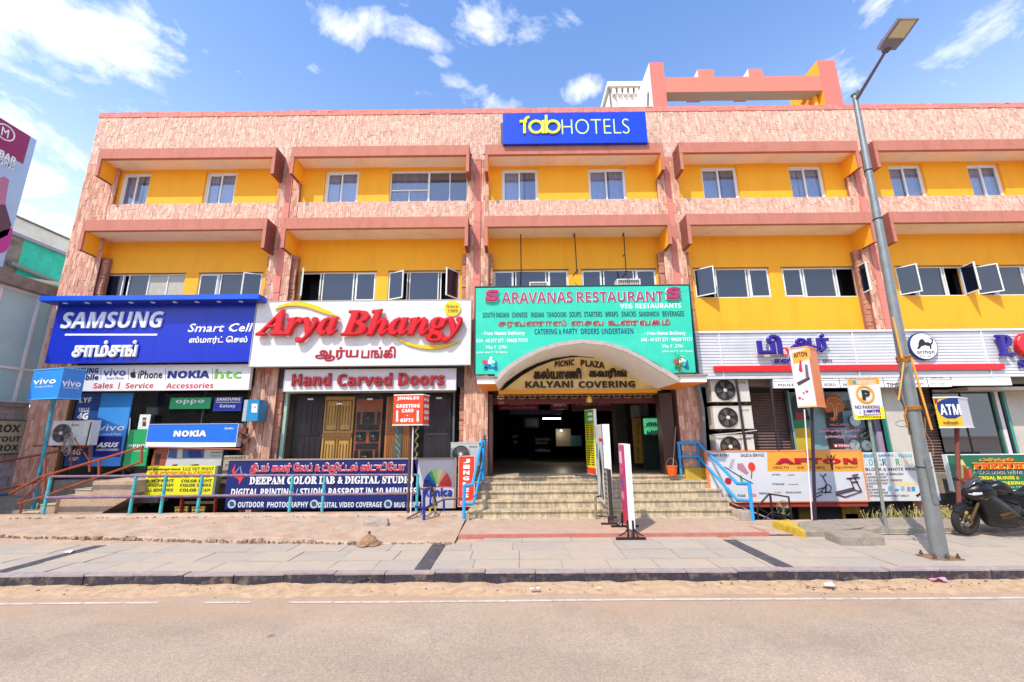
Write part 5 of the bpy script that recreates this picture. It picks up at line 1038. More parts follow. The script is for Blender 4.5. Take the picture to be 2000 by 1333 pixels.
t, p, r = IN('blue_inner_sign', 'faint long navy sign deep inside the dark entrance', 'sign', (996, 801, 1097, 810), 13.6, .05, P('#1c1c4c', rough=.3)); T('METRO SILK  SHOPPE', p, (1004, 802, 1092, 808), P('#4a3c6c'), t)
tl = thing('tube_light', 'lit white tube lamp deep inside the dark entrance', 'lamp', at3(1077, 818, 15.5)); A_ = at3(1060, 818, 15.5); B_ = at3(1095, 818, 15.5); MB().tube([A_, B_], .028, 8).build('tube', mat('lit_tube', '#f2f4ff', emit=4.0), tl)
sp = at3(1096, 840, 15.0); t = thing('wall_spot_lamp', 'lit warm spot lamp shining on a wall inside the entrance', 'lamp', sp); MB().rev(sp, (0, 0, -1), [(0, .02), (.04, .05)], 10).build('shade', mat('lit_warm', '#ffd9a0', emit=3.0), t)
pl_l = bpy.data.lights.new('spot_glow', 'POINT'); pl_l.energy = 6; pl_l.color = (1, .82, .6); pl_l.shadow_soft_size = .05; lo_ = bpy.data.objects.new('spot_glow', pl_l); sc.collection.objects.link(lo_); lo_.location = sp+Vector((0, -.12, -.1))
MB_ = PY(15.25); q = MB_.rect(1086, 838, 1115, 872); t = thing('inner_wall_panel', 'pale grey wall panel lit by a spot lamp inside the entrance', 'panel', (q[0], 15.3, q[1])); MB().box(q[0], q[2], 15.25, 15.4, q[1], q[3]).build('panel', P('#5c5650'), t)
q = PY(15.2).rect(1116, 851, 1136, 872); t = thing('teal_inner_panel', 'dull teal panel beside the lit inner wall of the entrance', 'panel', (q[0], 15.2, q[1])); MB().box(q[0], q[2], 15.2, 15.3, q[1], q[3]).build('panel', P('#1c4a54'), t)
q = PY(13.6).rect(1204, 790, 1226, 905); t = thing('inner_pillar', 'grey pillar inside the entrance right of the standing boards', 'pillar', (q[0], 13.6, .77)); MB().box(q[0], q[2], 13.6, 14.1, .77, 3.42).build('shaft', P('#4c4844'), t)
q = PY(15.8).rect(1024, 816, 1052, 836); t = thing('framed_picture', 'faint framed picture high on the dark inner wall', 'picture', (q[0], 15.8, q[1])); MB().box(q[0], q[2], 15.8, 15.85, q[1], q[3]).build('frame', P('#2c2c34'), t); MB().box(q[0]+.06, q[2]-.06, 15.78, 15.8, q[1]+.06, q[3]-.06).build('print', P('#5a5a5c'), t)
for k_, (xx, yy, ww) in enumerate(((1046, 858, 30), (1046, 865, 24), (1046, 880, 30), (1000, 852, 12), (1003, 864, 8))):
    q = PY(14.6).rect(xx, yy-3, xx+ww, yy+3)
    t = thing('shelf_goods', ['upper pale row of goods on the dark entrance shelves', 'middle pale row of goods on the dark entrance shelves', 'lowest pale row of goods on the dark entrance shelves', 'upper small display box at the left of the dark entrance', 'lower small display box at the left of the dark entrance'][k_], 'goods', (q[0], 14.6, q[1]))
    m = MB(); n_ = int(ww/3.5)
    for i in range(n_): m.box(q[0]+(q[2]-q[0])*i/n_, q[0]+(q[2]-q[0])*(i+.75)/n_, 14.6, 14.8, q[1], q[1]+(q[3]-q[1])*random.uniform(.5, 1))
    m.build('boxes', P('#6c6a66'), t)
q = PY(12.5).rect(1237, 817, 1256, 911); t, p, r = sign('watch_centre_board', 'upright mustard yellow watch centre board inside the entrance', (1238, 817, 1255, 905), 12.4, .08, P('#9c7a14'))
for i, ch in enumerate('WATCH CAR CENTRE'):
    if ch != ' ': T(ch, p, (1244, 827+i*4.6, 1249, 830.6+i*4.6), K('#5a1414'), t)
q = PY(12.6).rect(1235, 792, 1248, 816); t = thing('white_inner_box', 'white box above the mustard watch board', 'box', (q[0], 12.6, q[1])); MB().box(q[0], q[2], 12.5, 12.8, q[1], q[3]).build('box', P('#8c8a8c'), t)
t = thing('perforated_panel', 'pale punched metal panel leaning by the mustard watch board', 'panel', at3(1262, 905, 12.3)); q = PY(12.3).rect(1254, 787, 1270, 905); m = MB().box(q[0], q[2], 12.3, 12.33, .77, q[3], P('#5c5c58'))
for i in range(26): m.box(q[0]+.03, q[0]+.1, 12.29, 12.3, .85+i*.085, .88+i*.085, P('#1c1c1e'))
m.build('panel', None, t)
t = thing('display_cabinet', 'green lit glass display cabinet at the right inside the entrance', 'cabinet', at3(1280, 905, 11.8)); q = PY(11.8).rect(1264, 812, 1300, 905)
m = MB(); m.box(q[0], q[2], 12.2, 12.25, .77, q[3]); m.build('back', P('#20302c'), t)
for zz in (816, 833, 849): z_ = at3(1280, zz, 11.8).z; MB().box(q[0]+.04, q[2]-.03, 11.85, 12.19, z_-.015, z_).build('shelf', P('#7c9a8c'), t)
za, zb2 = at3(1280, 848, 11.8).z, at3(1280, 817, 11.8).z; MB().box(q[0]+.05, q[2]-.05, 12.18, 12.2, za, zb2).build('lit_back', mat('green_lit', '#58c48c', emit=.45), t)
for i in range(9):
    for zz in (848, 832): z_ = at3(1280, zz, 11.8).z; xx = q[0]+.07+i*.055; MB().box(xx, xx+.03, 11.95, 12.0, z_, z_+random.uniform(.05, .12)).build('bottle', P('#1c2c24'), t)
MB().box(q[0], q[2], 11.78, 11.785, .8, q[3]).build('glass_door', M_gs, t)
# ---- right hand shops
J = thing('watch_shop_front', 'watch shop front with shutters, pale posts and a display window', 'shop front', (9, 10.8, .77))
def vbar(x, y, w_, Y, m, z0=.77, z1=2.78, nm='mullion', par=J, d=.08):
    a = PY(Y).ab(x, y)[0]; return MB().box(a-w_/2, a+w_/2, Y, Y+d, z0, z1).build(nm, m, par)
zsh = at3(1500, 762, 10.95).z
def shutter(x0_, x1_, nm, Y=10.95):
    a, b = PY(Y).ab(x0_, 820)[0], PY(Y).ab(x1_, 820)[0]; z = .6; M_s = mat('shutter_slat', '#76625c', rough=.5, metal=.2, var=.15, scale=5); k_ = 0
    while z < zsh-.02:
        m = MB(); m.add([(a, Y, z), (b, Y, z), (b, Y-.03, z+.03), (a, Y-.03, z+.03), (b, Y, z+.068), (a, Y, z+.068)], [(0, 1, 2, 3), (3, 2, 4, 5)]); m.build('slat', M_s, J); z += .072
    MB().box(a, b, Y+.02, Y+.04, .6, zsh).build('shutter_backing', P('#1c1618'), J)
shutter(1398, 1543, 'a'); shutter(1792, 1826, 'b')
MB().box(PC[3]+.28, 15.5, 10.45, 11.0, 2.86, 3.3).build('soffit_box', P('#8c8078'), J)
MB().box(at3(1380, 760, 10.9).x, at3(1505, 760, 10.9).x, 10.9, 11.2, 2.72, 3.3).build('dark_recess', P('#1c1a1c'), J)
MB().box(at3(1846, 760, 10.9).x, 15.5, 10.36, 10.9, 2.70, 2.78).build('ledge', P('#c9b8a8'), J)
for x, w_, c in ((1546, .07, '#7aa8a8'), (1543, .05, '#4a4444'), (1700, .06, '#3c8a80'), (1713, .12, '#b9a4c4'), (1729, .05, '#2f8a7c')): vbar(x, 820, w_, 10.8, P(c))
a, b = PY(10.86).ab(1733, 820)[0], PY(10.86).ab(1790, 820)[0]; MB().box(a, b, 10.86, 10.95, .77, 2.8).build('white_panel', mat('off_white_panel', '#c9c2b4', rough=.7, var=.06, scale=2, dirt='#b3a896', dirtamt=.5, dscale=3), J)
for x, w_, c in ((1950, .05, '#2f6a54'), (1958, .09, '#e0d4d8'), (1967, .05, '#1c2a2c'), (1972, .05, '#3aa090')): vbar(x, 820, w_, 10.8, P(c))
a, b = PY(10.49).ab(1731, 820)[0], PY(10.49).ab(1791, 820)[0]; MB().box(a, b, 10.49, 10.53, .3, 2.86).build('pillar_panel', mat('off_white_panel', '#c9c2b4'), J); MB().box(a-.05, a-.005, 10.47, 10.56, .3, 2.86).build('panel_edge', P('#2f8a7c'), J)
a = PY(10.86).ab(1975, 820)[0]; MB().box(a, 15.5, 10.86, 10.95, .77, 2.75).build('white_panel', mat('off_white_panel', '#c9c2b4'), J)
a, b = PY(10.84).ab(1832, 820)[0], PY(10.84).ab(1949, 820)[0]; MB().box(a, b, 10.84, 10.85, .77, 2.72).build('glass_pane', glass('mirror_glass', '#2a2a30', .35, .01, refl=.12), J)
m = MB(); m.box(a, b, 10.80, 10.84, 2.70, 2.76, P('#b3a090')); m.box((a*.55+b*.45), (a*.55+b*.45)+.02, 10.82, 10.84, .77, 2.7, P('#2c2628')); m.box(a, b, 10.82, 10.84, 1.55, 1.57, P('#3c3234')); m.build('frame', None, J)
lm_ = MB()
for i in range(7):
    x = a+.2+i*.22; z = 2.5
    lm_.tube([(x, 10.9, 2.6), (x+.02, 10.9, .9)], .004, 4)
    while z > 1.0: lm_.rev((x+.01, 10.89, z), (0, 0, 1), [(0, .004), (.015, .014), (.03, .003)], 6); z -= random.uniform(.12, .25)
lm_.build('light_string', mat('string_lamp', '#e8e0d0', rough=.3), J)
# display window with clocks
a, b = PY(10.86).ab(1549, 820)[0], PY(10.86).ab(1697, 820)[0]
MB().box(a, b, 11.0, 11.05, .77, 2.75).build('display_back', mat('display_back', '#94b8bc', rough=.6, var=.08), J); MB().box(a, b, 10.83, 10.837, .77, 2.75).build('glass_pane', M_gs, J)
D_ = PY(10.98)
for q_ in ([(1608, 776), (1640, 775), (1650, 835), (1615, 836)], [(1646, 783), (1680, 780), (1690, 800), (1650, 803)], [(1612, 838), (1640, 838), (1652, 876), (1620, 878)]): MB().flat(D_, [D_.ab(*v) for v in q_], 0).build('dark_shelf', P('#3c2c30'), J)
for q_, c in (([(1550, 772), (1562, 775), (1576, 800), (1582, 820), (1556, 820), (1549, 800)], '#241c2c'), ([(1553, 805), (1572, 808), (1574, 821), (1554, 821)], '#b0182c'), ([(1549, 822), (1572, 818), (1582, 813), (1578, 836), (1549, 838)], '#1c8c4c'), ([(1549, 838), (1578, 836), (1586, 848), (1588, 866), (1582, 882), (1552, 882)], '#e8bc1c')): MB().prism(PY(10.9), [PY(10.9).ab(*v) for v in q_], 0, .01+.004*(c == '#b0182c')).build('pot_cutout', K(c), J)
gsh = thing('elephant_head_decoration', 'orange elephant head god cutout hanging in the watch shop window', 'decoration', at3(1628, 823, 10.8)); p = PY(10.8); OG = K('#b8601c')
MB().prism(p, [p.ab(*v) for v in ((1624, 769), (1632, 771), (1640, 778), (1643, 788), (1650, 786), (1649, 796), (1644, 804), (1637, 806), (1635, 812), (1634, 819), (1629, 823), (1622, 822), (1620, 817), (1624, 815), (1627, 817), (1628, 811), (1625, 802), (1622, 806), (1613, 806), (1607, 796), (1606, 787), (1612, 788), (1612, 778))], 0, .02).build('head', OG, gsh)
for pts in ([(1613, 784), (1620, 778), (1632, 777), (1642, 785)], [(1616, 790), (1620, 788), (1625, 792), (1627, 800), (1629, 812), (1626, 819)], [(1640, 790), (1636, 788), (1632, 793), (1632, 802), (1633, 812)]): MB().tube([p.w(*p.ab(*q), .024) for q in pts], .007, 5).build('line_work', K('#e8c89c'), gsh)
t, p, r = sign('window_greeting', 'magenta and white festival greeting lettering on the watch shop glass', (1602, 826, 1682, 858), 10.79, .0, None)
for s_, b in (('ைடட்டனின்', (1621, 826, 1658, 832)), ('இனிய தமிழ் புத்தாண்டு', (1600, 837.5, 1681, 845)), ('நல்வாழ்த்துக்கள்', (1612, 850, 1674, 857))): T(s_, p, b, K('#9c1c6c'), t, style='t', outline=(WHT, .02))
t, p, r = sign('red_watch_sign', 'small crimson watch maker sign in the shop window below the greeting', (1628, 867, 1660, 875), 10.78, .01, K('#b01c3c')); T('TITAN', p, (1637, 868.5, 1658, 873), WHT, t); MB().prism(p, circ(p, 1632.5, 871, 2.4, 12), .002, .006).build('mark', WHT, t)
for k_, (x, y, rr, c, lbl) in enumerate(((1669, 822, 12.5, '#c9d0c8', 'large pale round clock high in the watch shop window'), (1686, 848, 10.5, '#1c1c22', 'black faced round clock with white marks in the watch shop window'), (1668, 869, 11.5, '#b4c0c0', 'pale round clock low in the watch shop window beside the crimson sign'), (1691, 870, 11.5, '#8ca4a4', 'grey green round clock at the lower right of the watch shop window'))):
    t = thing('wall_clock', lbl, 'clock', at3(x, y, 10.88), group='clocks in the watch shop window'); c_ = at3(x, y, 10.88); rd = abs(at3(x+rr, y, 10.88).x-c_.x)
    MB().rev(c_, (0, -1, 0), [(0, rd*.95), (.02, rd*.95)], 24).build('dial', K(c), t); MB().torus(c_+Vector((0, -.02, 0)), (0, -1, 0), rd*.97, .012, 26, 5).build('rim', P('#1c2026'), t)
    hm = MB(); hc = WHT if k_ == 1 else BLK
    for i in range(12): aa = i*math.pi/6; hm.tube([c_+Vector((rd*.75*math.cos(aa), -.024, rd*.75*math.sin(aa))), c_+Vector((rd*.88*math.cos(aa), -.024, rd*.88*math.sin(aa)))], .005, 4)
    hm.tube([c_+Vector((0, -.026, 0)), c_+Vector((rd*.5*math.cos(.6), -.026, rd*.5*math.sin(.6)))], .006, 4).tube([c_+Vector((0, -.026, 0)), c_+Vector((rd*.7*math.cos(2.6+k_), -.026, rd*.7*math.sin(2.6+k_)))], .004, 4); hm.build('hands', hc, t)
# basement strip
BS = thing('basement_fronts', 'dark half sunken shop fronts below the right banners', 'shop front', (8, 10.9, -.8))
p = PY(10.6)
for q_, c, nm in (((1560, 982, 1590, 1012), '#8a7020', 'yellow_panel'), ((1590, 982, 1640, 1012), '#2c2c34', 'door'), ((1643, 982, 1680, 1004), '#b08a1c', 'yellow_panel'), ((1652, 1004, 1676, 1014), '#a8c0c4', 'notice'), ((1790, 982, 1808, 1012), '#8a9c98', 'jamb')): r = p.rect(*q_); MB().box(r[0], r[2], 10.6, 10.66, r[1]-.4, r[3]).build(nm, mat('basement_'+c.strip('#'), c, rough=.7, var=.3, scale=8), BS)
gm = MB(); ox = at3(1684, 990, 10.6).x
for j in range(8):
    for i in range(8):
        cx = ox+i*.15+(.075 if j % 2 else 0); cz = -.45+j*.085; gm.tube([(cx+.055*math.cos(k_*math.pi/3), 10.56, cz+.035*math.sin(k_*math.pi/3)) for k_ in range(7)], .007, 4, caps=False)
g_ = gm.build('ring_grille', P('#4c4a4c'), BS); g_['kind'] = 'stuff'
MB().box(at3(1684, 990, 10.6).x-.1, 10.6, 10.62, 10.66, -1.2, .3).build('back_panel', P('#1c1c20'), BS)
MB().box(PC[0], PC[2]-.3, 10.64, 10.7, -1.4, .3).build('back_panel', P('#241c20'), BS)
MB().box(PC[3]+.3, 15.5, 10.68, 10.7, -1.4, .3).build('back_panel', P('#241c20'), BS)
# standing fan in the basement mouth
fc = at3(1531, 993, 10.1); t = thing('pedestal_fan', 'dark pedestal fan in the sunken opening beside the black rail', 'fan', fc-Vector((0, 0, .5)))
m = MB(); m.torus(fc, (0, -1, 0), .16, .007, 22, 5)
for i in range(14): aa = i*math.pi/7; m.tube([fc+Vector((.02*math.cos(aa), -.03, .02*math.sin(aa))), fc+Vector((.16*math.cos(aa), 0, .16*math.sin(aa)))], .003, 4)
m.build('guard', P('#8a8478'), t); bl = MB()
for i in range(3): aa = i*2.1; bl.flat(PY(10.11), [(fc.x, fc.z), (fc.x+.14*math.cos(aa), fc.z+.14*math.sin(aa)), (fc.x+.13*math.cos(aa+.7), fc.z+.13*math.sin(aa+.7))], 0)
bl.build('blades', P('#b8a070'), t); MB().tube([fc-Vector((0, 0, .16)), fc-Vector((0, 0, .9))], .015, 6).build('stand', P('#3c3838'), t)

# ================================================================ air conditioners
M_ac = mat('ac_casing', '#d9d4c8', rough=.5, var=.05, dirt='#a8a090', dirtamt=.5, dscale=6); M_bk = P('#2c2a2c', rough=.6)
def aircon(label, px, Y, style, brand=None, group=None, m=M_ac, logo_at=.8):
    p = PY(Y); a, z0, b, z1 = p.rect(*px); t = thing('air_conditioner', label, 'air conditioner', (a, Y, z0), group=group); w_ = b-a; h_ = z1-z0
    MB().box(a, b, Y, Y+.3, z0, z1, j=.002).build('casing', m, t); MB().box(a-.006, b+.006, Y-.006, Y+.306, z1-.012, z1+.008).build('lid', m, t); MB().box(a+w_*.655, a+w_*.665, Y-.003, Y, z0+.01, z1-.01).build('panel_seam', P('#8c8880'), t)
    cx, cz, rr = a+w_*.36, (z0+z1)/2, min(h_*.44, w_*.3); c_ = Vector((cx, Y-.001, cz))
    MB().rev(c_, (0, -1, 0), [(0, rr), (.003, rr)], 32).build('fan_opening', M_bk, t)
    bm = MB()
    for i in range(5 if style != 'swirl' else 3):
        aa = i*2*math.pi/(5 if style != 'swirl' else 3)+.4; V = [c_+Vector((rr*k_*math.cos(aa+d_), -.006-.01*(d_ > .3), rr*k_*math.sin(aa+d_))) for k_, d_ in ((.2, 0), (.85, -.1), (.9, .35), (.7, .6), (.22, .5))]; bm.add(V, [(0, 1, 2, 3, 4)])
    bm.build('fan_blades', P('#6c645c' if style == 'round' else '#5a5a5c', rough=.35), t)
    gm = MB()
    if style == 'swirl':
        for i in range(26):
            aa = i*2*math.pi/26; gm.tube([c_+Vector((rr*k_*math.cos(aa+k_*1.1), -.022, rr*k_*math.sin(aa+k_*1.1))) for k_ in (.15, .4, .65, .98)], .0045, 4)
        for k_ in (.98,): gm.torus(c_+Vector((0, -.022, 0)), (0, -1, 0), rr*k_, .008, 30, 5)
    else:
        for k_ in (.98, .82, .66, .5, .34): gm.torus(c_+Vector((0, -.022, 0)), (0, -1, 0), rr*k_, .003 if k_ < .9 else .009, 26, 4)
        for i in range(8): aa = i*math.pi/4; gm.tube([c_+Vector((0, -.022, 0)), c_+Vector((rr*math.cos(aa), -.022, rr*math.sin(aa)))], .0035, 4)
    gm.build('fan_guard', P('#8c887e' if style != 'round' else '#3c3838', rough=.4), t)
    MB().rev(c_+Vector((0, -.02, 0)), (0, -1, 0), [(0, rr*.2), (.014, rr*.17)], 16).build('hub', P('#dcd8cc'), t)
    if brand: T(brand, PY(Y), (px[0]+(px[2]-px[0])*logo_at-7, px[1]+6, px[0]+(px[2]-px[0])*logo_at+8, px[1]+9.5), P('#5a5a58'), t)
    for x in (a+.12, b-.12): MB().box(x-.02, x+.02, Y-.02, Y+.55, z0-.05, z0-.004).build('bracket', P('#3c3434'), t)
    return t
GA = 'air conditioners stacked beside the shutter'
aircon('topmost of three stacked air conditioners beside the brown shutter', (1389, 740, 1463, 785), 10.3, 'round', 'BLUE STAR', GA)
aircon('middle one of three stacked air conditioners beside the brown shutter', (1394, 794, 1470, 838), 10.3, 'round', 'BLUE STAR', GA)
aircon('lowest of three stacked air conditioners, partly hidden by the fitness banner', (1399, 850, 1474, 896), 10.3, 'round', 'BLUE STAR', GA)
aircon('white air conditioner with swirled guard beside the left blue stair rail', (880, 865, 936, 910), 10.2, 'swirl', 'Panasonic', m=mat('ac_grey', '#b9bcbc', rough=.45, var=.04))
aircon('white air conditioner on a red steel stand before the 4G banner', (100, 823, 158, 870), 10.2, 'box', 'MITSUBISHI', m=mat('ac_white', '#e2dfdc', rough=.45, var=.04))
aircon('grey air conditioner low behind the yellow internet sign', (250, 927, 312, 983), 10.15, 'swirl', None, m=mat('ac_dull', '#8f8f92', rough=.5, var=.05))
t = thing('electric_box', 'slim white electric box beside the air conditioner on the red stand', 'box', at3(168, 865, 10.25)); r = PY(10.25).rect(161, 821, 178, 870); MB().box(r[0], r[2], 10.25, 10.45, r[1], r[3]).build('case', mat('ac_white', '#e2dfdc'), t); MB().box(r[0]+.05, r[2]-.05, 10.235, 10.25, r[1]+.03, r[1]+.2).build('cover', P('#c9c8c4'), t); MB().tube([(r[2]-.04, 10.24, r[3]-.05), (r[2]-.06, 10.24, r[1]-.2), (r[0], 10.2, r[1]-.4)], .012, 6).build('cable', BLK, t)
for k_, (x0_, y0_, x1_, y1_, l_) in enumerate(((1034, 551, 1070, 563, 'left'), (1205, 545, 1251, 562, 'right'))):
    p = PY(10.55); a, z0, b, z1 = p.rect(x0_, y0_, x1_, y1_); t = thing('window_air_conditioner', l_+'hand window air conditioner above the turquoise restaurant sign', 'air conditioner', (a, 10.6, z0-.25), group='window air conditioners above the restaurant sign')
    MB().box(a, b, 10.56, 10.95, z0-.28, z1).build('casing', M_ac, t); m = MB(); frame(m, a, b, z0-.28, z1, 10.54, 10.56, .035); m.build('front_frame', M_ac, t)
    g_ = MB()
    for i in range(10): x = a+.05+(b-a-.1)*i/9; g_.box(x-.006, x+.006, 10.545, 10.555, z0-.25, z1-.035)
    for i in range(5): z_ = z0-.2+i*.09; g_.box(a+.04, b-.04, 10.543, 10.552, z_, z_+.01)
    g_.build('grille', P('#6a5e58'), t)
# black pipes by the units
for k_, (x, y0_, y1_, l_) in enumerate(((1437, 735, 880, 'left'), (1504, 740, 880, 'right'))):
    dx_ = 20 if k_ == 0 else 16; t = thing('drain_pipe', l_+'hand thin dark pipe running down past the brown shutter', 'pipe', at3(x+dx_, y1_, 10.15), group='dark pipes by the shutter'); MB().tube([at3(x, y0_, 10.15), at3(x+dx_, y1_, 10.15)], .028, 8).build('pipe', P('#2c2428'), t, smooth=True)
MB2 = thing('bent_white_pipe', 'thin pale bent conduit crossing between the stacked air conditioners', 'pipe', at3(1390, 848, 10.25)); MB().tube([at3(1390, 850, 10.25), at3(1440, 846, 10.2), at3(1478, 841, 10.2)], .015, 6).build('pipe', P('#b8b4ac'), MB2)
ddp = thing('side_downpipe', 'grey downpipe between the entrance pillar and the stacked air conditioners', 'pipe', at3(1372, 900, 10.4)); MB().tube([at3(1362, 745, 10.4), at3(1372, 800, 10.4), at3(1378, 905, 10.4)], .05, 8).build('pipe', P('#7c7678'), ddp, smooth=True)
# steel rods hanging before bay three
for k_, (x, y0_, y1_, l_) in enumerate(((1017, 458, 547, 'leftmost'), (1122, 456, 537, 'middle'), (1218, 455, 540, 'rightmost'))):
    t = thing('sign_bracket_rod', l_+' of the three rusty rods hanging under the canopy above the restaurant sign', 'rod', at3(x, y1_, 10.4), group='rusty rods above the restaurant sign')
    M_r = mat('rusty_rod', '#3c2420', rough=.8, var=.3, scale=20); m = MB().tube([at3(x, y0_, 10.45), at3(x+(1 if k_ == 0 else 5), y1_, 10.45)], .016, 5)
    if k_: m.tube([at3(x-3, y0_+8, 10.5), at3(x, y0_, 10.45)], .014, 5).tube([at3(x+7, y1_-10, 10.4), at3(x-3, y1_+3, 10.7)], .016, 5)
    if k_ == 2: m.tube([at3(x-2, y0_+47, 10.5), at3(x+3, y0_+40, 10.45)], .014, 5)
    m.build('rod', M_r, t)

# ================================================================ railings
M_blue = mat('bright_blue_rail', '#2f9fe0', rough=.45, var=.06, scale=6, dirt='#1f6c9c', dirtamt=.4, dscale=10)
M_pur = mat('purple_pipe', '#7a5670', rough=.5, var=.2, scale=8, dirt='#5c9cb0', dirtamt=.9, dscale=11)
M_tur = mat('turquoise_post', '#4cb8c0', rough=.6, var=.15, scale=9, dirt='#5a3c6c', dirtamt=1.0, dscale=13)
M_or = mat('rust_orange_rail', '#9c4626', rough=.55, var=.2, scale=9, dirt='#6c2c1c', dirtamt=.6, dscale=8)
def rail(t, nm, pts, r_, m, n=10): return MB().tube(pts, r_, n).build(nm, m, t, smooth=True)
t = thing('left_stair_rail', 'bright blue pipe handrail at the left side of the entrance steps', 'railing', (-.95, 9.2, 0), )
t.name = 'stair_handrail'
a1 = at3(906, 1010, 9.05)
rail(t, 'post', [(a1.x, 9.05, .1), (a1.x, 9.05, .74)], .034, M_blue)
xx = a1.x
rail(t, 'top_rail', [(xx, 9.05, .72), (xx+.16, 9.12, .73), at3(941, 862, 10.45)], .034, M_blue)
rail(t, 'lower_rail', [(xx, 9.05, .38), (xx+.16, 9.1, .36), (xx+.2, 9.2, .44), at3(946, 892, 10.45)], .03, M_blue)
pt = at3(945.5, 862, 10.45)
for q_ in ((10.45, .77), (10.2, .66)): rail(t, 'post', [(pt.x, q_[0], q_[1]), (pt.x, q_[0], pt.z-(10.45-q_[0])*.6)], .03, M_blue)
rail(t, 'end_post', [(pt.x+.03, 10.62, .77), (pt.x+.03, 10.62, pt.z)], .03, M_blue)
rail(t, 'top_rail', [(pt.x-.02, 10.45, pt.z), (pt.x+.05, 10.62, pt.z)], .03, M_blue)
MB().rev(at3(945.5, 862, 10.5), (0, 0, 1), [(0, .02), (.05, .045), (.08, .02), (.12, .035), (.16, .012), (.24, .006)], 10).build('finial', P('#5a6468', metal=.5, rough=.4), t, smooth=True)
t = thing('stair_handrail', 'bright blue pipe handrail splaying out at the right side of the entrance steps', 'railing', (4.6, 9.1, 0))
P_ = [at3(1322, 866, 10.5), at3(1363, 865, 10.45), at3(1440, 945, 9.4), at3(1463, 945, 9.05)]; rail(t, 'top_rail', P_, .036, M_blue)
Q_ = [at3(1324, 892, 10.5), at3(1364, 892, 10.45), at3(1440, 977, 9.4), at3(1466, 979, 9.05)]; rail(t, 'lower_rail', Q_, .034, M_blue)
rail(t, 'post', [at3(1463, 944, 9.05), at3(1471, 1018, 9.05)], .036, M_blue)
for x, y in ((1325, 865), (1362, 865)): v = at3(x, y, 10.5); rail(t, 'post', [v, (v.x, 10.5, .77)], .034, M_blue)
# long low pipe railing on the left
t = thing('pipe_railing', 'long worn purple pipe railing with flaking turquoise posts along the apron', 'railing', (-6, 9.46, .1))
ph_ = [84, 252, 312, 384, 564, 628, 813]; tops = []
for i, x in enumerate(ph_):
    v = at3(x, 1004 if i == 0 else 1008, 9.46); tp_ = .92 if i else .92
    rail(t, 'post', [(v.x, 9.46, .06), (v.x, 9.46, tp_)], .032, M_tur); tops.append(v.x)
    MB().rev((v.x, 9.46, .155), (0, 0, 1), [(0, .06), (.015, .05)], 8).build('base_flange', M_conc, t)
rail(t, 'top_rail', [(tops[0], 9.46, .93), (tops[3], 9.46, .925), (tops[6], 9.46, .905)], .027, M_pur)
rail(t, 'middle_rail', [(tops[0], 9.45, .50), (tops[3], 9.45, .51), (tops[6], 9.45, .53)], .03, M_pur)
# stair down beside it, blue and yellow rails
t = thing('cellar_stair_rail', 'dark blue and yellow pipe rails round the cellar stair before the navy banner', 'railing', at3(828, 1028, 9.0)); M_db = P('#20308c', rough=.45); M_yl = P('#d8b82c', rough=.6); M_rs = P('#6a4648', rough=.7)
rail(t, 'post', [at3(828, 1028, 8.95), at3(828, 957, 8.95)], .03, M_db); rail(t, 'top_rail', [at3(817, 954, 9.4), at3(830, 956, 8.95), at3(844, 953, 9.3), at3(853, 988, 9.5)], .022, M_rs); rail(t, 'post', [at3(842, 953, 9.4), at3(840, 990, 9.4)], .022, M_db); rail(t, 'post', [at3(840, 985, 9.4), at3(840, 1018, 9.4)], .022, M_yl); rail(t, 'post', [at3(849, 980, 9.5), at3(851, 1014, 9.5)], .02, M_yl)
rail(t, 'top_rail', [at3(795, 1013, 9.0), at3(866, 976, 9.5), at3(905, 974, 9.6)], .018, M_rs); rail(t, 'lower_rail', [at3(812, 990, 9.4), at3(832, 993, 9.0), at3(843, 985, 9.3)], .022, M_db); rail(t, 'lower_rail', [at3(853, 1014, 9.5), at3(868, 1005, 9.5)], .018, M_yl); rail(t, 'lower_rail', [at3(866, 1004, 9.5), at3(903, 1005, 9.6)], .022, M_db); rail(t, 'post', [at3(867, 976, 9.5), at3(867, 1014, 9.5)], .024, M_db)
rail(t, 'lower_rail', [at3(797, 1018, 9.0), at3(815, 1008, 9.3), at3(823, 1014, 9.2), at3(826, 1022, 9.0)], .012, M_rs)
# black rail on the right
t = thing('cellar_rail', 'black pipe rail round the sunken stair by the yellow concrete edge', 'railing', at3(1510, 1028, 9.3)); M_b = P('#2a2224', rough=.45); YY = 9.3
pts = [(1482, 1025), (1479, 991), (1502, 965), (1540, 971), (1547, 1018)]; rail(t, 'frame', [at3(x, y, YY) for x, y in pts], .02, M_b); rail(t, 'post', [at3(1504, 965, YY), at3(1511, 1027, YY)], .022, M_b); rail(t, 'brace', [at3(1482, 1024, YY), at3(1508, 1000, YY), at3(1545, 1010, YY)], .015, M_b); rail(t, 'brace', [at3(1480, 992, YY), at3(1508, 1008, YY)], .012, M_b); rail(t, 'brace', [at3(1428, 983, 9.9), at3(1508, 1016, 9.6)], .014, P('#a89c94')); rail(t, 'brace', [at3(1508, 1005, YY), at3(1548, 1018, YY)], .012, M_b)
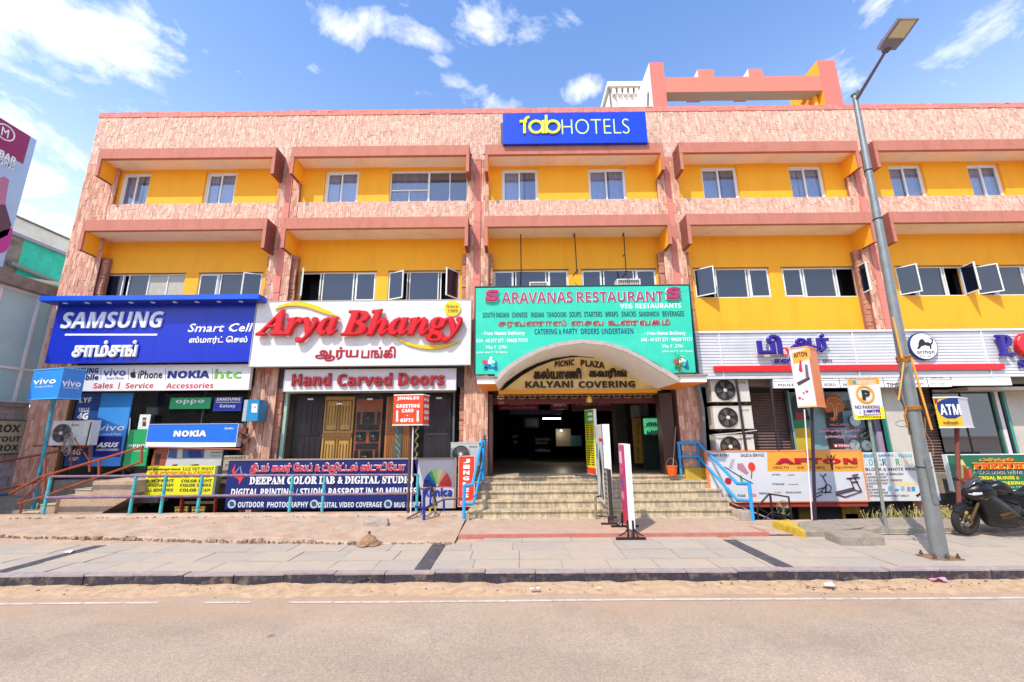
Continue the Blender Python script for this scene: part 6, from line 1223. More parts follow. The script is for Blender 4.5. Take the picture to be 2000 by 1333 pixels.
# orange ramp rails, stairs of the left shop
ST = thing('side_stairs', 'worn concrete stairs with sloping underside rising to the phone shop', 'stairs', (-9.8, 9.9, 0)); p = PY(9.62)
zP = .80; xs = [p.ab(x, y)[0] for x, y in ((282, 930), (182, 940), (148, 955), (112, 970), (80, 985), (45, 1000), (10, 1015))]
prof = [(p.ab(262, 930)[0], zP), (xs[1], zP)]; z = zP
for i in range(1, 6): z = zP-.155*i; prof += [(xs[i], z+.0), (xs[i+1], z)]
prof += [(xs[6], -.05), (p.ab(190, 1005)[0], -.05), (p.ab(190, 1000)[0], .10), (p.ab(246, 972)[0], .42), (p.ab(262, 960)[0], .56)]
pr2 = [(prof[0][0], zP), (xs[1], zP)]
for i in range(1, 6): zz = zP-.155*(i-1); pr2 += [(xs[i]-.0, zz), (xs[i], zz-.155)] if False else [(xs[i], zP-.155*(i-1)), (xs[i], zP-.155*i)]
pr2 += [(xs[6], zP-.155*5), (xs[6], -.05)]+prof[-4:]
MB().prism(p, pr2, -1.0, 0).build('flight', M_apr, ST)
for i in range(1, 6): MB().box(xs[i+1], xs[i]+.02, 9.6, 10.6, zP-.155*i-.01, zP-.155*i+.012, j=.003).build('tread', mat('pale_tread', '#c9b490', rough=.85, var=.12, dirt='#a89070', dirtamt=.6, dscale=4), ST)
MB().box(xs[1], p.ab(262, 930)[0], 9.64, 10.25, .68, zP+.012).box(xs[1], PC[1]-.3, 10.25, 10.7, .68, zP+.012).build('landing', mat('pale_tread', '#c9b490'), ST)
MB().box(xs[6]-3, xs[4], 9.75, 10.65, -.1, .2).box(xs[6]-3, xs[3]-.2, 10.0, 10.65, .2, .42).build('lower_block', M_conc, ST)
t = thing('ramp_rail', 'rust orange pipe handrails sloping up along the stairs to the phone shop', 'railing', at3(120, 950, 9.7))
rail(t, 'top_rail', [at3(-40, 912, 10.3), at3(0, 903, 10.3), at3(176, 871, 10.3)], .024, M_or); rail(t, 'top_rail', [at3(18, 966, 9.68), at3(80, 932, 9.68), at3(280, 873, 9.68)], .026, M_or); rail(t, 'lower_rail', [at3(-40, 968, 9.9), at3(0, 958, 9.85), at3(80, 940, 9.7)], .022, M_or); rail(t, 'lower_rail', [at3(36, 985, 9.68), at3(90, 968, 9.68), at3(178, 937, 9.68), at3(277, 902, 9.68)], .024, M_or)
rail(t, 'brace', [at3(36, 985, 9.68), at3(88, 932, 9.68)], .018, M_or); rail(t, 'post', [at3(42, 985, 9.68), at3(40, 1004, 9.68)], .02, M_or)
for x, y0_, y1_, Y in ((88, 897, 965, 9.68), (176, 871, 922, 10.3), (194, 898, 932, 9.68), (277, 874, 905, 9.68)): rail(t, 'post', [at3(x, y0_, Y), at3(x-1, y1_, Y)], .026, M_or)
rail(t, 'stand', [at3(64, 871, 10.25), at3(178, 872, 10.25)], .02, M_or); rail(t, 'stand', [at3(140, 872, 10.25), at3(138, 915, 10.25)], .02, M_or); rail(t, 'brace', [at3(145, 855, 10.2), at3(174, 900, 10.2)], .01, M_or); rail(t, 'lower_rail', [at3(290, 874, 9.9), at3(470, 878, 9.9)], .02, M_or)
cm_ = thing('coiled_cable', 'tangled coil of grey cable hanging below the air conditioner on the red stand', 'cable', at3(132, 868, 10.1)); m = MB(); c0 = at3(133, 872, 10.12)
for k_ in range(6): m.tube([c0+Vector((.09*math.cos(a_*.6+k_), -.01*k_, .22*math.sin(a_*.6+k_*.2)+.02*k_)) for a_ in range(11)], .009, 4, caps=False)
m.build('coil', P('#8c8680'), cm_)
# short iron stub post in the forecourt, left
g = G(122, 1018, .02); t = thing('stub_post', 'short rusty stub post standing in the sandy forecourt by the blue pole', 'post', g); MB().tube([g, g+Vector((0, 0, .14))], .022, 8).build('post', mat('rusty_pole', '#5a3c34'), t)

# ================================================================ things at the entrance
def slab_board(name, label, faceL, faceR, endR, ytop, ybot, Yn, Yf, zb, body, face):
    """free standing board running away from the street: left face seen edge on, white end near"""
    n0 = at3(faceR, (ytop+ybot)/2, Yn); f0 = at3(faceL, (ytop+ybot)/2, Yf); e0 = at3(endR, (ytop+ybot)/2, Yn); zt = at3(faceR, ytop, Yn).z
    t = thing(name, label, 'board', (n0.x, (Yn+Yf)/2, zb)); th = e0-n0; V = [(v.x, v.y, z) for z in (zb, zt) for v in (f0, n0, e0, f0+th)]
    MB().add(V, [(0, 1, 5, 4), (1, 2, 6, 5), (2, 3, 7, 6), (3, 0, 4, 7), (4, 5, 6, 7), (0, 3, 2, 1)]).build('body', body, t)
    u = n0-f0; u.z = 0; L_ = u.length; u.normalize(); pl_ = Pl((f0.x, f0.y, 0), u, (u.y, -u.x, 0)); MB().obox(pl_, .01, L_-.01, zb+.02, zt-.02, 0, .006).build('printed_face', face, t); return t, pl_, L_, zb, zt
M_wb = P('#eeecea', rough=.35)
t, pl_, L_, zb, zt = slab_board('stand_board', 'pink festival poster board standing nearest the pavement on black feet', 1213, 1224, 1236, 868, 1042, 7.75, 8.5, .13, M_wb, K('#d0286c'))
for q_, c in (((.1, .3, .15, .6), '#e0a0c0'), ((.15, .62, .1, .5), '#e86aa0'), ((.05, .0, .3, .22), '#d83c2c'), ((.2, .45, .2, .25), '#8c3ca0'), ((.1, .75, .25, .12), '#f0c8dc'), ((.3, .5, .12, .1), '#3aa86c')): MB().obox(pl_, L_*q_[0], L_*(q_[0]+.4), zb+(zt-zb)*q_[1], zb+(zt-zb)*(q_[1]+q_[2]*.6), .006, .009).build('print_patch', K(c), t)
r_ = []
for Y in (7.62, 8.35): x = at3(1229, 1045, 7.75).x if Y < 8 else at3(1222, 1040, 8.35).x; MB().box(x-.26, x+.24, Y-.02, Y+.02, .0 if Y < 7.8 else .052, .035 if Y < 7.8 else .085).box(x-.06, x-.03, Y, Y+.03, .03, .3).box(x+.03, x+.06, Y, Y+.03, .03, .3).tube([(x-.2, Y, .06), (x-.1, Y, .11), (x-.04, Y, .18)], .012, 5).tube([(x+.2, Y, .06), (x+.1, Y, .11), (x+.04, Y, .18)], .012, 5).build('foot', P('#1c181c'), t)
t, pl_, L_, zb, zt = slab_board('stand_board', 'tall white board with blue edge and black figure on the steps', 1166, 1180, 1194, 829, 985, 8.95, 9.7, .34, M_wb, K('#d4d2cc'))
for q_ in ((0, .0, .03), (1, .97, 1.0)): MB().obox(pl_, L_*q_[1], L_*q_[2], zb, zt, .0, .012).build('blue_edge', K('#2c3c9c'), t)
T('FDG', pl_, (1171, 856, 1179, 863), K('#c83c2c'), t, off=.01, bold=.03); MB().prism(pl_, [(L_*a, zb+(zt-zb)*b) for a, b in ((.3, .05), (.5, .3), (.4, .5), (.45, .62), (.55, .7), (.62, .62), (.75, .45), (.7, .25), (.8, .05), (.6, .05), (.55, .25), (.45, .05))], .006, .01).build('figure_print', K('#2c2c30'), t); MB().obox(pl_, L_*.1, L_*.3, zb+(zt-zb)*.55, zb+(zt-zb)*.75, .006, .01).build('print_patch', K('#4aa89c'), t)
t, pl_, L_, zb, zt = slab_board('stand_board', 'short grey framed board behind the pink one, near the foot of the steps', 1182, 1188, 1196, 918, 1018, 8.6, 9.0, .12, P('#3c3832'), K('#a8a496'))
for i in range(9): MB().obox(pl_, L_*.15, L_*.85, zb+.08+i*.09, zb+.13+i*.09, .006, .009).build('text_row', K('#4c4a48'), t)
MB().box(at3(1176, 1028, 8.6).x-.02, at3(1206, 1028, 8.6).x, 8.56, 8.6, .052, .085).box(at3(1188, 1020, 8.6).x, at3(1188, 1020, 8.6).x+.03, 8.6, 8.63, .05, .2).build('foot', P('#3c241c'), t)
t, pl_, L_, zb, zt = slab_board('stand_board', 'green and yellow menu board standing highest on the entrance landing', 1144, 1162, 1167, 799, 921, 10.3, 10.75, .79, M_wb, K('#e8d81c'))
MB().obox(pl_, .01, L_-.01, zt-.35, zt-.02, .006, .01).build('green_head', K('#5cb43c'), t); MB().obox(pl_, .01, L_-.01, zb+.02, zb+.16, .006, .01).build('red_foot', K('#d84a2c'), t); MB().obox(pl_, .01, L_-.01, zb+.72, zb+.78, .006, .01).build('green_band', K('#7cc43c'), t)
for i in range(22):
    z_ = zb+.22+i*.054
    if not .68 < z_-zb < .8 and z_ < zt-.38: MB().obox(pl_, L_*.12, L_*.45, z_, z_+.025, .006, .009).obox(pl_, L_*.55, L_*.88, z_, z_+.025, .006, .009).build('text_row', K('#3c3a24'), t)
for i in range(2): MB().obox(pl_, L_*.4, L_*.9, zt-.15-i*.12, zt-.08-i*.12, .01, .013).build('text_row', WHT, t)
MB().box(at3(1123, 926, 10.3).x, at3(1164, 926, 10.3).x, 10.28, 10.34, .775, .80).box(at3(1133, 926, 10.3).x, at3(1164, 926, 10.3).x, 10.15, 10.21, .775, .80).build('foot', P('#2c4c5c'), t)
# thin rusty hand rail in the middle of the steps
t = thing('middle_stair_rail', 'low rusty pipe rail running down the middle of the entrance steps', 'railing', at3(1163, 1010, 9.1)); M_rr = mat('rusty_rod', '#3c2420')
rail(t, 'post', [at3(1164, 1012, 9.15), at3(1163, 970, 9.15)], .022, mat('flaked_post', '#8c7a64', rough=.9, var=.4, scale=20)); rail(t, 'top_rail', [at3(1163, 972, 9.15), at3(1176, 968, 9.4), at3(1186, 958, 9.8)], .016, M_rr); rail(t, 'lower_rail', [at3(1164, 1008, 9.15), at3(1205, 1011, 9.15)], .014, M_rr)
# bucket and mop
bc = at3(1312.5, 919, 10.3); bc.z = .77; t = thing('bucket', 'bright orange plastic bucket on the landing by the right blue rail', 'bucket', bc)
MB().rev(bc, (0, 0, 1), [(0, .088), (.01, .092), (.2, .125), (.205, .134), (.225, .134), (.225, .12), (.05, .085)], 20).build('body', K('#e8641c', rough=.4), t, smooth=True); MB().tube([bc+Vector((.13*math.cos(a_), 0, .2+.19*math.sin(a_))) for a_ in [R(15*i) for i in range(13)]], .004, 5).build('handle', P('#b8b0a8', metal=.6, rough=.3), t)
t = thing('mop', 'thin wooden mop handle standing in the orange bucket', 'mop', bc); MB().tube([bc+Vector((0, 0, .03)), at3(1320, 834, 10.55)], .011, 6).build('handle', P('#a88a6c'), t)
# yellow painted plinth right of landing
o = MB().box(at3(1336, 912, 10.48).x, at3(1378, 912, 10.48).x, 10.42, 10.56, .6, .93).build('yellow_plinth', mat('yellow_kerb_paint', '#c9a82c'), None); tag(o, 'low yellow painted plinth at the foot of the right entrance pillar', 'plinth')
# plant sprouting on the arch
pc = at3(1330, 740, 9.5); t = thing('wild_plant', 'leafy weed growing from the ledge at the right foot of the arch', 'plant', pc)
st_ = MB(); lf = MB(); base = Vector((pc.x-.02, 9.5, 2.97)); LM = mat('leaf_green', '#5c8c2c', rough=.6, var=.3, scale=20, island=.35)
for s_ in range(5):
    h_ = random.uniform(.25, .68); dx_ = random.uniform(-.12, .08); pts = [base+Vector((dx_*k_/4, random.uniform(-.02, .02), h_*k_/4)) for k_ in range(5)]; st_.tube(pts, [.008, .007, .006, .005, .003], 5)
    for k_ in range(12):
        c_ = pts[1]+(pts[4]-pts[1])*random.random()+Vector((random.uniform(-.04, .04), random.uniform(-.05, .03), 0)); aa = random.uniform(0, 6.28); l_ = random.uniform(.04, .075)
        u_ = Vector((math.cos(aa), math.sin(aa)*.6, random.uniform(-.4, .4)))*l_; v_ = Vector((-u_.z, .3*l_, u_.x))*.4; lf.add([c_-u_*.1, c_+u_*.5+v_, c_+u_, c_+u_*.5-v_], [(0, 1, 2, 3)])
st_.build('stems', P('#5a5a34'), t); lf.build('leaves', LM, t)
dm = MB()
for k_ in range(120): c_ = base+Vector((random.uniform(-.3, .42), random.uniform(-.1, .1), random.uniform(0, .05))); dm.tube([c_, c_+Vector((random.uniform(-.08, .08), random.uniform(-.05, .05), random.uniform(-.02, .06)))], .004, 3, caps=False)
dm.build('dry_twigs', P('#6c5444'), t)
# ================================================================ street lamp
M_gal = mat('galvanised_steel', '#8a8f8e', rough=.45, metal=.45, var=.15, scale=14, bump=.15, dirt='#5f5f58', dirtamt=.55, dscale=7)
g = G(1837, 1090); Yl = g.y; top = at3(1669, 186, Yl)
L_T = thing('street_lamp', 'tall tapering grey steel street lamp standing on the pavement with yellow sticks tied to it', 'street lamp', g)
n_ = 14; ctr = [g+(top-g)*(i/n_) for i in range(n_+1)]; MB().tube(ctr, [.098-.058*(i/n_) for i in range(n_+1)], 12).build('post', M_gal, L_T, smooth=True)
MB().box(g.x-.22, g.x+.2, g.y-.14, g.y+.14, .0, .018).build('base_plate', mat('rusty_plate', '#8c6c50', rough=.9, var=.3, scale=14), L_T)
for dx_, dy_ in ((-.17, -.1), (.15, -.1), (-.02, -.12), (.15, .1), (-.17, .1)): MB().rev((g.x+dx_, g.y+dy_, .018), (0, 0, 1), [(0, .026), (.03, .026), (.032, .014), (.06, .014)], 6).build('bolt', P('#5a4438', rough=.7), L_T)
d_ = (top-g)/n_; q0 = g+(top-g)*.095; q1 = g+(top-g)*.175; MB().box(q0.x-.045, q0.x+.03, q0.y-.104, q0.y-.09, q0.z, q1.z).build('service_hatch', mat('hatch', '#7d8281', rough=.5, metal=.4, var=.2, scale=10), L_T)
for f_ in (.16, .68, .8): c_ = g+(top-g)*f_; rr = .1-.058*f_; MB().torus(c_, (top-g), rr+.004, .008, 14, 5).build('band', P('#3c3c3e', metal=.4, rough=.5), L_T)
MB().torus(top, (0, 0, 1), .05, .012, 14, 5).build('collar', M_gal, L_T)
# arm towards the road
def onX(px, py, X): d = ray(px, py); t_ = X/d.x; return CO+d*t_
e1 = onX(1733, 95, top.x-.02); e0 = top+Vector((0, 0, -.12))
MB().tube([e0, e0+(e1-e0)*.5, e1], [.03, .026, .022], 10).build('arm', P('#6a5a6c', rough=.4), L_T, smooth=True)
MB().prism(PXr(top.x), [(v.y, v.z) for v in (top, top+(e1-top)*.12, top+Vector((0, 0, -.25)))], -.02, .02).build('gusset', M_gal, L_T)
hd = (e1-e0).normalized(); side = Vector((1, 0, 0)); nrm = side.cross(hd); nrm = nrm if nrm.z > 0 else -nrm
c0 = e1; Lh = .50
e2 = onX(1775, 36, top.x+.02); hd = (e2-c0).normalized(); Lh = (e2-c0).length; nrm = side.cross(hd); nrm = nrm if nrm.z > 0 else -nrm
def hbox(m, s0, s1, w0, w1, h0, h1, mm=None):
    V = []
    for s_, w_ in ((s0, w0), (s1, w1)):
        for a_ in (-w_, w_):
            for b_ in (h0, h1): V.append(c0+hd*s_+side*a_+nrm*b_)
    m.add(V, [(0, 1, 3, 2), (4, 6, 7, 5), (0, 4, 5, 1), (2, 3, 7, 6), (0, 2, 6, 4), (1, 5, 7, 3)], mm)
m = MB(); hbox(m, -.02, Lh*.3, .14, .16, -.02, .05); hbox(m, Lh*.3, Lh, .16, .155, -.02, .035); m.build('lamp_head', P('#7c7480', rough=.4), L_T)
m = MB(); hbox(m, Lh*.38, Lh*.96, .125, .12, -.026, -.02); m.build('lens', mat('lamp_lens', '#cfc29c', rough=.3, var=.1, scale=60), L_T)
m = MB(); hbox(m, Lh*.34, Lh*.38, .13, .13, -.03, -.018); hbox(m, Lh*.96, Lh, .13, .13, -.03, -.018); m.build('lens_frame', P('#8c8470'), L_T)
m = MB(); hbox(m, -.06, .02, .04, .05, -.03, .03); m.build('neck', P('#5a5058'), L_T)
# yellow flag poles and ropes tied to it
fc_ = lambda x, y: at3(x, y, Yl-.14)
M_fy = K('#f0a03c', rough=.5)
for nm, lbl, a_, b_, w_ in (('flag_stick', 'broken yellow stick hanging left of the lamp post from the rope', (1766, 700), (1755, 782), .012), ('flag_stick', 'long yellow stick leaning down right from the rope on the lamp post', (1780, 700), (1820, 840), .015), ('flag_stick', 'yellow ribbon stick tied upright against the lamp post above the rope', (1744, 620), (1762, 700), .014)):
    t = thing(nm, lbl, 'stick', fc_(*b_), group='yellow sticks tied to the lamp post'); V = [fc_(*a_), fc_(*b_)]; MB().tube(V, w_, 5).build('stick', M_fy, t)
M_rope = mat('jute_rope', '#a8702c', rough=1, var=.3, scale=40, bump=.8)
t = thing('rope_knot', 'tangled brown rope tied round the lamp post at the sign level', 'rope', fc_(1768, 700)); m = MB(); rc = g+(top-g)*((fc_(1768, 700).z)/top.z)
for k_ in range(5): m.torus(rc+Vector((0, 0, -.03+.018*k_)), (top-g)+Vector((random.uniform(-.6, .6), random.uniform(-.6, .6), 0)), .085, .009, 18, 5)
for k_ in range(9): c_ = fc_(1760+random.uniform(-4, 10), 700); m.tube([c_, c_+Vector((random.uniform(-.07, .07), -.02, random.uniform(-.06, .05))), c_+Vector((random.uniform(-.09, .09), 0, random.uniform(-.12, .03)))], .006, 4)
m.build('rope', M_rope, t)
t = thing('rope_coil', 'thick brown rope band looped round the lamp post beside the cash machine sign', 'rope', fc_(1775, 800)); m = MB(); zc_ = fc_(1785, 797).z; rc = g+(top-g)*(zc_/top.z)
for k_ in range(4): m.torus(rc+Vector((0, 0, -.02+.014*k_)), (top-g)+Vector((random.uniform(-.4, .4), 0, 0)), .098, .010, 18, 5)
m.tube([fc_(1770, 797), fc_(1767, 812), fc_(1771, 825), fc_(1772, 836)], .014, 6); m.tube([fc_(1806, 815), fc_(1808, 845), fc_(1822, 870), fc_(1823, 892)], .006, 5); m.build('rope', M_rope, t)
t = thing('black_cable', 'loose black cable loops hanging from the lamp post', 'cable', fc_(1790, 850)); m = MB(); m.tube([fc_(1768+14*math.cos(a_*.7)-5, 828+6*math.sin(a_*.7)) for a_ in range(10)], .004, 4, caps=False)
for k_ in range(4): m.tube([fc_(1768+k_, 705), fc_(1755-k_*3, 760), fc_(1768, 800), fc_(1775+k_*2, 850)], .0035, 4); m.tube([fc_(1800, 795+k_*5), fc_(1815+k_*2, 790), fc_(1828, 800+k_*3), fc_(1815, 815)], .003, 4)
m.build('cable', P('#2a2624'), t)
t = thing('hanging_lemons', 'small string of lemons and chillies hanging below the print shop sign', 'charm', at3(1738, 1013, 9.5)); m = MB(); v = at3(1738, 985, 9.5); m.tube([v, at3(1738, 1014, 9.5)], .004, 4)
for y in (1003, 1012): m.rev(at3(1738, y, 9.5), (0, 0, 1), [(0, .005), (.02, .028), (.045, .028), (.06, .005)], 8)
for k_ in range(10): m.tube([at3(1738, 990+k_, 9.5), at3(1738+random.uniform(-7, 9), 985+k_*1.3, 9.5)], .003, 4)
m.build('charm', P('#c9ac8c'), t)

# ================================================================ motorcycle
mc = thing('motorcycle', 'black faired sports motorcycle leaning on its side stand before the tailor sign', 'motorcycle', G(1888, 1046, .01), R(-4))
mc.scale = (.86, .86, .86)
BK = mat('bike_black', '#121317', rough=.34, var=.2, scale=9, dirt='#3a352f', dirtamt=.4, dscale=6); BM = mat('bike_matt', '#1e1e22', rough=.55, var=.1); GO = mat('bike_gold', '#5e4a26', rough=.45, metal=.4, var=.15); RB = mat('tyre_rubber', '#2c2426', rough=.85, var=.2, scale=20); CH = mat('bike_chrome', '#9a9ca0', rough=.25, metal=.8)
def mb_(m, nm, ma, sm=True): return m.build(nm, ma, mc, smooth=sm, local=True)
lean = R(-9)
def Lv(x, y, z): return Vector((x, y*math.cos(lean)-z*math.sin(lean)*-1*-1 if False else y+z*math.tan(lean)*-1, z))
# x runs from the front wheel (0) back to the rear wheel (1.36); y>0 away from the street; leans towards the street
def Lb(x, y, z): return Vector((x, y-.16*z, z))
fa = R(13); fd = Vector((math.cos(fa), math.sin(fa), 0)); fax = Vector((-fd.y, fd.x, .17)).normalized()
fwc = Lb(0, 0, .30)
m = MB(); m.torus(fwc, fax, .245, .058, 36, 10, sq=1.1); w_ = mb_(m, 'front_tyre', RB)
def rim(c_, ax, r0):
    m = MB(); m.torus(c_, ax, r0, .022, 30, 6, sq=1.6); a = Vector(ax).orthogonal().normalized(); b = Vector(ax).cross(a)
    for i in range(5):
        th = i*2*math.pi/5
        for dd in (-.12, .12): e = a*math.cos(th+dd)+b*math.sin(th+dd); m.tube([c_+(a*math.cos(th)+b*math.sin(th))*.04, c_+e*r0], .012, 5)
    m.rev(c_-Vector(ax)*.05, ax, [(0, .04), (.1, .04)], 12); return m
mb_(rim(fwc, fax, .19), 'front_rim', GO)
for s_ in (-1, 1): m = MB(); c_ = fwc+fax*.045*s_; m.torus(c_, fax, .105, .014, 24, 4, sq=.15); mb_(m, 'brake_disc', CH)
head = Lb(.27, 0, .84)
for s_ in (-1, 1): o_ = fax*.085*s_; m = MB(); m.tube([fwc+o_, fwc+o_+(head-fwc)*.5, head+o_], [.026, .028, .022], 8); mb_(m, 'fork_leg', GO)
# front mudguard
m = MB(); V = []; F = []; up_ = Vector((0, -.16, 1)).normalized(); fb = fax.cross(up_).normalized(); fb = fb if fb.x > 0 else -fb
for i in range(9):
    th = R(35+i*13); e = -fb*math.cos(th)*-1*-1+up_*math.sin(th)
    for k_, (w_, d_) in enumerate(((-.075, .29), (-.05, .325), (0, .335), (.05, .325), (.075, .29))): V.append(fwc+e*d_+fax*w_)
for i in range(8):
    for k_ in range(4): F.append((i*5+k_, i*5+k_+1, (i+1)*5+k_+1, (i+1)*5+k_))
m.add(V, F); mb_(m, 'front_mudguard', BK)
rwc = Lb(1.36, 0, .30); ra = Vector((0, 1, .16)).normalized()
m = MB(); m.torus(rwc, ra, .235, .068, 36, 10, sq=1.15); mb_(m, 'rear_tyre', RB); mb_(rim(rwc, ra, .18), 'rear_rim', GO)
def sec(x, z, wy, hz, dy=0): return (Lb(x, dy, z), Vector((0, wy, 0)), Vector((0, -.16*hz, hz)))
m = MB(); m.loft([sec(-.02, .80, .03, .05), sec(.06, .80, .12, .13), sec(.18, .82, .17, .18), (Lb(.34, 0, .82), Vector((0, .19, 0)), Vector((.02, 0, .2))), sec(.48, .80, .15, .15)], 16); mb_(m, 'nose_fairing', BK)
m = MB(); m.loft([sec(.03, .91, .07, .02), sec(.13, 1.0, .10, .025), sec(.26, 1.08, .085, .015), sec(.34, 1.10, .05, .008)], 12); mb_(m, 'windscreen', mat('smoked_screen', '#3a3c48', rough=.1, var=.02, spec=.8))
for s_ in (-1, 1):
    m = MB(); m.loft([(Lb(.02, s_*.05, .80), Vector((0, .03, 0)), Vector((0, 0, .012))), (Lb(.08, s_*.10, .80), Vector((0, .045, 0)), Vector((0, 0, .035))), (Lb(.19, s_*.15, .82), Vector((0, .03, 0)), Vector((0, 0, .03)))], 10); mb_(m, 'headlight', mat('headlight_glass', '#c9cdd6', rough=.12, var=.2, scale=30))
    pass
    m = MB(); m.add([Lb(*v) for v in ((.40, s_*.228, .44), (.66, s_*.214, .50), (.74, s_*.205, .47), (.46, s_*.228, .39))], [(0, 1, 2, 3)]); mb_(m, 'gold_stripe', GO, False)
    m = MB(); m.add([Lb(*v) for v in ((.12, s_*.16, .74), (.2, s_*.19, .76), (.32, s_*.21, .74), (.22, s_*.2, .70))], [(0, 1, 2, 3)]); mb_(m, 'gold_trim', GO, False)
    m = MB(); m.loft([(Lb(.12, s_*.30, 1.04), Vector((0, .05, 0)), Vector((0, 0, .03))), (Lb(.17, s_*.32, 1.045), Vector((0, .06, 0)), Vector((0, 0, .038))), (Lb(.2, s_*.32, 1.045), Vector((0, .04, 0)), Vector((0, 0, .025)))], 10); m.tube([Lb(.2, s_*.12, .95), Lb(.18, s_*.3, 1.03)], .009, 6); mb_(m, 'mirror', BK)
    m = MB(); m.tube([Lb(.34, s_*.08, .88), Lb(.38, s_*.22, .89), Lb(.44, s_*.34, .86)], .013, 8); mb_(m, 'handlebar', BM)
    m = MB(); m.tube([Lb(.40, s_*.25, .885), Lb(.45, s_*.36, .855)], .019, 8); mb_(m, 'grip', RB)
mlog = Pl((0, 0, 0), (1, 0, 0), (0, -1, 0)); mlog.w = lambda a, b, off=0: Lb(a, -.228-off+.05*max(0,a-.5), b)
m = MB(); addtext(m, 'YAMAHA', mlog, (.44, .34, .70, .385), off=.006, style='b', slope=.2); mb_(m, 'lettering', GO, False)
m = MB(); m.loft([sec(.40, .88, .07, .05), sec(.48, .91, .14, .10), sec(.60, .93, .17, .125), sec(.72, .90, .155, .11), sec(.82, .84, .10, .07)], 16); mb_(m, 'fuel_tank', BK)
m = MB(); m.rev(Lb(.60, 0, 1.04), (0, -.1, 1), [(0, .045), (.015, .04)], 14); mb_(m, 'fuel_cap', CH)
m = MB(); m.loft([sec(.80, .80, .09, .04), sec(.92, .79, .14, .045), sec(1.08, .81, .13, .04), sec(1.16, .84, .10, .03)], 14); mb_(m, 'seat', BM)
m = MB(); m.loft([sec(1.08, .80, .13, .07), sec(1.24, .88, .12, .07), sec(1.42, .96, .10, .055), sec(1.58, 1.0, .05, .03)], 14); mb_(m, 'tail', BK)
m = MB(); m.loft([sec(1.14, .89, .09, .03), sec(1.3, .95, .09, .03), sec(1.42, 1.0, .06, .02)], 12); mb_(m, 'pillion_seat', BM)
m = MB(); m.loft([sec(.13, .80, .15, .08), sec(.20, .74, .19, .16), sec(.32, .62, .215, .28), sec(.46, .50, .22, .33), sec(.62, .42, .21, .27), sec(.80, .34, .19, .19), sec(.98, .29, .13, .11)], 18, p=2.4); mb_(m, 'side_fairing', BK)
m = MB(); m.loft([sec(.46, .40, .12, .15), sec(.62, .42, .17, .2), sec(.82, .42, .17, .19), sec(.96, .44, .1, .14)], 14); mb_(m, 'engine', BM)
m = MB(); m.tube([Lb(.34, 0, .84), Lb(.6, .0, .72), Lb(.95, 0, .62), Lb(1.0, 0, .42)], .045, 8); mb_(m, 'frame', BM)
for s_ in (-1, 1): m = MB(); m.tube([Lb(.96, s_*.11, .38), rwc+ra*.10*s_], [.035, .025], 8); mb_(m, 'swing_arm', BM)
m = MB(); m.tube([Lb(.55, .1, .22), Lb(.95, .16, .2), Lb(1.1, .2, .30), Lb(1.5, .22, .5)], [.03, .035, .055, .06], 12); mb_(m, 'exhaust', CH)
m = MB(); m.tube([Lb(.84, -.14, .22), Vector((.92, -.34, .0))], .014, 6); m.rev(Vector((.92, -.34, 0)), (0, 0, 1), [(0, .03), (.01, .03)], 8); mb_(m, 'side_stand', BM)
m = MB(); m.tube([Lb(.90, -.12, .33), Lb(.92, -.28, .32)], .014, 6); m.tube([Lb(.98, -.1, .5), Lb(.92, -.2, .33)], .014, 6); mb_(m, 'foot_peg', BM)
m = MB(); m.add([Lb(*v) for v in ((1.4, -.06, .82), (1.66, -.05, .62), (1.66, .05, .62), (1.4, .06, .82))], [(0, 1, 2, 3)]); mb_(m, 'rear_mudguard', BM, False)
for k_ in range(4): m = MB(); m.tube([Lb(.36, -.1+.02*k_, .88), Lb(.30, -.12, .78), Lb(.40+.1*k_, -.16, .62), Lb(.5+.1*k_, -.13, .5)], .006, 5); mb_(m, 'cable', BM)

# ================================================================ left neighbour
NX = -12.42; NBp = PXr(NX); nb = thing('left_building', 'grimy two storey building with milky framed glass above a grey block wall', 'building', (NX, 9.5, 0))
M_gr = mat('grimy_render', '#857a70', rough=1, var=.35, scale=5, bump=.8, bscale=25, dirt='#a89c8c', dirtamt=.6, dscale=3)
M_blk = mat('grey_blocks', '#a8a0a4', rough=1, var=.2, scale=8, bump=.9, bscale=30, island=.14, dirt='#6c6070', dirtamt=.5, dscale=4)
ab = NBp.ab; z_c1 = ab(60, 560)[1]; 
zc = ab(60, 566)[1]; zw0 = ab(50, 790)[1]
MB().box(NX-6, NX-.12, 7.5, 10.95, -1.2, zc-.05).build('core', M_gr, nb)
# block wall below: separate blocks
z = -.9; row = 0
while z < zw0-.12:
    y = 7.6+.2*(row % 2)
    while y < 10.9: MB().box(NX-.12, NX-.02+random.uniform(-.006, .006), y+.005, min(y+.39, 10.95)-.005, z+.005, z+.185, j=.003).build('block', M_blk, nb); y += .4
    z += .19; row += 1
MB().box(NX-.15, NX+.10, 7.4, 10.75, zw0-.10, zw0+.02, j=.01).build('ledge', M_gr, nb)
MB().box(NX-.3, NX+.16, 7.0, 11.2, zc-.06, zc+.22, j=.02).build('cornice', M_gr, nb)
fm = MB(); ys = [7.6, 8.5, ab(-30, 700)[0], ab(52, 700)[0], 10.9]; zmid = ab(50, 722)[1]
GLW = mat('milky_glass', '#a9cad2', rough=.35, var=.08, scale=1.5, dirt='#c9a088', dirtamt=.25, dscale=.8)
for y0_, y1_ in zip(ys[:-1], ys[1:]):
    for z0_, z1_ in ((zw0+.03, zmid-.03), (zmid+.03, zc-.08)): MB().box(NX-.08, NX-.07, y0_+.02, y1_-.02, z0_, z1_).build('pane', GLW, nb)
for y_ in ys: MB().box(NX-.09, NX-.03, y_-.025, y_+.025, zw0, zc-.05).build('window_frame', P('#e6dce0'), nb)
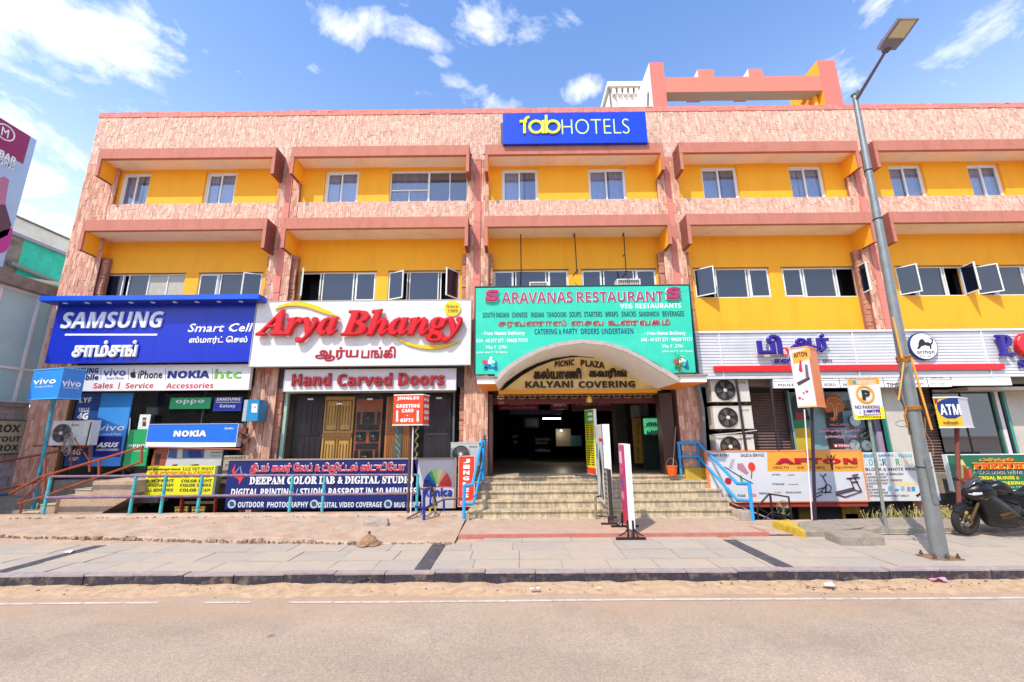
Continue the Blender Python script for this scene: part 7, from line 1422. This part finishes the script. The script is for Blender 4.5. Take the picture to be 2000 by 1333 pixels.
for z_ in (zw0+.03, zmid, zc-.09): MB().box(NX-.095, NX-.035, 7.5, 10.9, z_-.03, z_+.03).build('window_frame', P('#e6dce0'), nb)
# upper set-back storey, turquoise wall and white parapet
ux = -15.6; U = PXr(ux); zt_ = U.ab(80, 512)[1]; zw1 = U.ab(90, 446)[1]; M_tq = mat('turquoise_wall', '#3accb0', rough=.8, var=.14, scale=3, dirt='#1f7c6c', dirtamt=.5, dscale=2.5)
ub = thing('turquoise_upper_block', 'turquoise walled roof storey with a streaked white parapet', 'building', (ux, 11, zc)); y_a = U.ab(36, 500)[0]; y_b = U.ab(140, 500)[0]
zA = U.ab(100, 490)[1]; MB().box(ux-4, ux, y_a-.1, 16, zc+.1, zA).build('wall', M_tq, ub)
MB().box(ux-4, ux+.03, y_a-2.0, y_a+.02, zc+.1, zA).build('pier', M_gr, ub)
MB().box(ux-4, ux+.10, y_a-2, 16, zA, zA+.1).build('band', P('#9a98ac'), ub); zB = U.ab(80, 447)[1]
MB().box(ux-4, ux+.06, y_a-2, 16, zA+.1, zB).build('parapet', M_white, ub); MB().box(ux-4, ux+.12, y_a-2, 16, zB, zB+.05, j=.01).build('coping', M_gr, ub)
v0 = U.ab(10, 514); v1 = U.ab(110, 556); MB().tube([(ux+.15, v0[0], v0[1]), (ux+.15, v1[0], v1[1])], .07, 8).build('pipe', P('#8c8c8c'), ub, smooth=True)
v0 = U.ab(30, 546); v1 = U.ab(112, 557); MB().tube([(ux+.3, v0[0], v0[1]), (ux+.3, v1[0], v1[1])], .07, 8).build('pipe', P('#c9bca8'), ub, smooth=True)
# copy shop sign on the block wall
pxs = PXr(NX+.04); r = pxs.rect(-60, 820, 45, 888); t = thing('copy_shop_sign', 'old cream copy shop sign with black capitals on the left block wall', 'sign', pxs.w((r[0]+r[2])/2, r[1])); MB().obox(pxs, r[0], r[2], r[1], r[3], -.03, .02).build('panel', K('#b8b098', dirt='#8c846c', dirtamt=.6, dscale=6), t); m = MB(); w_ = .03
m.obox(pxs, r[0], r[2], r[3]-.02, r[3]+.01, -.03, .04); m.obox(pxs, r[0], r[2], r[1]-.01, r[1]+.02, -.03, .04); m.obox(pxs, r[2]-.015, r[2]+.01, r[1], r[3], -.03, .04); m.build('frame', P('#5a5448'), t)
for s_, b in (('XEROX', (-44, 829, 38, 845)), ('PRINTOUT', (-56, 852, 38, 864)), ('XEROX', (-36, 869, 34, 882))): T(s_, pxs, b, K('#3c3834'), t, bold=.02, off=.024)
o = MB().box(-16, -11.6, 9.2, 9.8, -.1, .18, j=.01).box(-16, -11.9, 9.6, 10.2, .18, .34, j=.01).build('side_steps', M_apr, None); tag(o, 'low worn concrete steps against the left block wall', 'steps')
o = MB().box(-16, -12.0, 10.0, 10.5, .3, .46).build('blue_ledge', P('#2f6c9c', rough=.7)); tag(o, 'faded blue painted ledge below the left block wall', 'ledge')
# advertising hoarding
HX = -14.0; hp = PXr(HX); yR = hp.ab(38, 400)[0]; zT = hp.ab(40, 255)[1]; hz0 = hp.ab(20, 505)[1]
hb = thing('hoarding', 'tall advertising hoarding with a pink jewellery logo above the left building', 'billboard', (HX, yR-.7, 0))
MB().obox(hp, yR-1.5, yR, hz0-.3, zT, -.12, 0).build('panel', mat('hoarding_sky', '#a9bcdc', rough=.5, var=.15, scale=.7), hb)
r = hp.rect(-60, 240, 52, 318); MB().obox(hp, yR-1.5, hp.ab(53, 290)[0], hp.ab(40, 318)[1], zT, .0, .01).build('logo_panel', K('#98205c'), hb)
cA = hp.ab(9, 259); MB().torus(hp.w(cA[0], cA[1], .02), (1, 0, 0), .21, .018, 26, 6).build('logo_ring', WHT, hb); T('M', hp, (0, 250, 18, 268), WHT, hb, style='r', bold=.01, off=.014, shear=-.1)
for s_, b in (('MALABAR', (-62, 285, 37, 301)), ('GOLD & DIAMONDS', (-80, 297, 34, 309)), ('BEAUTY OF LIFE', (-50, 306, 32, 314))): T(s_, hp, b, WHT, hb, off=.014)
for pts, c in (([(-30, 360), (8, 345), (18, 352), (14, 372), (10, 398), (20, 440), (12, 470), (-30, 490)], '#b86c94'), ([(-30, 400), (10, 400), (22, 440), (14, 460), (-30, 480)], '#5a2c44'), ([(-30, 470), (6, 450), (24, 446), (22, 475), (10, 492), (-30, 505)], '#c01c8c')): MB().flat(hp, [hp.ab(*v) for v in pts], .006+.003*(c != '#b86c94')).build('picture', K(c), hb)
for y_ in (yR-.25, yR-1.2): MB().tube([(HX-.1, y_, -1), (HX-.1, y_, zT-.5)], .09, 8).build('post', M_gal, hb, smooth=True)

# ================================================================ across the street (seen only in the glass)
for k_, (xa, xb, h_, c) in enumerate(((-34, -20, 9, '#b9a890'), (-18, -4, 11, '#c4b8a4'), (-2, 13, 8.5, '#a89c98'), (15, 30, 10.5, '#b4a48c'))):
    t = thing('opposite_building', ['leftmost', 'second', 'third', 'rightmost'][k_]+' plain block across the street mirrored in the shop glass', 'building', ((xa+xb)/2, -19, 0), group='blocks across the street')
    MB().box(xa, xb, -28, -19, -.3, h_).build('walls', mat('far_wall_'+c.strip('#'), c, rough=.9, var=.1), t)
    for fl in range(int(h_/3)):
        x = xa+1.2
        while x < xb-2: MB().box(x, x+1.4, -19, -18.95, 1+fl*3, 2.5+fl*3).build('window', M_gd, t); x += 2.6
# ================================================================ weeds and litter
def weeds(nm, x0_, x1_, y0_, y1_, n, h_, m, z=0):
    mb = MB()
    for _ in range(n):
        x = random.uniform(x0_, x1_); y = random.uniform(y0_, y1_); hh = h_*random.uniform(.3, 1); dx_ = random.uniform(-.5, .5)*hh; dy_ = random.uniform(-.4, .4)*hh; w_ = .006+.004*random.random()
        mb.add([(x-w_, y, z), (x+w_, y, z), (x+dx_*.5+w_*.8, y+dy_*.5, z+hh*.6), (x+dx_*.5-w_*.8, y+dy_*.5, z+hh*.6), (x+dx_, y+dy_, z+hh)], [(0, 1, 2, 3), (3, 2, 4)])
        if random.random() < .6:
            for _k in range(3): s_ = random.uniform(.4, 1); c_ = Vector((x+dx_*s_, y+dy_*s_, z+hh*s_)); e = random.uniform(.015, .03); mb.add([c_, c_+Vector((e, 0, e*.6)), c_+Vector((e*.4, e*.3, e*1.4))], [(0, 1, 2)])
    o = mb.build(nm, m); tag(o, nm.replace('_', ' ')+' of dry roadside weeds growing by the shop fronts', 'weeds'); o['kind'] = 'stuff'; return o
MW = mat('dry_weed', '#a89c5c', rough=.9, var=.3, scale=20, island=.4)
wv = lambda x, y, z=0: G(x, y, z)
a = G(1835, 1015, .08); b = G(1890, 1012, .08); weeds('weed_patch', a.x-.05, b.x+.25, a.y-.15, a.y+.35, 420, .26, MW, .04)
a = G(1900, 1022, .05); weeds('weed_patch_behind_bike', a.x-.1, a.x+2.2, a.y-.1, a.y+.4, 450, .15, MW, .02)
a = G(1775, 1012, .1); weeds('weed_patch_by_sign', a.x-.7, a.x+.35, a.y, a.y+.25, 70, .26, MW, .06)
a = G(75, 1022, .03); weeds('weed_patch_left', a.x-.6, a.x+.6, a.y-.1, a.y+.2, 120, .06, MW, .03)
# fine rubbish and gravel along the kerb
mb = MB()
for _ in range(900):
    x = random.uniform(-12, 12); y = 5.93-abs(random.gauss(0, .16)); s_ = random.uniform(.004, .016)
    if y < 5.4: continue
    k_ = math.exp(-((x-4.2)/1.6)**2); 
    if random.random() > .35+k_: continue
    zg = -.137+.030*max(0, (y-5.55)/.4); mb.box(x, x+s_*random.uniform(.6, 2), y, y+s_, zg, zg+s_*.6, j=s_*.2)
o = mb.build('kerb_debris', mat('debris', '#a08064', rough=1, var=.4, island=.5)); o['kind'] = 'stuff'; tag(o, 'scattered pebbles and crumbs of rubbish along the kerb', 'debris')
mb = MB()
for _ in range(350):
    x = random.uniform(-11, 11); y = random.uniform(7.5, 9.2); s_ = random.uniform(.004, .014)
    zg = (.010+.085*max(0, min(1, (y-7.4)/1.7)) if x < -1 else .052 if x < 4.3 else .012); mb.box(x, x+s_*random.uniform(.6, 2), y, y+s_, zg, zg+s_*.5, j=s_*.2)
o = mb.build('forecourt_gravel', mat('debris', '#8c6c50')); o['kind'] = 'stuff'; tag(o, 'loose gravel specks on the sandy forecourt before the shops', 'gravel')
mb = MB()
for _ in range(520):
    x = random.uniform(-12, -1.05); y = (7.42+(-2.5-x)*.105 if x < -2.5 else 7.42)+.05*nf(x, 1, 2.2)+.03*nf(x, 5, 7)-.01+random.gauss(0, .025); s_ = random.uniform(.008, .034)*(1.4 if nf(x, 3, 1.3) > .1 else .7)
    mb.box(x, x+s_*random.uniform(.8, 2), y, y+s_, -.005, .012+s_*.8, j=s_*.25)
o = mb.build('edge_rubble', mat('rubble', '#a0866c', rough=1, var=.3, scale=20, island=.3)); o['kind'] = 'stuff'; tag(o, 'broken mortar crumbs along the front edge of the sandy forecourt', 'rubble')
mb = MB()
for _ in range(260):
    x = random.uniform(-12, -1.2); y = 9.36+random.gauss(0, .05); s_ = random.uniform(.008, .03); mb.box(x, x+s_*1.5, y, y+s_, .09, .1+s_*.8, j=s_*.25)
o = mb.build('wall_foot_rubble', mat('rubble', '#8f765e')); o['kind'] = 'stuff'; tag(o, 'small rubble crumbs at the foot of the pipe railing', 'rubble')
def scrap(label, px, py, s_, m, z=-.10, cat='litter', nm='paper_scrap'):
    c = G(px, py, z); mb = MB(); n = 6; V = []
    for i in range(4):
        for j in range(3): V.append((c.x+s_*(i/3-.5)*1.3+random.uniform(-.1, .1)*s_, c.y+s_*(j/2-.5)*.7, c.z+random.uniform(0, .35)*s_))
    F = [(i*3+j, i*3+3+j, i*3+4+j, i*3+1+j) for i in range(3) for j in range(2)]; mb.add(V, F); o = mb.build(nm, m); tag(o, label, cat)
scrap('crumpled white paper in the roadside dirt below the entrance steps', 1044, 1152, .085, WHT)
scrap('small white paper crumb in the dirt right of the crumpled paper', 1170, 1149, .04, WHT)
scrap('white scrap among leaf rubbish under the kerb on the right', 1620, 1145, .10, P('#dcd4cc'))
scrap('pink and white wrapper lying at the kerb near the lamp post', 1833, 1134, .12, P('#e08ca8'))
scrap('white plastic bag lying on the concrete edge right of the lamp post', 1852, 1034, .20, P('#e8dce0'), .0)
scrap('small pink wrapper beside the motorcycle front wheel', 1866, 1032, .09, P('#c83c6c'), .0)
scrap('pale crumpled wrapper at the foot of the no parking pole', 1722, 1038, .13, P('#d8c8dc'), .0)
scrap('dark cloth scrap in the dirt strip left of the entrance', 717, 1137, .16, P('#4a3c30'), -.11)
scrap('small pale scrap on the pavement near the left dark strip', 134, 1079, .09, P('#e4dcd8'), .01)
scrap('white and pink paper crumpled at the foot of the light blue banner', 206, 910, .26, P('#e6ccd4'), .83)
mb = MB()
for k_ in range(110):
    c = G(random.uniform(1560, 1810), random.uniform(1136, 1152), -.125); s_ = random.uniform(.01, .035); aa = random.uniform(0, 6.28); u = Vector((math.cos(aa), math.sin(aa), random.uniform(-.1, .3)))*s_; v = Vector((-u.y, u.x, random.uniform(0, s_*.4)))*.5; mb.add([c-u, c+v, c+u, c-v], [(0, 1, 2, 3)])
o = mb.build('leaf_litter', mat('leaf_litter', '#8c6444', rough=1, var=.4, island=.5)); o['kind'] = 'stuff'; tag(o, 'brown dry leaves and rubbish drifted against the right kerb', 'leaves')
# overhead-free small cables on the facade
t = thing('facade_cable', 'thin dark cable sagging along the pillar between the phone shop and door shop', 'cable', at3(510, 900, 10.4)); MB().tube([at3(512, 715, 10.45), at3(507, 780, 10.42), at3(500, 830, 10.4), at3(488, 850, 10.4), at3(484, 880, 10.35)], .007, 5).tube([at3(516, 715, 10.45), at3(520, 790, 10.45), at3(510, 860, 10.45)], .006, 5).build('cable', P('#3c3434'), t)
t = thing('white_conduit', 'pale conduit running down the pillar left of the entrance', 'pipe', at3(938, 880, 10.4)); MB().tube([at3(941, 770, 10.45), at3(939, 880, 10.45)], .01, 6).build('pipe', P('#c9b8ac'), t)
t = thing('meter_bits', 'small rusty switch boxes wired to the pillar beside the sky blue lightbox', 'switch box', at3(478, 840, 10.3))
for x, y, s_ in ((477, 842, .07), (470, 850, .05), (482, 862, .05)): c = at3(x, y, 10.35); MB().box(c.x-s_, c.x+s_, 10.3, 10.4, c.z-s_, c.z+s_).build('switch', P('#6c4438', rough=.7, var=.3), t)
MB().tube([at3(476, 832, 10.3), at3(470, 855, 10.3), at3(478, 870, 10.3), at3(470, 884, 10.3)], .008, 5).build('cable', P('#a83c2c'), t)
